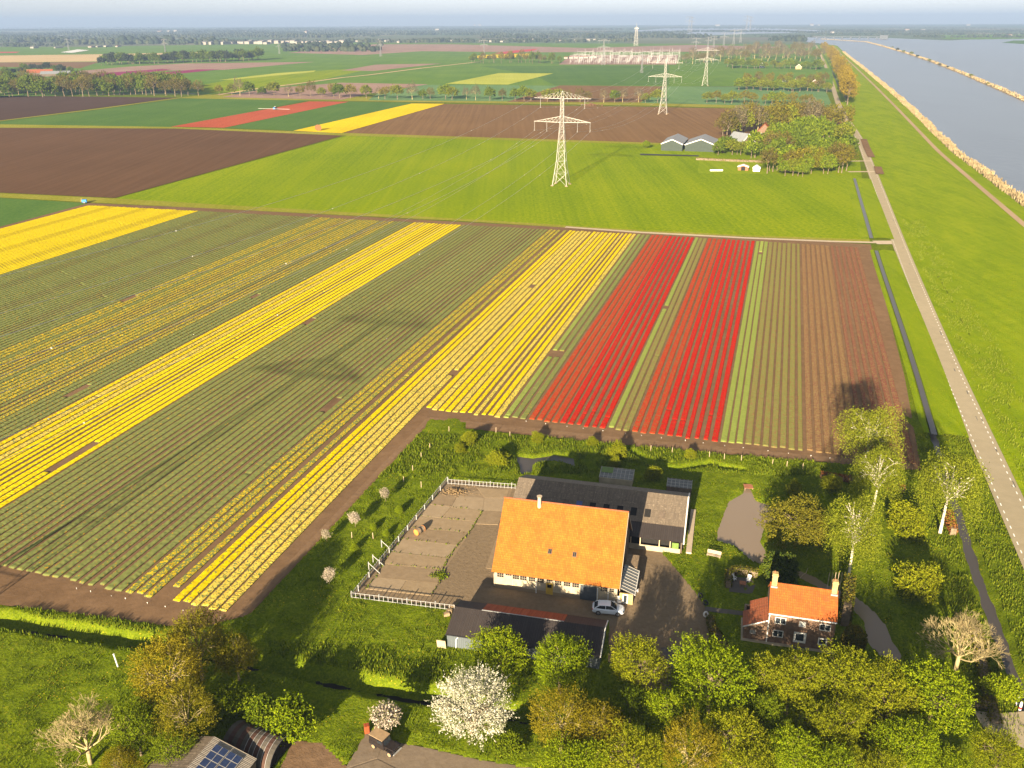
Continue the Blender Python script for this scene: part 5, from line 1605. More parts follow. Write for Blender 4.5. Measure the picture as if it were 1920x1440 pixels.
# lower annex on the left gable
part(house, 'annex_wall', M['brick'], (-3.2, -0.005, 0.0, 0.25, 0, 2.55), (-3.2, -2.95, 0.26, 4.8, 0, 2.55), (-3.2, -0.005, 4.81, 5.06, 0, 2.55))
b = MB().add([(-3.2, 0.0, 2.552), (-0.005, 0.0, 2.552), (-0.005, 0.0, 4.0), (-3.2, 0.25, 2.552), (-0.005, 0.25, 2.552), (-0.005, 0.25, 4.0)], [(0, 1, 2), (5, 4, 3), (0, 3, 4, 1), (0, 2, 5, 3)])
b.build('annex_gable', M['brick'], house)
slope('annex_roof', house, (-3.45, -0.3, 2.5), (-3.45, 3.3, 2.5), (-0.02, 3.3, 4.15), (-0.02, -0.3, 4.15), M['lean_tiles'], 0.1)
slope('annex_roof', house, (-2.5, 3.32, 2.95), (-2.5, 5.4, 2.95), (-0.02, 5.4, 4.15), (-0.02, 3.32, 4.15), M['lean_tiles'], 0.1)
b = MB()
p, q = Vector((-3.45, -0.34, 2.5)), Vector((0, -0.34, 4.16))
d_, u_ = Vector((0, 0, -0.2)), Vector((0, 0.05, 0))
b.add([p, q, q + d_, p + d_, p + u_, q + u_, q + d_ + u_, p + d_ + u_], [(0, 3, 2, 1), (4, 5, 6, 7), (0, 1, 5, 4), (3, 7, 6, 2), (0, 4, 7, 3), (1, 2, 6, 5)])
b.build('bargeboard', M['white'], house)
part(house, 'annex_plinth', M['cream'], (-3.5, -0.06, -0.5, -0.02, 0, 0.22), (-3.5, -3.22, -0.01, 4.8, 0, 0.22))
tr = MB()
for i in range(4): tr.span(-2.3 + i * 0.22, -2.25 + i * 0.22, -0.06, -0.01, 1.2, 1.9)
for i in range(3): tr.span(-2.38, -1.55, -0.09, -0.062, 1.3 + i * 0.22, 1.35 + i * 0.22)
tr.build('trellis', M['white'], house)

# ------------------------------------------------------------------ sheds at the lower left edge
a_ = at(402, 1381, 4.2)
c_ = at(482, 1423, 2.6)
sh = empty('shed', (a_.x, a_.y, 0), math.atan2(c_.y - a_.y, c_.x - a_.x), 'ribbed grey shed with solar panels on its roof at the lower edge', 'shed')
W2 = math.hypot(c_.x - a_.x, c_.y - a_.y)
slope('roof', sh, (W2, -9, 2.6), (W2, 0, 2.6), (0, 0, 4.2), (0, -9, 4.2), M['shed_sheet'], 0.08)
slope('roof', sh, (-W2, -9, 2.6), (-W2, 0, 2.6), (0, 0, 4.2), (0, -9, 4.2), M['old_sheet'], 0.08)
b = MB()
b.add([(-W2 + .2, -0.3, 0), (W2 - .2, -0.3, 0), (W2 - .2, -0.3, 2.55), (0, -0.3, 4.1), (-W2 + .2, -0.3, 2.55), (-W2 + .2, -0.15, 0), (W2 - .2, -0.15, 0), (W2 - .2, -0.15, 2.55), (0, -0.15, 4.1), (-W2 + .2, -0.15, 2.55)], [(0, 1, 2, 3, 4), (9, 8, 7, 6, 5), (0, 5, 6, 1), (1, 6, 7, 2), (4, 9, 5, 0)])
b.span(W2 - 0.4, W2 - 0.2, -8.8, -0.31, 0, 2.5).span(-W2 + 0.2, -W2 + 0.4, -8.8, -0.31, 0, 2.5)
b.build('wall', M['boards'], sh)
sa = math.atan2(4.2 - 2.6, W2)
for i in range(2):
    for j in range(4):
        xx = 1.75 + i * 1.85
        yy = -1.35 - j * 1.12
        zz = 4.2 - xx * math.tan(sa) + 0.16
        fr = MB().box((xx, yy, zz), (1.75 / math.cos(sa), 1.06, 0.05), ry=sa).build('solar_panel', M['pale_steel'], sh)
        for k in range(2):
            MB().box((xx - 0.43 + k * 0.86, yy, zz + 0.03 - (k * 0.86 - 0.43) * math.tan(sa)), (0.80 / math.cos(sa), 0.96, 0.03), ry=sa).build('cell_field', M['solar'], fr)
# arched hut
h0, h1 = at(436, 1372, 1.7), at(528, 1402, 1.7)
hut = empty('arched_hut', (h0.x, h0.y, 0), math.atan2(h1.y - h0.y, h1.x - h0.x), 'round-arched hut of rusty and grey metal hoops beside the solar panel shed', 'hut')
HLn = (h1 - h0).length * 1.0
hr_ = 2.7
nseg = 11
for k in range(nseg):
    x0, x1 = HLn * k / nseg, HLn * (k + 1) / nseg
    b = MB()
    q = 14
    rr_ = hr_ + (0.03 if k % 2 else 0.0)
    for i in range(q):
        a0, a1 = math.pi * i / q, math.pi * (i + 1) / q
        b.add([(x0, rr_ * math.cos(a0), rr_ * math.sin(a0)), (x1, rr_ * math.cos(a0), rr_ * math.sin(a0)), (x1, rr_ * math.cos(a1), rr_ * math.sin(a1)), (x0, rr_ * math.cos(a1), rr_ * math.sin(a1))], [(0, 1, 2, 3)])
    b.build('roof_sheet', M['hut_rust'] if k % 2 else M['hut_grey'], hut)
    if k in (5, 6, 7, 8, 9, 10):
        pts = [(x0, (hr_ + 0.05) * math.cos(math.pi * i / q), (hr_ + 0.05) * math.sin(math.pi * i / q)) for i in range(q + 1)]
        MB().path(pts, 0.035, 4).build('hoop', M['steel'], hut)
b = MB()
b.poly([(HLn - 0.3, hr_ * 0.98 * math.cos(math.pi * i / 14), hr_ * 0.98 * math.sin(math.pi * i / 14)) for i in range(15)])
b.build('dark_opening', M['dark'], hut)  # dark sheet painting the shade inside the hut's open end
b = MB()
for i in range(14):
    a0, a1 = math.pi * i / 14, math.pi * (i + 1) / 14
    for r0, r1 in ((hr_ * 0.985, hr_ + 0.06),):
        b.add([(HLn + 0.01, r0 * math.cos(a0), r0 * math.sin(a0)), (HLn + 0.01, r1 * math.cos(a0), r1 * math.sin(a0)), (HLn + 0.01, r1 * math.cos(a1), r1 * math.sin(a1)), (HLn + 0.01, r0 * math.cos(a1), r0 * math.sin(a1))], [(0, 1, 2, 3)])
b.build('end_arch', M['steel'], hut)

# ------------------------------------------------------------------ yard, slabs and fences
M['concrete_b'] = soil('stained_concrete', (0.165, 0.118, 0.070), (0.25, 0.188, 0.118), None, 0.9, 0.25)
M['concrete_c'] = soil('pale_slab_concrete', (0.215, 0.160, 0.098), (0.30, 0.232, 0.15), None, 0.6, 0.25)
yard = sheet('concrete_yard', [(700, 1100), (840, 926), (962, 914), (944, 962), (905, 965), (838, 1062), (820, 1100)], M['concrete_b'], 0.045)
def bl(p, q, t): return (p[0] + (q[0] - p[0]) * t, p[1] + (q[1] - p[1]) * t)
left_edge = [(803, 946), (780, 967), (760, 989), (754, 1011), (733, 1035), (719, 1058), (703, 1083)]
seam = [(905, 958), (893, 979), (880, 999), (857, 1023), (841, 1047), (829, 1069), (822, 1095)]
left_edge = [(842, 905), (822, 926)] + left_edge + [(686, 1105)]
seam = [(893, 914), (908, 934)] + seam + [(808, 1118)]
def slab_piece(q4, th=0.05, mat='concrete'):
    w = P(q4)
    c = sum(w, Vector()) / 4
    z = 0.07 + rnd.uniform(0, 0.035)
    pts = []
    for p in w:
        d = p - c
        pts.append((c.x + d.x * (1 - 0.07 / max(d.length, .5)), c.y + d.y * (1 - 0.07 / max(d.length, .5)), z + rnd.uniform(-0.012, 0.012)))
    MB().slab(pts, 0.10).build('slab', M[mat], yard)
CM = ['concrete', 'concrete_b', 'concrete_c']
for i in range(1, len(left_edge) - 1):
    l0, l1, s0, s1 = left_edge[i], left_edge[i + 1], seam[i], seam[i + 1]
    cuts = [0, 0.42, 1] if i in (1, 2) else [0, 1]
    if i == len(left_edge) - 2: cuts = [0, 0.5, 1]
    for k in range(len(cuts) - 1):
        slab_piece([bl(l0, s0, cuts[k]), bl(l0, s0, cuts[k + 1]), bl(l1, s1, cuts[k + 1]), bl(l1, s1, cuts[k])], mat=CM[(i + k) % 3])
right_edge = [(955, 919), (950, 935), (946, 960), (934, 985)]
rs_ = [(893, 914), (908, 934), (905, 958), (890, 983)]
for i in range(3):
    slab_piece([rs_[i], right_edge[i], right_edge[i + 1], rs_[i + 1]], mat=CM[(i * 2) % 3])
slab_piece([(934, 1010), (938, 990), (922, 1068), (910, 1066)], mat='concrete_b')
# weeds growing from the joints
pts = []
rw = np.random.RandomState(12)
for ln in (seam[2:], left_edge[1:], [(833, 1070), (826, 1090), (836, 1080), (828, 1085)]):
    for p in resample(P(ln), 0.22):
        pts.append((p.x + rw.normal() * 0.10, p.y + rw.normal() * 0.10, 0.05))
for i in range(2, 8):
    for p in resample(P([left_edge[i], seam[i]]), 0.2):
        if rw.rand() < 0.4: pts.append((p.x + rw.normal() * 0.1, p.y + rw.normal() * 0.1, 0.05))
for k in range(160):
    p = at(824 + rw.normal() * 8, 1080 + rw.normal() * 3.5)
    pts.append((p.x, p.y, 0.05))
blades('joint_weeds', pts, 0.22, 0.13, M['tuft'], 13)

PALE_FENCE = flat('weathered_white_paling', (0.25, 0.245, 0.235), 0.7, vary=0.2)
def paling_fence(p, q, h, gap, label, cover=None):
    p, q = Vector((p.x, p.y, 0)), Vector((q.x, q.y, 0))
    ln = (q - p).length
    e = empty('paling_fence', p, math.atan2(q.y - p.y, q.x - p.x), label, 'fence')
    for z in (0.22, h - 0.12):
        part(e, 'rail', M['steel'], (0, ln, 0.032, 0.08, z - 0.035, z + 0.035))
    n_ = int(ln / gap)
    pale = MB().span(-0.042, 0.042, -0.03, 0.03, 0.05, h).mesh('pale', cover or PALE_FENCE)
    for i in range(n_ + 1):
        link('pale', pale, e, (ln * i / n_, 0, 0))
    post = MB().span(-0.08, 0.08, 0.12, 0.28, 0, h + 0.1).mesh('post', M['steel'])
    for i in range(0, n_ + 1, 6):
        link('post', post, e, (ln * i / n_, 0, 0))
    return e
paling_fence(at(659, 1122), at(852, 1146), 1.15, 0.72, 'white paling fence along the near side of the concrete yard')
paling_fence(at(838, 904), at(660, 1121), 1.1, 0.62, 'grey paling fence along the meadow side of the concrete yard', M['steel'])
paling_fence(at(840, 908), at(966, 917), 1.15, 0.66, 'white paling fence along the back of the concrete yard')
for i, (x, y) in enumerate([(716, 1028), (700, 1056), (692, 1070)]):
    p = at(x, y)
    bb = MB().tube((0, 0, 1.5), (1.9, -0.9, 0.1), 0.07, n=5).tube((0, 0, 0), (0, 0, 1.7), 0.08, n=5)
    tag(bb.build('brace_post', M['steel'], None, (p.x, p.y, 0), 0), ('slanting brace post farthest along the meadow side fence', 'tall slanting brace post in the middle of the meadow side fence', 'slanting brace post nearest the lower fence corner')[i], 'brace', 'brace posts of the meadow side fence')
p = at(832, 915)
r = np.random.RandomState(4)
b = MB()
for k in range(260):
    a, d = r.rand() * 6.28, abs(r.normal()) * 1.5
    s = 0.08 + 0.16 * r.rand()
    b.box((p.x + 2.2 + math.cos(a) * d * 1.5, p.y - 1.6 + math.sin(a) * d, max(0.05, 0.55 - d * 0.25) * r.rand()), (s * 1.6, s, s * 0.6), a, 0, r.rand() - .5, r.rand() - .5)
tag(b.build('rubble_heap', M['rubble']), 'heap of straw and rubble in the back corner of the concrete yard', 'rubble heap', None, 'stuff')
# drum lying on the slabs
p = at(787, 1000)
dr = empty('drum', (p.x, p.y, 0.62), math.radians(52), 'orange-ended drum lying on the concrete yard', 'drum')
MB().tube((-0.85, 0, 0), (0.85, 0, 0), 0.55, n=16).build('barrel', M['wood'], dr)
for x in (-0.87, 0.87): MB().tube((x - 0.03, 0, 0), (x + 0.03, 0, 0), 0.58, n=16).build('end_plate', M['orange_paint'], dr)
MB().tube((-0.1, 0, 0), (0.25, 0, 0), 0.57, n=16).build('band', M['black'], dr)

# ------------------------------------------------------------------ vehicles
def loft(sections, mb, mi=0, closed=True):
    n_ = len(sections[0])
    vs = [p for s in sections for p in s]
    fs = []
    for i in range(len(sections) - 1):
        for j in range(n_ if closed else n_ - 1):
            k = (j + 1) % n_
            fs.append((i * n_ + j, i * n_ + k, (i + 1) * n_ + k, (i + 1) * n_ + j))
    fs.append(tuple(range(n_))[::-1])
    fs.append(tuple((len(sections) - 1) * n_ + j for j in range(n_)))
    mb.add(vs, fs, mi)
def wheel(parent, x, y, r_=0.34, w=0.24, rim='rim'):
    s = 1 if y > 0 else -1
    t = MB().tube((x, y - w / 2, r_), (x, y + w / 2, r_), r_, n=18).build('wheel', M['black'], parent)
    MB().tube((x, y + s * w / 2, r_), (x, y + s * (w / 2 + 0.02), r_), r_ * 0.66, n=14).build('rim', M[rim], t)
c0 = at(1140, 1147)
car = empty('car', (c0.x, c0.y, 0), math.radians(-8), 'white hatchback car parked in front of the barn', 'car')
b = MB()
sec = []
for x, hw, zl, zb in [(-2.22, 0.70, 0.45, 0.78), (-2.1, 0.84, 0.30, 0.95), (-1.5, 0.92, 0.22, 1.0), (-0.4, 0.93, 0.20, 0.97), (0.7, 0.93, 0.20, 0.95), (1.5, 0.90, 0.22, 0.86), (2.05, 0.82, 0.28, 0.74), (2.24, 0.62, 0.40, 0.62)]:
    sec.append([(x, -hw * 0.9, zl), (x, -hw, zl + 0.15), (x, -hw, zb - 0.12), (x, -hw * 0.88, zb), (x, 0, zb + 0.04), (x, hw * 0.88, zb), (x, hw, zb - 0.12), (x, hw, zl + 0.15), (x, hw * 0.9, zl)])
loft(sec, b)
b.build('body', M['car_paint'], car, smooth=False)
b = MB()
sec = []
for x, hw, z0, z1, tw in [(-1.95, 0.78, 0.96, 1.02, 0.70), (-1.25, 0.82, 0.97, 1.40, 0.62), (-0.3, 0.83, 0.97, 1.47, 0.64), (0.45, 0.82, 0.96, 1.40, 0.62), (1.2, 0.78, 0.92, 0.98, 0.72)]:
    sec.append([(x, -hw, z0), (x, -tw, z1), (x, tw, z1), (x, hw, z0)])
loft(sec, b)
b.build('windows', M['glass'], car)
b = MB()
sec = []
for x, tw, z in [(-1.45, 0.66, 1.33), (-1.2, 0.67, 1.435), (-0.3, 0.69, 1.50), (0.35, 0.67, 1.45)]:
    sec.append([(x, -tw, z - 0.05), (x, -tw * 0.94, z + 0.01), (x, 0, z + 0.04), (x, tw * 0.94, z + 0.01), (x, tw, z - 0.05)])
loft(sec, b)
b.build('roof', M['car_paint'], car)
for s in (-1, 1):
    MB().path([(1.15, s * 0.79, 0.98), (0.42, s * 0.655, 1.42)], 0.045, 5).build('pillar', M['car_paint'], car)
    MB().path([(-0.35, s * 0.845, 0.98), (-0.35, s * 0.67, 1.46)], 0.04, 5).build('pillar', M['car_paint'], car)
    MB().path([(-1.85, s * 0.79, 1.0), (-1.2, s * 0.665, 1.42)], 0.07, 5).build('pillar', M['car_paint'], car)
    MB().box((0.85, s * 0.99, 1.0), (0.16, 0.2, 0.13)).build('mirror', M['car_paint'], car)
    MB().box((2.06, s * 0.62, 0.66), (0.2, 0.36, 0.14), s * -0.3).build('headlight', M['glass'], car)
    MB().box((-2.12, s * 0.66, 0.82), (0.14, 0.36, 0.14), s * 0.3).build('tail_light', M['red_lamp'], car)
    for x in (-1.35, 1.38): wheel(car, x, s * 0.84)
car.scale = (1.08, 1.05, 1.08)
c0, c1 = at(703, 1396), at(743, 1412)
jp = empty('off_road_car', ((c0.x + c1.x) / 2, (c0.y + c1.y) / 2, 0), math.atan2(c1.y - c0.y, c1.x - c0.x) - 0.12, 'old dark off-road car with a tan canvas roof on the concrete drive', 'car')
b = MB()
b.span(-1.95, 0.45, -0.78, 0.78, 0.55, 1.15).span(0.45, 1.85, -0.62, 0.62, 0.62, 1.12)
b.build('body', M['olive_drab'], jp)
b = MB()
loft([[(-1.93, -0.76, 1.15), (-1.9, -0.7, 1.85), (-1.9, 0.7, 1.85), (-1.93, 0.76, 1.15)], [(0.4, -0.76, 1.15), (0.18, -0.7, 1.86), (0.18, 0.7, 1.86), (0.4, 0.76, 1.15)]], b)
b.build('cab', M['olive_drab'], jp)
MB().box((-0.86, 0, 1.90), (2.16, 1.5, 0.08)).build('canvas_roof', M['canvas'], jp)
for s in (-1, 1):
    MB().box((1.3, s * 0.80, 0.95), (0.95, 0.36, 0.08)).build('wing', M['olive_drab'], jp)
    MB().box((-0.2, s * 0.765, 1.5), (0.7, 0.03, 0.4)).build('window', M['glass'], jp)
    MB().tube((1.84, s * 0.45, 0.9), (1.9, s * 0.45, 0.9), 0.12, n=10).build('headlight', M['glass'], jp)
    for x in (-1.25, 1.3): wheel(jp, x, s * 0.72, 0.40, 0.24, 'canvas')
MB().add([(0.46, -0.6, 1.16), (0.46, 0.6, 1.16), (0.28, 0.6, 1.75), (0.28, -0.6, 1.75)], [(0, 1, 2, 3)]).build('windscreen', M['glass'], jp)
MB().box((1.95, 0, 0.6), (0.1, 1.5, 0.16)).build('bumper', M['steel'], jp)
M['drive_concrete'] = soil('tree_shaded_concrete', (0.130, 0.100, 0.070), (0.215, 0.168, 0.118), None, 0.9, 0.25)  # darker concrete, with the shade of the trees put into its colour
ld = sheet('concrete_drive', LOWER_DRIVE[2:10], M['drive_concrete'], 0.04)
sheet('dirt_drive', [(548, 1388), (604, 1393), (650, 1437), (640, 1500), (500, 1500), (530, 1430)], M['path_soil'], 0.04)
for q4 in ([(654, 1440), (694, 1372), (720, 1392), (708, 1422)], [(654, 1442), (708, 1424), (748, 1444), (700, 1500), (640, 1500)][:4]):
    w = P(q4)
    c = sum(w, Vector()) / 4
    MB().slab([(c.x + (p.x - c.x) * 0.97, c.y + (p.y - c.y) * 0.97, 0.075) for p in w], 0.1).build('slab', M['drive_concrete'], ld)
p = at(688, 1373)
bn = empty('bin', (p.x, p.y, 0), 0.3, 'rusty red bin beside the old off-road car', 'bin')
MB().box((0, 0, 0.55), (0.6, 0.6, 1.1)).build('body', M['rust_sheet'], bn)
MB().box((0, 0, 1.14), (0.68, 0.68, 0.08)).build('lid', M['rust_sheet'], bn)
p = at(708, 1368)
tag(MB().tube((0, 0, 0), (0, 0, 0.5), 0.45, 0.4, 10).tube((0.5, 0.3, 0), (0.5, 0.3, 0.4), 0.35, 0.3, 10).build('log_stump', M['pale_wood'], None, (p.x, p.y, 0)), 'sawn pale tree stumps under the small blossoming tree', 'stump')

# ------------------------------------------------------------------ garden things
def plastic_chair(x, y, rz, label, group):
    p = at(x, y)
    e = empty('garden_chair', (p.x, p.y, 0), rz, label, 'chair', group)
    MB().box((0, 0, 0.43), (0.56, 0.56, 0.05)).build('seat', M['plastic'], e)
    b_ = MB().box((0, 0.30, 0.85), (0.56, 0.05, 0.8), rx=-0.25)
    b_.build('backrest', M['plastic'], e)
    lg = MB().box((0, 0, 0.21), (0.06, 0.06, 0.42)).mesh('leg', M['plastic'])
    for sx in (-1, 1):
        for sy in (-1, 1): link('leg', lg, e, (sx * 0.24, sy * 0.24, 0))
        MB().box((sx * 0.3, 0, 0.66), (0.06, 0.6, 0.05)).build('armrest', M['plastic'], e)
    return e
plastic_chair(1376, 1089, 0.6, 'left white reclining chair at the terrace table', 'terrace chairs')
plastic_chair(1403, 1092, -0.6, 'right white reclining chair at the terrace table', 'terrace chairs')
plastic_chair(1186, 1108, 1.8, 'white plastic chair nearest the glazed lean-to', 'chairs by the lean-to')
plastic_chair(1192, 1111, 2.4, 'white plastic chair a step out from the glazed lean-to', 'chairs by the lean-to')
plastic_chair(1154, 1131, 0.2, 'left white plastic chair by the lean-to door', 'chairs by the lean-to door')
plastic_chair(1161, 1133, 0.0, 'right white plastic chair by the lean-to door', 'chairs by the lean-to door')
p = at(1392, 1100)
tb = empty('garden_table', (p.x, p.y, 0), HRZ, 'square wooden table between the two white terrace chairs', 'table')
MB().box((0, 0, 0.72), (1.0, 0.95, 0.06)).build('tabletop', M['terracotta'], tb)
lg = MB().box((0, 0, 0.35), (0.08, 0.08, 0.7)).mesh('leg', M['wood'])
for sx in (-1, 1):
    for sy in (-1, 1): link('leg', lg, tb, (sx * 0.4, sy * 0.4, 0))
sheet('terrace', [(1369, 1092), (1383, 1082), (1408, 1084), (1416, 1098), (1410, 1114), (1367, 1109)], M['paver'], 0.2)
p = at(1338, 1045)
bn = empty('bench', (p.x, p.y, 0), math.radians(-24), 'pale slatted bench on the lawn beside the big pond', 'bench')
for k in range(3): MB().box((0, -0.25 + k * 0.22, 0.45), (2.3, 0.18, 0.05)).build('seat_slat', M['pale_concrete'], bn)
for k in range(3): MB().box((0, 0.32 + k * 0.05, 0.62 + k * 0.2), (2.3, 0.05, 0.16), rx=-0.25).build('back_slat', M['pale_concrete'], bn)
for s in (-1, 1): MB().box((s * 1.05, 0, 0.22), (0.1, 0.55, 0.44)).build('leg', M['wood'], bn)
for i, (x, y, lb) in enumerate([(1170, 1127, 'wooden barrel planter by the lean-to corner'), (1176, 1118, 'smaller tub planter behind the wooden barrel')]):
    p = at(x, y)
    e = empty('barrel_planter', (p.x, p.y, 0), 0, lb, 'planter')
    MB().tube((0, 0, 0), (0, 0, 0.35), 0.36, 0.44, 12).tube((0, 0, 0.35), (0, 0, 0.75), 0.44, 0.38, 12).build('barrel', M['wood'], e)
    MB().tube((0, 0, 0.3), (0, 0, 0.4), 0.455, 0.455, 12).build('hoop', M['steel'], e)
    link('plant', np_mesh('plant', leaf_quads(np.random.RandomState(i).randn(60, 3) * [0.25, 0.25, 0.2] + [0, 0, 0.95], 0.12, np.random.RandomState(i)), np.arange(240).reshape(-1, 4), LEAF['mid']), e)
def tyre(x, y, label, mat, tilt=0.0):
    p = at(x, y)
    b_ = MB()
    R_, r_ = 0.36, 0.13
    V_, F_ = [], []
    for i in range(14):
        for j in range(8):
            a, c = 2 * math.pi * i / 14, 2 * math.pi * j / 8
            V_.append(((R_ + r_ * math.cos(c)) * math.cos(a), (R_ + r_ * math.cos(c)) * math.sin(a), r_ * math.sin(c) + r_))
            F_.append((i * 8 + j, ((i + 1) % 14) * 8 + j, ((i + 1) % 14) * 8 + (j + 1) % 8, i * 8 + (j + 1) % 8))
    b_.add(V_, F_)
    o_ = b_.build('tyre', M[mat], None, (p.x, p.y, 0.02 + abs(math.sin(tilt)) * 0.36))
    o_.rotation_euler = (tilt, 0, 0.5)
    tag(o_, label, 'tyre', 'tyres at the edge of the yard')
tyre(1312, 1120, 'black tyre at the lawn corner of the yard, upper one', 'black', 0.9)
tyre(1322, 1133, 'black tyre at the lawn corner of the yard, lower one', 'black', 0.7)
tyre(1322, 1155, 'white painted tyre by the hedge end at the yard edge', 'white', 1.2)
strip_px('garden_path', [(1322, 1143), (1350, 1147), (1394, 1152)], 1.1, M['paver'], 0.2)
strip_px('brick_path', [(1497, 1222), (1499, 1245)], 1.2, M['terracotta'], 0.2)
sheet('paved_drive', [(1238, 1214), (1330, 1210), (1300, 1250), (1290, 1330), (1235, 1330), (1258, 1250)], M['paver'], 0.036)
sheet('drive', [(1825, 1332), (1870, 1338), (1960, 1330), (1960, 1420), (1848, 1372)], M['asphalt'], 0.35)
p = at(1403, 913)
dk = empty('jetty', (p.x, p.y, 0), -0.1, 'small brown wooden jetty at the far end of the big pond', 'jetty')
for k in range(6): MB().box((0, -0.7 + k * 0.28, 0.16), (1.7, 0.25, 0.06)).build('plank', M['terracotta'], dk)
for sx in (-1, 1): MB().box((sx * 0.7, 0, -0.1), (0.12, 1.6, 0.5)).build('beam', M['wood'], dk)
b = MB()
for k in range(5):
    b.tube((-1.2 + k * 0.5, -0.6, 0.1), (-0.3 + k * 0.5, 1.4, 1.9), 0.05, n=5)
p = at(1562, 1102)
tag(b.build('pole_stack', M['pale_wood'], None, (p.x, p.y, 0)), 'bundle of leaning poles over the creek behind the house', 'poles')
p = at(1506, 1084)
tag(MB().path([(0, 0, 0.1), (0.7, 0.5, 0.5), (1.3, 0.9, 0.6), (1.8, 1.7, 1.0)], [0.09, 0.07, 0.05, 0.03], 5).build('fallen_branch', M['pale_wood'], None, (p.x - 0.6, p.y, -0.2)), 'fallen pale branch lying across the creek', 'branch')

def hedge(name, pts, w, h, leaf, label, den=90, size=0.16, cat='hedge'):
    line = resample(P(pts), 0.8)
    e = empty(name, line[0], 0, label, cat)
    o0 = line[0]
    b_ = MB()
    a, c = offset(line, -w * 0.38), offset(line, w * 0.38)
    for i in range(len(line) - 1):
        q = [a[i] - o0, c[i] - o0, c[i + 1] - o0, a[i + 1] - o0]
        vs = [(p_.x, p_.y, 0) for p_ in q] + [(p_.x, p_.y, h * 0.86) for p_ in q]
        b_.add(vs, [(0, 1, 5, 4), (1, 2, 6, 5), (2, 3, 7, 6), (3, 0, 4, 7), (4, 5, 6, 7)])
    b_.build('stems', M['bark'], e)
    r_ = np.random.RandomState(len(label))
    C = []
    for i in range(len(line) - 1):
        d_ = line[i + 1] - line[i]
        for k in range(int(den * d_.length * (w + 2 * h) / 3)):
            t = r_.rand()
            p_ = line[i] + d_ * t - o0
            s = Vector((d_.y, -d_.x, 0)).normalized()
            u_ = r_.rand() * (2 * h + w)
            if u_ < h: off, z_ = -w / 2, u_
            elif u_ < h + w: off, z_ = u_ - h - w / 2, h
            else: off, z_ = w / 2, u_ - h - w
            C.append((p_.x + s.x * off + r_.normal() * 0.06, p_.y + s.y * off + r_.normal() * 0.06, z_ + r_.normal() * 0.07))
    V_ = leaf_quads(np.array(C), size, r_)
    link('foliage', np_mesh('foliage', V_, np.arange(len(V_)).reshape(-1, 4), LEAF[leaf]), e)
    return e
hedge('hedge', [(1365, 1104), (1366, 1082), (1384, 1076), (1420, 1084)], 1.0, 1.5, 'yew', 'low clipped hedge curving round the terrace')
hedge('hedge', [(1331, 1162), (1334, 1182), (1350, 1204), (1358, 1220)], 1.1, 1.0, 'yew', 'low dark hedge between the yard and the house lawn')
hedge('hedge', [(1583, 1176), (1587, 1120)], 1.5, 4.4, 'yew', 'tall clipped evergreen hedge behind the right chimney of the house', 110)
hedge('hedge', [(1538, 897), (1600, 905)], 1.2, 1.3, 'rust', 'rusty brown hedge below the maroon tulip rows')
hedge('hedge', [(1664, 915), (1695, 924)], 1.2, 1.3, 'rust', 'short rusty hedge between the hindmost birches')
hedge('hedge', [(1774, 972), (1786, 1006)], 1.2, 1.8, 'rust', 'rust-red upright hedge at the foot of the thick white birch')
hedge('hedge', [(1808, 1322), (1862, 1334)], 1.3, 1.4, 'yew', 'olive clipped hedge beside the drive at the right edge')
hedge('hedge', [(1828, 1180), (1850, 1300), (1866, 1360)], 1.4, 0.9, 'olive', 'long low hedge between the garden and the ditch', 60)
b = MB()
for i, (x, y, lb) in enumerate([(1906, 1322, 'left white gate post at the drive by the ditch'), (1911, 1334, 'right white gate post at the drive by the ditch')]):
    p = at(x, y)
    e = empty('gate_post', (p.x, p.y, 0), 0, lb, 'post', 'gate posts')
    MB().tube((0, 0, -0.3), (0, 0, 1.4), 0.17, 0.17, 8).tube((0, 0, 1.4), (0, 0, 1.6), 0.17, 0.08, 8).build('post', M['white'], e)
    MB().tube((0, 0, 0.5), (0, 0, 0.8), 0.18, 0.18, 8).build('band', M['red_lamp'] if i else M['black'], e)
p = at(222, 1252)
tag(MB().tube((0, 0, -0.2), (-0.25, 0, 2.3), 0.09, n=6).box((-0.25, 0, 2.32), (0.2, 0.2, 0.1)).build('white_pole', M['white'], None, (p.x, p.y, 0)), 'white leaning pole in the meadow left of the budding trees', 'pole')
fp = MB().tube((0, 0, -0.2), (0, 0, 1.3), 0.07, 0.06, 6).tube((0, 0, 1.3), (0, 0, 1.36), 0.06, 0.02, 6).mesh('fence_post', M['pale_wood'])
for i, (x, y) in enumerate([(1358, 862), (1390, 865), (1448, 872), (1475, 876), (1505, 880), (1220, 846), (1260, 850), (1300, 856), (806, 842), (790, 860), (774, 884), (757, 905), (790, 915), (842, 810), (930, 812), (956, 820), (1330, 858), (660, 1010), (700, 1012)]):
    p = at(x, y)
    o = link('fence_post', fp, None, (p.x, p.y, 0.05), rnd.random())
    o.rotation_euler.x = rnd.uniform(-0.08, 0.08)
    tag(o, 'weathered wooden post at the back of the farm meadow' if i > 7 else 'weathered wooden post along the back ditch of the farm', 'post', 'fence posts, meadow' if i > 7 else 'fence posts, back ditch')
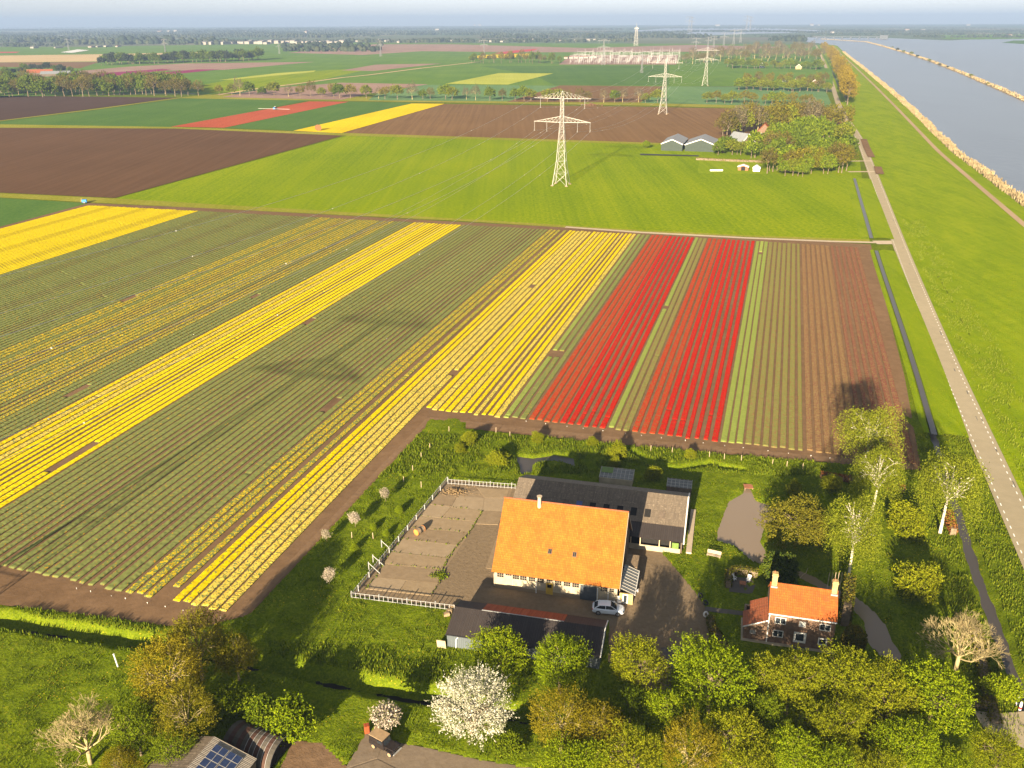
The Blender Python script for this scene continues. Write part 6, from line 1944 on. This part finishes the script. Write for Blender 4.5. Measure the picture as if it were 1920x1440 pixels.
# cold frames behind the shed
def frame_house(x, y, rz, L, W_, h, label, panel):
    p = at(x, y)
    e = empty('cold_frame', (p.x, p.y, 0), rz, label, 'cold frame')
    MB().span(-L / 2, L / 2, -W_ / 2, -W_ / 2 + 0.12, 0, h * 0.7).span(-L / 2, L / 2, W_ / 2 - 0.12, W_ / 2, 0, h).span(-L / 2, -L / 2 + .12, -W_ / 2 + .13, W_ / 2 - .13, 0, h * .7).span(L / 2 - .12, L / 2, -W_ / 2 + .13, W_ / 2 - .13, 0, h * .7).build('wall', M['cream'] if panel else M['boards'], e)
    sl_ = math.atan2(h * 0.3, W_)
    n_ = int(L / 0.75)
    for i in range(n_ + 1):
        MB().box((-L / 2 + L * i / n_, 0, h * 0.87), (0.07, W_ / math.cos(sl_), 0.07), rx=sl_).build('glazing_bar', M['pale_steel'], e)
    for j in range(3):
        yy = -W_ / 2 + W_ * (j + .5) / 3
        MB().box((0, yy, h * 0.87 + yy * math.tan(sl_)), (L, 0.06, 0.05), rx=sl_).build('cross_bar', M['pale_steel'], e)
    if panel:
        MB().box((-L * 0.3, W_ * 0.2, h * 0.95), (L * 0.35, W_ * 0.5, 0.04), rx=sl_).build('cover', M['green_paint'], e)
    MB().box((0, 0, h * 0.84), (L * 0.98, W_ * 0.96, 0.02), rx=sl_).build('glass', M['roof_glass'], e)
frame_house(1156, 902, SRZ, 6.4, 3.4, 2.0, 'cold frame with a green cover behind the long grey shed', True)
frame_house(1273, 921, SRZ, 4.6, 2.4, 2.0, 'small glasshouse frame at the right end of the long grey shed', False)

# ------------------------------------------------------------------ neighbouring farm and far buildings
def gabled(name, x, y, L, W_, he, hr, wall, roof, label, cat='barn', rz=-AZ, door=None, wins=0, board=True, group=None):
    """gable end at the surveyed point, ridge running back from it"""
    p = at(x, y)
    e = empty(name, (p.x, p.y, 0), rz, label, cat, group)
    b_ = MB()
    b_.span(-W_ / 2, -W_ / 2 + 0.2, 0.21, L - 0.21, 0, he).span(W_ / 2 - 0.2, W_ / 2, 0.21, L - 0.21, 0, he)
    for y0 in (0.0, L - 0.2):
        b_.add([(-W_ / 2, y0, 0), (W_ / 2, y0, 0), (W_ / 2, y0, he), (0, y0, hr - 0.1), (-W_ / 2, y0, he), (-W_ / 2, y0 + .2, 0), (W_ / 2, y0 + .2, 0), (W_ / 2, y0 + .2, he), (0, y0 + .2, hr - 0.1), (-W_ / 2, y0 + .2, he)],
               [(0, 1, 2, 3, 4), (9, 8, 7, 6, 5), (0, 5, 6, 1), (1, 6, 7, 2), (4, 9, 5, 0)])
    b_.build('wall', wall, e)
    slope('roof', e, (-W_ / 2 - 0.3, -0.3, he - 0.1), (-W_ / 2 - 0.3, L + 0.3, he - 0.1), (0, L + 0.3, hr), (0, -0.3, hr), roof, 0.15)
    slope('roof', e, (W_ / 2 + 0.3, -0.3, he - 0.1), (W_ / 2 + 0.3, L + 0.3, he - 0.1), (0, L + 0.3, hr), (0, -0.3, hr), roof, 0.15)
    if board:
        b_ = MB()
        for s in (-1, 1):
            p_, q_ = Vector((s * (W_ / 2 + 0.3), -0.36, he - 0.05)), Vector((0, -0.36, hr + 0.05))
            d_, u_ = Vector((0, 0, -0.55)), Vector((0, 0.05, 0))
            b_.add([p_, q_, q_ + d_, p_ + d_, p_ + u_, q_ + u_, q_ + d_ + u_, p_ + d_ + u_], [(0, 3, 2, 1), (4, 5, 6, 7), (0, 1, 5, 4), (3, 7, 6, 2), (0, 4, 7, 3), (1, 2, 6, 5)])
        b_.build('bargeboard', M['white'], e)
    if door: part(e, 'door', M[door], (-W_ * 0.2, W_ * 0.2, -0.12, -0.003, 0, he * 0.9))
    for k in range(wins):
        xx = -W_ / 2 + W_ * (k + 0.5) / wins
        window(e, xx, he * 0.55, W_ / wins * 0.5, he * 0.35, 0, 'white', 2, 1)
    return e
gabled('barn', 1259, 283, 34, 14.5, 4.8, 7.8, M['green_sheet'], M['grey_sheet'], 'left dark green barn with a grey roof beyond the wheat field')
gabled('barn', 1313, 284.5, 30, 21, 4.6, 8.4, M['green_sheet'], M['grey_sheet'], 'right and wider dark green barn with a grey roof beyond the wheat field')
gabled('farmhouse', 1402, 280, 16, 15, 3.0, 10.5, M['boards'], M['grey_sheet'], 'white-edged steep grey-roofed house between trees beside the green barns', 'house', rz=-AZ + 0.75)
gabled('farmhouse', 1432, 256, 14, 10, 3.5, 9.5, M['brick'], M['house_tiles'], 'house with an orange roof peeping through the bare trees', 'house', wins=2, board=False)
gabled('farmhouse', 1480, 322, 15, 11, 4.2, 9.0, M['yellow_brick'], M['old_sheet'], 'pale brick house among the near trees of the neighbouring farm', 'house', wins=2, board=False)
gabled('garden_shed', 1393, 320, 4, 6, 2.6, 3.6, M['terracotta'], M['pale_concrete'], 'brown garden shed at the near edge of the neighbouring farm', 'shed', door='dark')
gabled('garden_shed', 1418, 322, 4, 4, 2.4, 3.8, M['white'], M['white'], 'small white shed beside the brown garden shed', 'shed')
gabled('barn', 52, 142, 40, 22, 5, 10, M['boards'], M['lean_tiles'], 'far left barn with an orange roof behind the wood', 'barn', rz=-1.2)
gabled('barn', 78, 143, 45, 26, 4, 8, M['boards'], M['grey_sheet'], 'far left low barn with a grey panelled roof', 'barn', rz=-1.2)
gabled('farmhouse', 1428, 127, 10, 9, 4, 9, M['white'], M['grey_sheet'], 'small white house in the second farm garden', 'house', wins=2)
gabled('farmhouse', 1497, 130, 14, 10, 4, 9, M['yellow_brick'], M['house_tiles'], 'pale house among the trees by the far road', 'house', wins=2)
gabled('farmhouse', 1493, 157, 10, 9, 4, 8, M['cream'], M['old_sheet'], 'cream house hidden by the trees of the hidden farm', 'house', wins=2)
gabled('farmhouse', 1470, 155, 8, 6, 4, 8, M['white'], M['grey_sheet'], 'small white gable at the hidden farm', 'house', wins=1)
gabled('farmhouse', 1527, 161, 12, 9, 4, 8, M['brick'], M['house_tiles'], 'brick house at the hidden farm with a red roof', 'house', wins=2)
sheet('black_sheeting', [(1200, 288), (1310, 291), (1310, 293), (1200, 290.5)], M['black'], 0.4)
sheet('garden_lawn', [(1308, 318), (1312, 300), (1440, 300), (1440, 326), (1310, 325)], M['dike'], 0.12)
p = at(1343, 321)
e = empty('trough', (p.x, p.y, 0.1), 0, 'long white trough on the lawn of the neighbouring farm', 'trough')
MB().box((0, 0, 0.5), (7.5, 1.2, 0.9)).build('body', M['white'], e)
MB().box((0, 0, 0.97), (6.9, 0.8, 0.06)).build('water', M['ditch'], e)
hedge('hedge', [(1305, 300), (1370, 303), (1430, 305)], 1.5, 1.6, 'yew', 'low hedge across the lawn of the neighbouring farm', 10, 0.35)

wh = MB()
wh.span(-0.5, 0.5, -0.5, 0.5, 0, 0.80)
whm = wh.mesh('wall', flat('weathered_far_wall', (0.22, 0.20, 0.17), 0.9))
RFM = flat('weathered_far_roof', (0.20, 0.19, 0.18), 0.8)
rfm = MB().add([(-0.52, -0.52, 0.80), (0.52, -0.52, 0.80), (0.52, 0.52, 0.80), (-0.52, 0.52, 0.80), (-0.52, 0, 1.0), (0.52, 0, 1.0)], [(0, 1, 5, 4), (2, 3, 4, 5), (0, 4, 3), (1, 2, 5), (3, 2, 1, 0)]).mesh('roof', RFM)
rfr = rfm.copy()
rfr.materials[0] = M['lean_tiles']
def far_box(x, y, wpx, hpx, label, group, roof=rfm, depth=40, cat='building', name='warehouse'):
    p = at(x, y)
    k = pxm(p)
    e = empty(name, (p.x, p.y, 0), rnd.uniform(-0.3, 0.1), label, cat, group)
    o = link('wall', whm, e)
    q = link('roof', roof, e)
    for z_ in (o, q): z_.scale = (wpx / k, depth, hpx / k * 1.15)
for i in range(30):
    x = 372 + i * 9.3 + rnd.uniform(-3, 3)
    far_box(x, 83 - (x - 372) * 0.008 + rnd.uniform(-1, 1), rnd.uniform(4, 10), rnd.uniform(3.5, 6), 'pale glasshouse in the long row along the far village road', 'far row of pale glasshouses')
for i in range(24):
    x = 640 + i * 23 + rnd.uniform(-8, 8)
    far_box(x, 80 - (x - 640) * 0.006 + rnd.uniform(-2, 1), rnd.uniform(3, 9), rnd.uniform(2.5, 4.5), 'small pale building at the edge of the far village', 'far village buildings')
for i, (x, y) in enumerate([(172, 87), (186, 86.5), (203, 86), (222, 86), (110, 88), (65, 88.5), (300, 59), (318, 58.5), (330, 58), (575, 60), (700, 58), (820, 55), (890, 46.5), (900, 46.5), (1345, 47), (1522, 46), (1535, 46), (1815, 46), (1700, 56), (1730, 55), (1560, 60), (1892, 65), (480, 62), (460, 59)]):
    far_box(x, y + 2, rnd.uniform(3, 8), rnd.uniform(2, 3.6), 'white farm or works building far off in the haze', 'far scattered buildings', rfr if i % 3 == 0 else rfm)
sheet('plastic_sheeting', [(113, 98), (145, 92.5), (168, 94), (135, 99)], M['white'], 0.8)

# ------------------------------------------------------------------ pylons and lines
PH = 49.0
ARM = 15.5
def lattice_face(b_, a0, b0, a1, b1, n_, r_):
    """zigzag braces between two leg lines a and b"""
    for i in range(n_):
        t0, t1 = i / n_, (i + 1) / n_
        p0, p1 = a0.lerp(a1, t0), a0.lerp(a1, t1)
        q0, q1 = b0.lerp(b1, t0), b0.lerp(b1, t1)
        b_.tube(p0, q1, r_, n=4, caps=False)
        b_.tube(q0, p1, r_, n=4, caps=False)
        b_.tube(p1, q1, r_, n=4, caps=False)
def make_pylon(label, group, f=0.8):
    e = empty('pylon', (0, 0, 0), 0, label, 'pylon', group)
    lv = [(0, 4.0), (13, 2.3), (33, 1.0), (46, 0.75)]
    nb = [2, 4, 4]
    for sx in (-1, 1):
        for sy in (-1, 1):
            MB().path([(sx * w, sy * w, z) for z, w in lv], [0.20 * f, 0.18 * f, 0.15 * f, 0.12 * f], 4).build('leg', M['pale_steel'], e)
            MB().box((sx * 4.0, sy * 4.0, 0.15), (1.5, 1.5, 0.5)).build('footing', M['concrete'], e)
    b_ = MB()
    for i in range(3):
        (z0, w0), (z1, w1) = lv[i], lv[i + 1]
        for c in range(4):
            s0 = [(-1, -1), (1, -1), (1, 1), (-1, 1)][c]
            s1 = [(1, -1), (1, 1), (-1, 1), (-1, -1)][c]
            lattice_face(b_, Vector((s0[0] * w0, s0[1] * w0, z0)), Vector((s1[0] * w0, s1[1] * w0, z0)), Vector((s0[0] * w1, s0[1] * w1, z1)), Vector((s1[0] * w1, s1[1] * w1, z1)), nb[i], 0.085 * f)
    b_.build('bracing', M['pale_steel'], e)
    for zb, zt, wb in ((33.0, 36.0, 1.0), (45.0, 48.8, 0.75)):
        b_ = MB()
        for s in (-1, 1):
            tip = Vector((s * ARM, 0, zb + 0.2))
            for sy in (-1, 1):
                a_ = Vector((s * wb, sy * wb, zb))
                t_ = Vector((0 if zt > 48 else s * wb, 0 if zt > 48 else sy * wb, zt))
                b_.tube(a_, tip, 0.13 * f, n=4)
                b_.tube(t_, tip, 0.11 * f, n=4)
                for k in range(1, 7):
                    p_, q_ = a_.lerp(tip, k / 7), t_.lerp(tip, k / 7)
                    q0 = t_.lerp(tip, (k - 1) / 7)
                    b_.tube(p_, q_, 0.06 * f, n=4, caps=False)
                    b_.tube(p_, q0, 0.06 * f, n=4, caps=False)
            for k in range(0, 7):
                p_, q_ = Vector((s * wb, -wb, zb)).lerp(tip, k / 7), Vector((s * wb, wb, zb)).lerp(tip, (k + 1) / 7)
                b_.tube(p_, q_, 0.05 * f, n=4, caps=False)
        b_.build('crossarm', M['pale_steel'], e)
    b_ = MB()
    for sx in (-1, 1):
        for sy in (-1, 1): b_.tube((sx * 0.75, sy * 0.75, 46), (0, 0, 49), 0.09 * f, n=4)
    b_.build('peak', M['pale_steel'], e)
    ins = MB().tube((0, 0, 0), (0, 0, -4.6), 0.09 * f, n=6)
    for k in range(9): ins.tube((0, 0, -0.8 - k * 0.4), (0, 0, -0.92 - k * 0.4), 0.17 * f, n=6)
    ins.tube((-0.35, 0, -4.6), (0.35, 0, -4.6), 0.12 * f, n=5)
    im = ins.mesh('insulator', M['steel'])
    for x, z in ((-15.2, 33.1), (-8.4, 32.9), (8.4, 32.9), (15.2, 33.1), (-12.0, 45.0), (12.0, 45.0)):
        link('insulator', im, e, (x, 0, z))
    return e
P1, P2, P3 = at(1052, 347), at(1243, 214), at(1322, 161)
P0 = P1 * 2 - P2
dline = math.atan2(P2.x - P0.x, P2.y - P0.y)
pyl = make_pylon('nearest lattice pylon with two crossarms standing in the wheat field', 'pylons of the line across the fields')
pyl.location = P1
pyl.rotation_euler = (0, 0, -dline)
for p, lb, k in ((P0, 'lattice pylon just outside the left edge whose shadow falls across the tulip rows', 1), (P2, 'second lattice pylon on the harrowed brown field', 1.02), (P3, 'third lattice pylon by the trees of the hidden farm', 1.0)):
    dup(pyl, p, -dline, lb, scale=k)
# farther pylons: heavier members so they do not vanish
PALE = M['pale_steel']
M['pale_steel'] = flat('dull_far_steel', (0.14, 0.14, 0.14), 0.7)
fp_ = make_pylon('distant pylon', 'distant pylons', 1.9)
M['pale_steel'] = PALE
fp_.hide_render = False
FAR_P = [(1304, 98, 26, 'distant pylon with raised arms left of the third pylon'), (1327, 92, 22, 'distant pylon directly behind the third pylon'), (1338, 88, 20, 'distant pylon right behind the third pylon'), (1357, 86, 24, 'tallest of the distant pylons at the end of the line'),
         (1375, 84, 27, 'distant pylon near the far wood, left of two'), (1388, 80, 24, 'distant pylon near the far wood, right of two'), (714, 106, 29, 'lone distant pylon in the green fields'), (908, 106, 30, 'lone distant pylon before the slender trees'),
         (311, 102, 28, 'pale distant pylon above the double clump of trees'), (129, 94, 20, 'faint distant pylon by the white sheeting'), (524, 101, 20, 'faint distant pylon by the small far wood'), (1131, 122, 46, 'pylon at the left end of the switching station'), (1203, 137, 34, 'small pylon on the green field before the switching station'),
         (1291, 60, 28, 'very tall grey pylon at the horizon, left pair'), (1296, 60, 26, 'very tall grey pylon at the horizon, left pair, second'), (1399, 58, 27, 'very tall grey pylon at the horizon, right pair'), (1406, 58, 25, 'very tall grey pylon at the horizon, right pair, second')]
for i, (x, y, hpx, lb) in enumerate(FAR_P):
    p = at(x, y)
    s = hpx / pxm(p) / PH
    if i == 0:
        fp_.location, fp_.scale = p, (s, s, s)
        fp_.rotation_euler = (0, 0, -dline)
        fp_['label'] = lb
    else:
        dup(fp_, p, -dline + rnd.uniform(-0.5, 0.5), lb, scale=(s * 0.8 if i > 5 else s, s * 0.8, s))
# conductors with bird markers
def wire(A, B, x, z, sag, label, r_=0.045):
    side_ = Vector((math.cos(dline), -math.sin(dline), 0))
    a_, c_ = Vector((A.x, A.y, 0)) + side_ * x, Vector((B.x, B.y, 0)) + side_ * x
    pts_ = []
    for k in range(25):
        t = k / 24
        p_ = a_.lerp(c_, t)
        pts_.append((p_.x - a_.x, p_.y - a_.y, z - sag * 4 * t * (1 - t)))
    w = MB().path(pts_, r_, 4).build('power_line', M['wire'], None, (a_.x, a_.y, 0))
    tag(w, label, 'power line', 'conductors between the pylons')
    return w, pts_
mk = MB().box((0, 0, 0), (0.19, 0.19, 0.19), 0.5, 0, 0.6, 0.6).mesh('bird_marker', M['white'])
for A, B, nm in ((P0, P1, 'over the tulip rows and the wheat to the nearest pylon'), (P1, P2, 'between the nearest and the second pylon'), (P2, P3, 'between the second and the third pylon')):
    for x, z, sg, nn in ((-15.2, 28.4, 9, 'lower outer left'), (-8.4, 28.2, 9, 'lower inner left'), (8.4, 28.2, 9, 'lower inner right'), (15.2, 28.4, 9, 'lower outer right'), (-12, 40.4, 9, 'upper left'), (12, 40.4, 9, 'upper right'), (-15.4, 45.3, 8, 'topmost left'), (15.4, 45.3, 8, 'topmost right')):
        w, pts_ = wire(A, B, x, z, sg, nn + ' wire ' + nm)
        for k in range(2, 23, 4):
            if rnd.random() < 0.6: link('bird_marker', mk, w, pts_[k])
# switching station
gm = MB()
for x in (-9, 9):
    gm.tube((x - 0.7, 0, 0), (x, 0, 13), 0.16, 0.14, 4).tube((x + 0.7, 0, 0), (x, 0, 13), 0.16, 0.14, 4)
    for k in range(4): gm.tube((x - 0.6 + k * 0.1, 0, k * 3), (x + 0.5 - k * 0.1, 0, k * 3 + 3), 0.08, n=4)
    gm.tube((x, 0, 13), (x, 0, 19), 0.22, 0.1, 4)
gm.box((0, 0, 12.9), (18, 0.25, 0.18)).box((0, 0, 12.1), (18, 0.25, 0.18))
for k in range(12): gm.tube((-9 + k * 1.5, 0, 12.1), (-8.25 + k * 1.5, 0, 12.9), 0.06, n=3)
for k in range(5): gm.tube((-7 + k * 3.5, 0, 12), (-7 + k * 3.5, 0, 9), 0.10, n=4)
gmesh = gm.mesh('gantry', M['steel'])
bm_ = MB()
for k in range(4): bm_.span(-6.85 + k * 4.4, -6.55 + k * 4.4, -0.15, 0.15, 0, 4.5).tube((-6.7 + k * 4.4, 0, 4.5), (-6.7 + k * 4.4, 0, 7.5), 0.18, n=5)
bm_.span(-7.5, 8, -0.16, 0.16, 4.3, 4.6)
bmesh_ = bm_.mesh('busbar_support', M['steel'])
first = True
for row_ in range(6):
    for c in range(11):
        x = 1078 + c * 18 + row_ * 2 + rnd.uniform(-2, 2)
        y = 119.5 - row_ * 2.6
        p = at(x, y)
        o = link('gantry', gmesh, None, p, -AZ * 0.3)
        o.scale = (1, 1, rnd.uniform(0.8, 1.25))
        tag(o, 'pale portal gantry in the ranks of the switching station', 'gantry', 'switching station gantries')
        if row_ < 3:
            p = at(x + 6, y + 0.6)
            tag(link('busbar_support', bmesh_, None, p, -AZ * 0.3), 'low white busbar support in the switching station', 'support', 'switching station busbar supports')
sheet('station_yard', [(1048, 121), (1268, 121), (1272, 103), (1070, 103)], M['pink'], 0.35)
for i in range(7):
    far_box(1062 + i * 9, 110 - i * 0.2, 7, 3.2, 'low reddish building at the left side of the switching station', 'switching station buildings', rfr, 18)
# radio mast
p = at(1192, 86)
k = pxm(p)
mh = 36 / k
e = empty('radio_mast', (p.x, p.y, 0), 0.2, 'tall pale lattice radio mast with antenna platforms behind the switching station', 'mast')
for sx in (-1, 1):
    for sy in (-1, 1): MB().tube((sx * 6, sy * 6, 0), (sx * 2.6, sy * 2.6, mh * 0.9), 0.42, 0.35, 4).build('leg', M['pale_steel'], e)
b = MB()
for c in range(4):
    s0 = [(-1, -1), (1, -1), (1, 1), (-1, 1)][c]
    s1 = [(1, -1), (1, 1), (-1, 1), (-1, -1)][c]
    lattice_face(b, Vector((s0[0] * 6, s0[1] * 6, 0)), Vector((s1[0] * 6, s1[1] * 6, 0)), Vector((s0[0] * 2.6, s0[1] * 2.6, mh * 0.9)), Vector((s1[0] * 2.6, s1[1] * 2.6, mh * 0.9)), 7, 0.18)
b.build('bracing', M['pale_steel'], e)
for z in (0.72, 0.82, 0.9): MB().box((0, 0, mh * z), (8, 8, 0.8)).build('platform', M['pale_steel'], e)
MB().tube((0, 0, mh * 0.9), (0, 0, mh * 1.12), 0.7, 0.4, 6).build('antenna', M['steel'], e)
for a in range(4): MB().tube((5 * math.cos(a * 1.57), 5 * math.sin(a * 1.57), mh * 0.84), (6.4 * math.cos(a * 1.57), 6.4 * math.sin(a * 1.57), mh * 0.84), 2.2, 2.6, 10).build('dish', M['white'], e)
# bridge over the river mouth
a_, c_ = at(1524, 73), at(1652, 73.5)
br = empty('bridge', a_, math.atan2(c_.y - a_.y, c_.x - a_.x), 'long low bridge across the river mouth at the horizon', 'bridge')
BLn = (c_ - a_).length
MB().span(0, BLn, -6, 6, 10, 12).build('deck', M['slate_door'], br)
for k in range(8): MB().span(BLn * (k + 0.5) / 8 - 3, BLn * (k + 0.5) / 8 + 3, -4, 4, -1, 9.9).build('pier', M['slate_door'], br)
MB().span(BLn - 6, BLn + 28, -9, 9, 0, 17).build('control_house', M['slate_door'], br)

# ------------------------------------------------------------------ small things in the fields
p = at(517, 206)
tc = empty('tractor', (p.x, p.y, 0.2), -AZ + math.pi / 2, 'blue tractor with a wide spray boom on the coral tulip field', 'tractor')
MB().box((0.9, 0, 1.5), (2.4, 1.2, 1.0)).box((-2.4, 0, 1.5), (1.8, 1.9, 1.6)).build('body', M['blue'], tc)
MB().box((-0.7, 0, 2.3), (1.5, 1.7, 1.5)).build('cab', M['glass'], tc)
MB().box((-0.7, 0, 3.1), (1.7, 1.9, 0.15)).build('roof', M['white'], tc)
for x, r_ in ((1.6, 0.7), (-0.9, 1.0)):
    for s in (-1, 1): wheel(tc, x, s * 1.1, r_, 0.5)
MB().box((-3.2, 0, 1.1), (0.25, 36, 0.25)).build('boom', M['pale_steel'], tc)
p = at(597, 245)
b = MB()
b.tube((0, -1.6, 2.4), (0, 1.6, 2.4), 2.4, n=16)
tag(b.build('straw_bale', M['hay'], None, (p.x, p.y, 0), 0.4), 'large round orange straw bale at the corner of the far yellow tulips', 'bale')
p = at(159, 381)
e = empty('pump_trailer', (p.x, p.y, 0.1), 0.2, 'blue trailer with a yellow frame at the corner of the far left yellow block', 'trailer')
MB().box((0, 0, 1.1), (2.2, 1.6, 1.3)).build('body', M['blue'], e)
MB().tube((-1.8, 0, 0.5), (-1.2, 0, 2.4), 0.09, n=5).build('frame', M['yellow_door'], e)
for s in (-1, 1): wheel(e, 0, s * 0.9, 0.45, 0.25)
p = at(1108, 198)
r = np.random.RandomState(2)
b = MB()
for k in range(60):
    a, d = r.rand() * 6.28, abs(r.normal()) * 3
    b.box((math.cos(a) * d * 1.6, math.sin(a) * d, max(0.1, 1.8 - d * 0.5) * r.rand() + 0.2), (2, 1.6, 1.2), a, 0, r.rand(), r.rand())
tag(b.build('dung_heap', M['plough'], None, (p.x, p.y, 0.1)), 'brown dung heap by the cross road behind the nearest pylon', 'heap', None, 'stuff')
p = at(1612, 196)
# ------------------------------------------------------------------ rough grass near the farm
def scatter_grass(n_, box, seed, h, w, keep=None, mat='tuft', name='grass_tufts'):
    r_ = np.random.RandomState(seed)
    x = r_.uniform(box[0], box[1], n_)
    y = r_.uniform(box[2], box[3], n_)
    z = height(x, y)
    ok = (z > -0.07) & (z < 0.6)
    for hd in HARD: ok &= ~inpoly(x, y, hd)
    d = polydist(x, y, P(ROADSIDE_DITCH))
    ok &= ~inpoly(x, y, ROADPOLY)
    if keep is not None: ok &= keep(x, y, r_)
    blades(name, np.stack([x[ok], y[ok], z[ok] - 0.03], -1), h, w, M[mat], seed + 1)
house_poly = [(p.x, p.y) for p in P([(1388, 1085), (1590, 1100), (1580, 1235), (1380, 1215)])]
lawn_polys = [[(p.x, p.y) for p in P(q)] for q in ([(1288, 1040), (1420, 1060), (1440, 1240), (1330, 1230), (1325, 1140)], [(490, 1290), (800, 1310), (680, 1370), (610, 1400)])]
def patchy(x, y, r_):
    lw = np.zeros(x.shape, bool)
    for q in lawn_polys + [house_poly]: lw |= inpoly(x, y, q)
    return (smooth_noise(x, y, 3.0, 21) + 0.5 * smooth_noise(x, y, 0.9, 22) > 0.62) & ~lw
scatter_grass(190000, (-76, 105, 74, 172), 31, 0.22, 0.055, patchy)
def lush(x, y, r_):
    k = np.zeros(x.shape, bool)
    for q in ([(800, 800), (1000, 815), (1200, 838), (1560, 868), (1540, 900), (1300, 885), (1185, 875), (1100, 890), (970, 890), (840, 895), (740, 900), (700, 900)], [(1765, 985), (1792, 985), (1830, 1130), (1880, 1290), (1850, 1290), (1810, 1130)], [(480, 1200), (860, 1225), (900, 1320), (490, 1240)], [(0, 1150), (480, 1232), (480, 1262), (0, 1185)], [(0, 1105), (300, 1172), (300, 1200), (0, 1160)]):
        k |= inpoly(x, y, [(p.x, p.y) for p in P(q)])
    return k & (smooth_noise(x, y, 2.0, 23) > 0.35)
scatter_grass(260000, (-76, 105, 74, 172), 33, 0.42, 0.075, lush, 'tuft', 'tall_weeds')
def verge_k(x, y, r_):
    return (polydist(x, y, P(ROADSIDE_DITCH)) < 7) & (smooth_noise(x, y, 2.0, 25) > 0.3)
scatter_grass(90000, (40, 105, 74, 172), 35, 0.34, 0.07, verge_k, 'tuft', 'ditch_weeds')

# ------------------------------------------------------------------ air
hz = NT('haze_air')
hz.t.nodes.remove(hz.p)
pv = hz.n('ShaderNodeVolumePrincipled')
pv.inputs['Color'].default_value = (0.25, 0.355, 0.56, 1)
pv.inputs['Density'].default_value = HAZE_DENSITY
pv.inputs['Anisotropy'].default_value = 0.0
hz.l(pv.outputs[0], hz.out.inputs['Volume'])
hb = MB().span(-18500, 18500, -18500, 18500, -3.0, 170.0)
haze = tag(hb.build('haze', hz.m), kind='stuff')
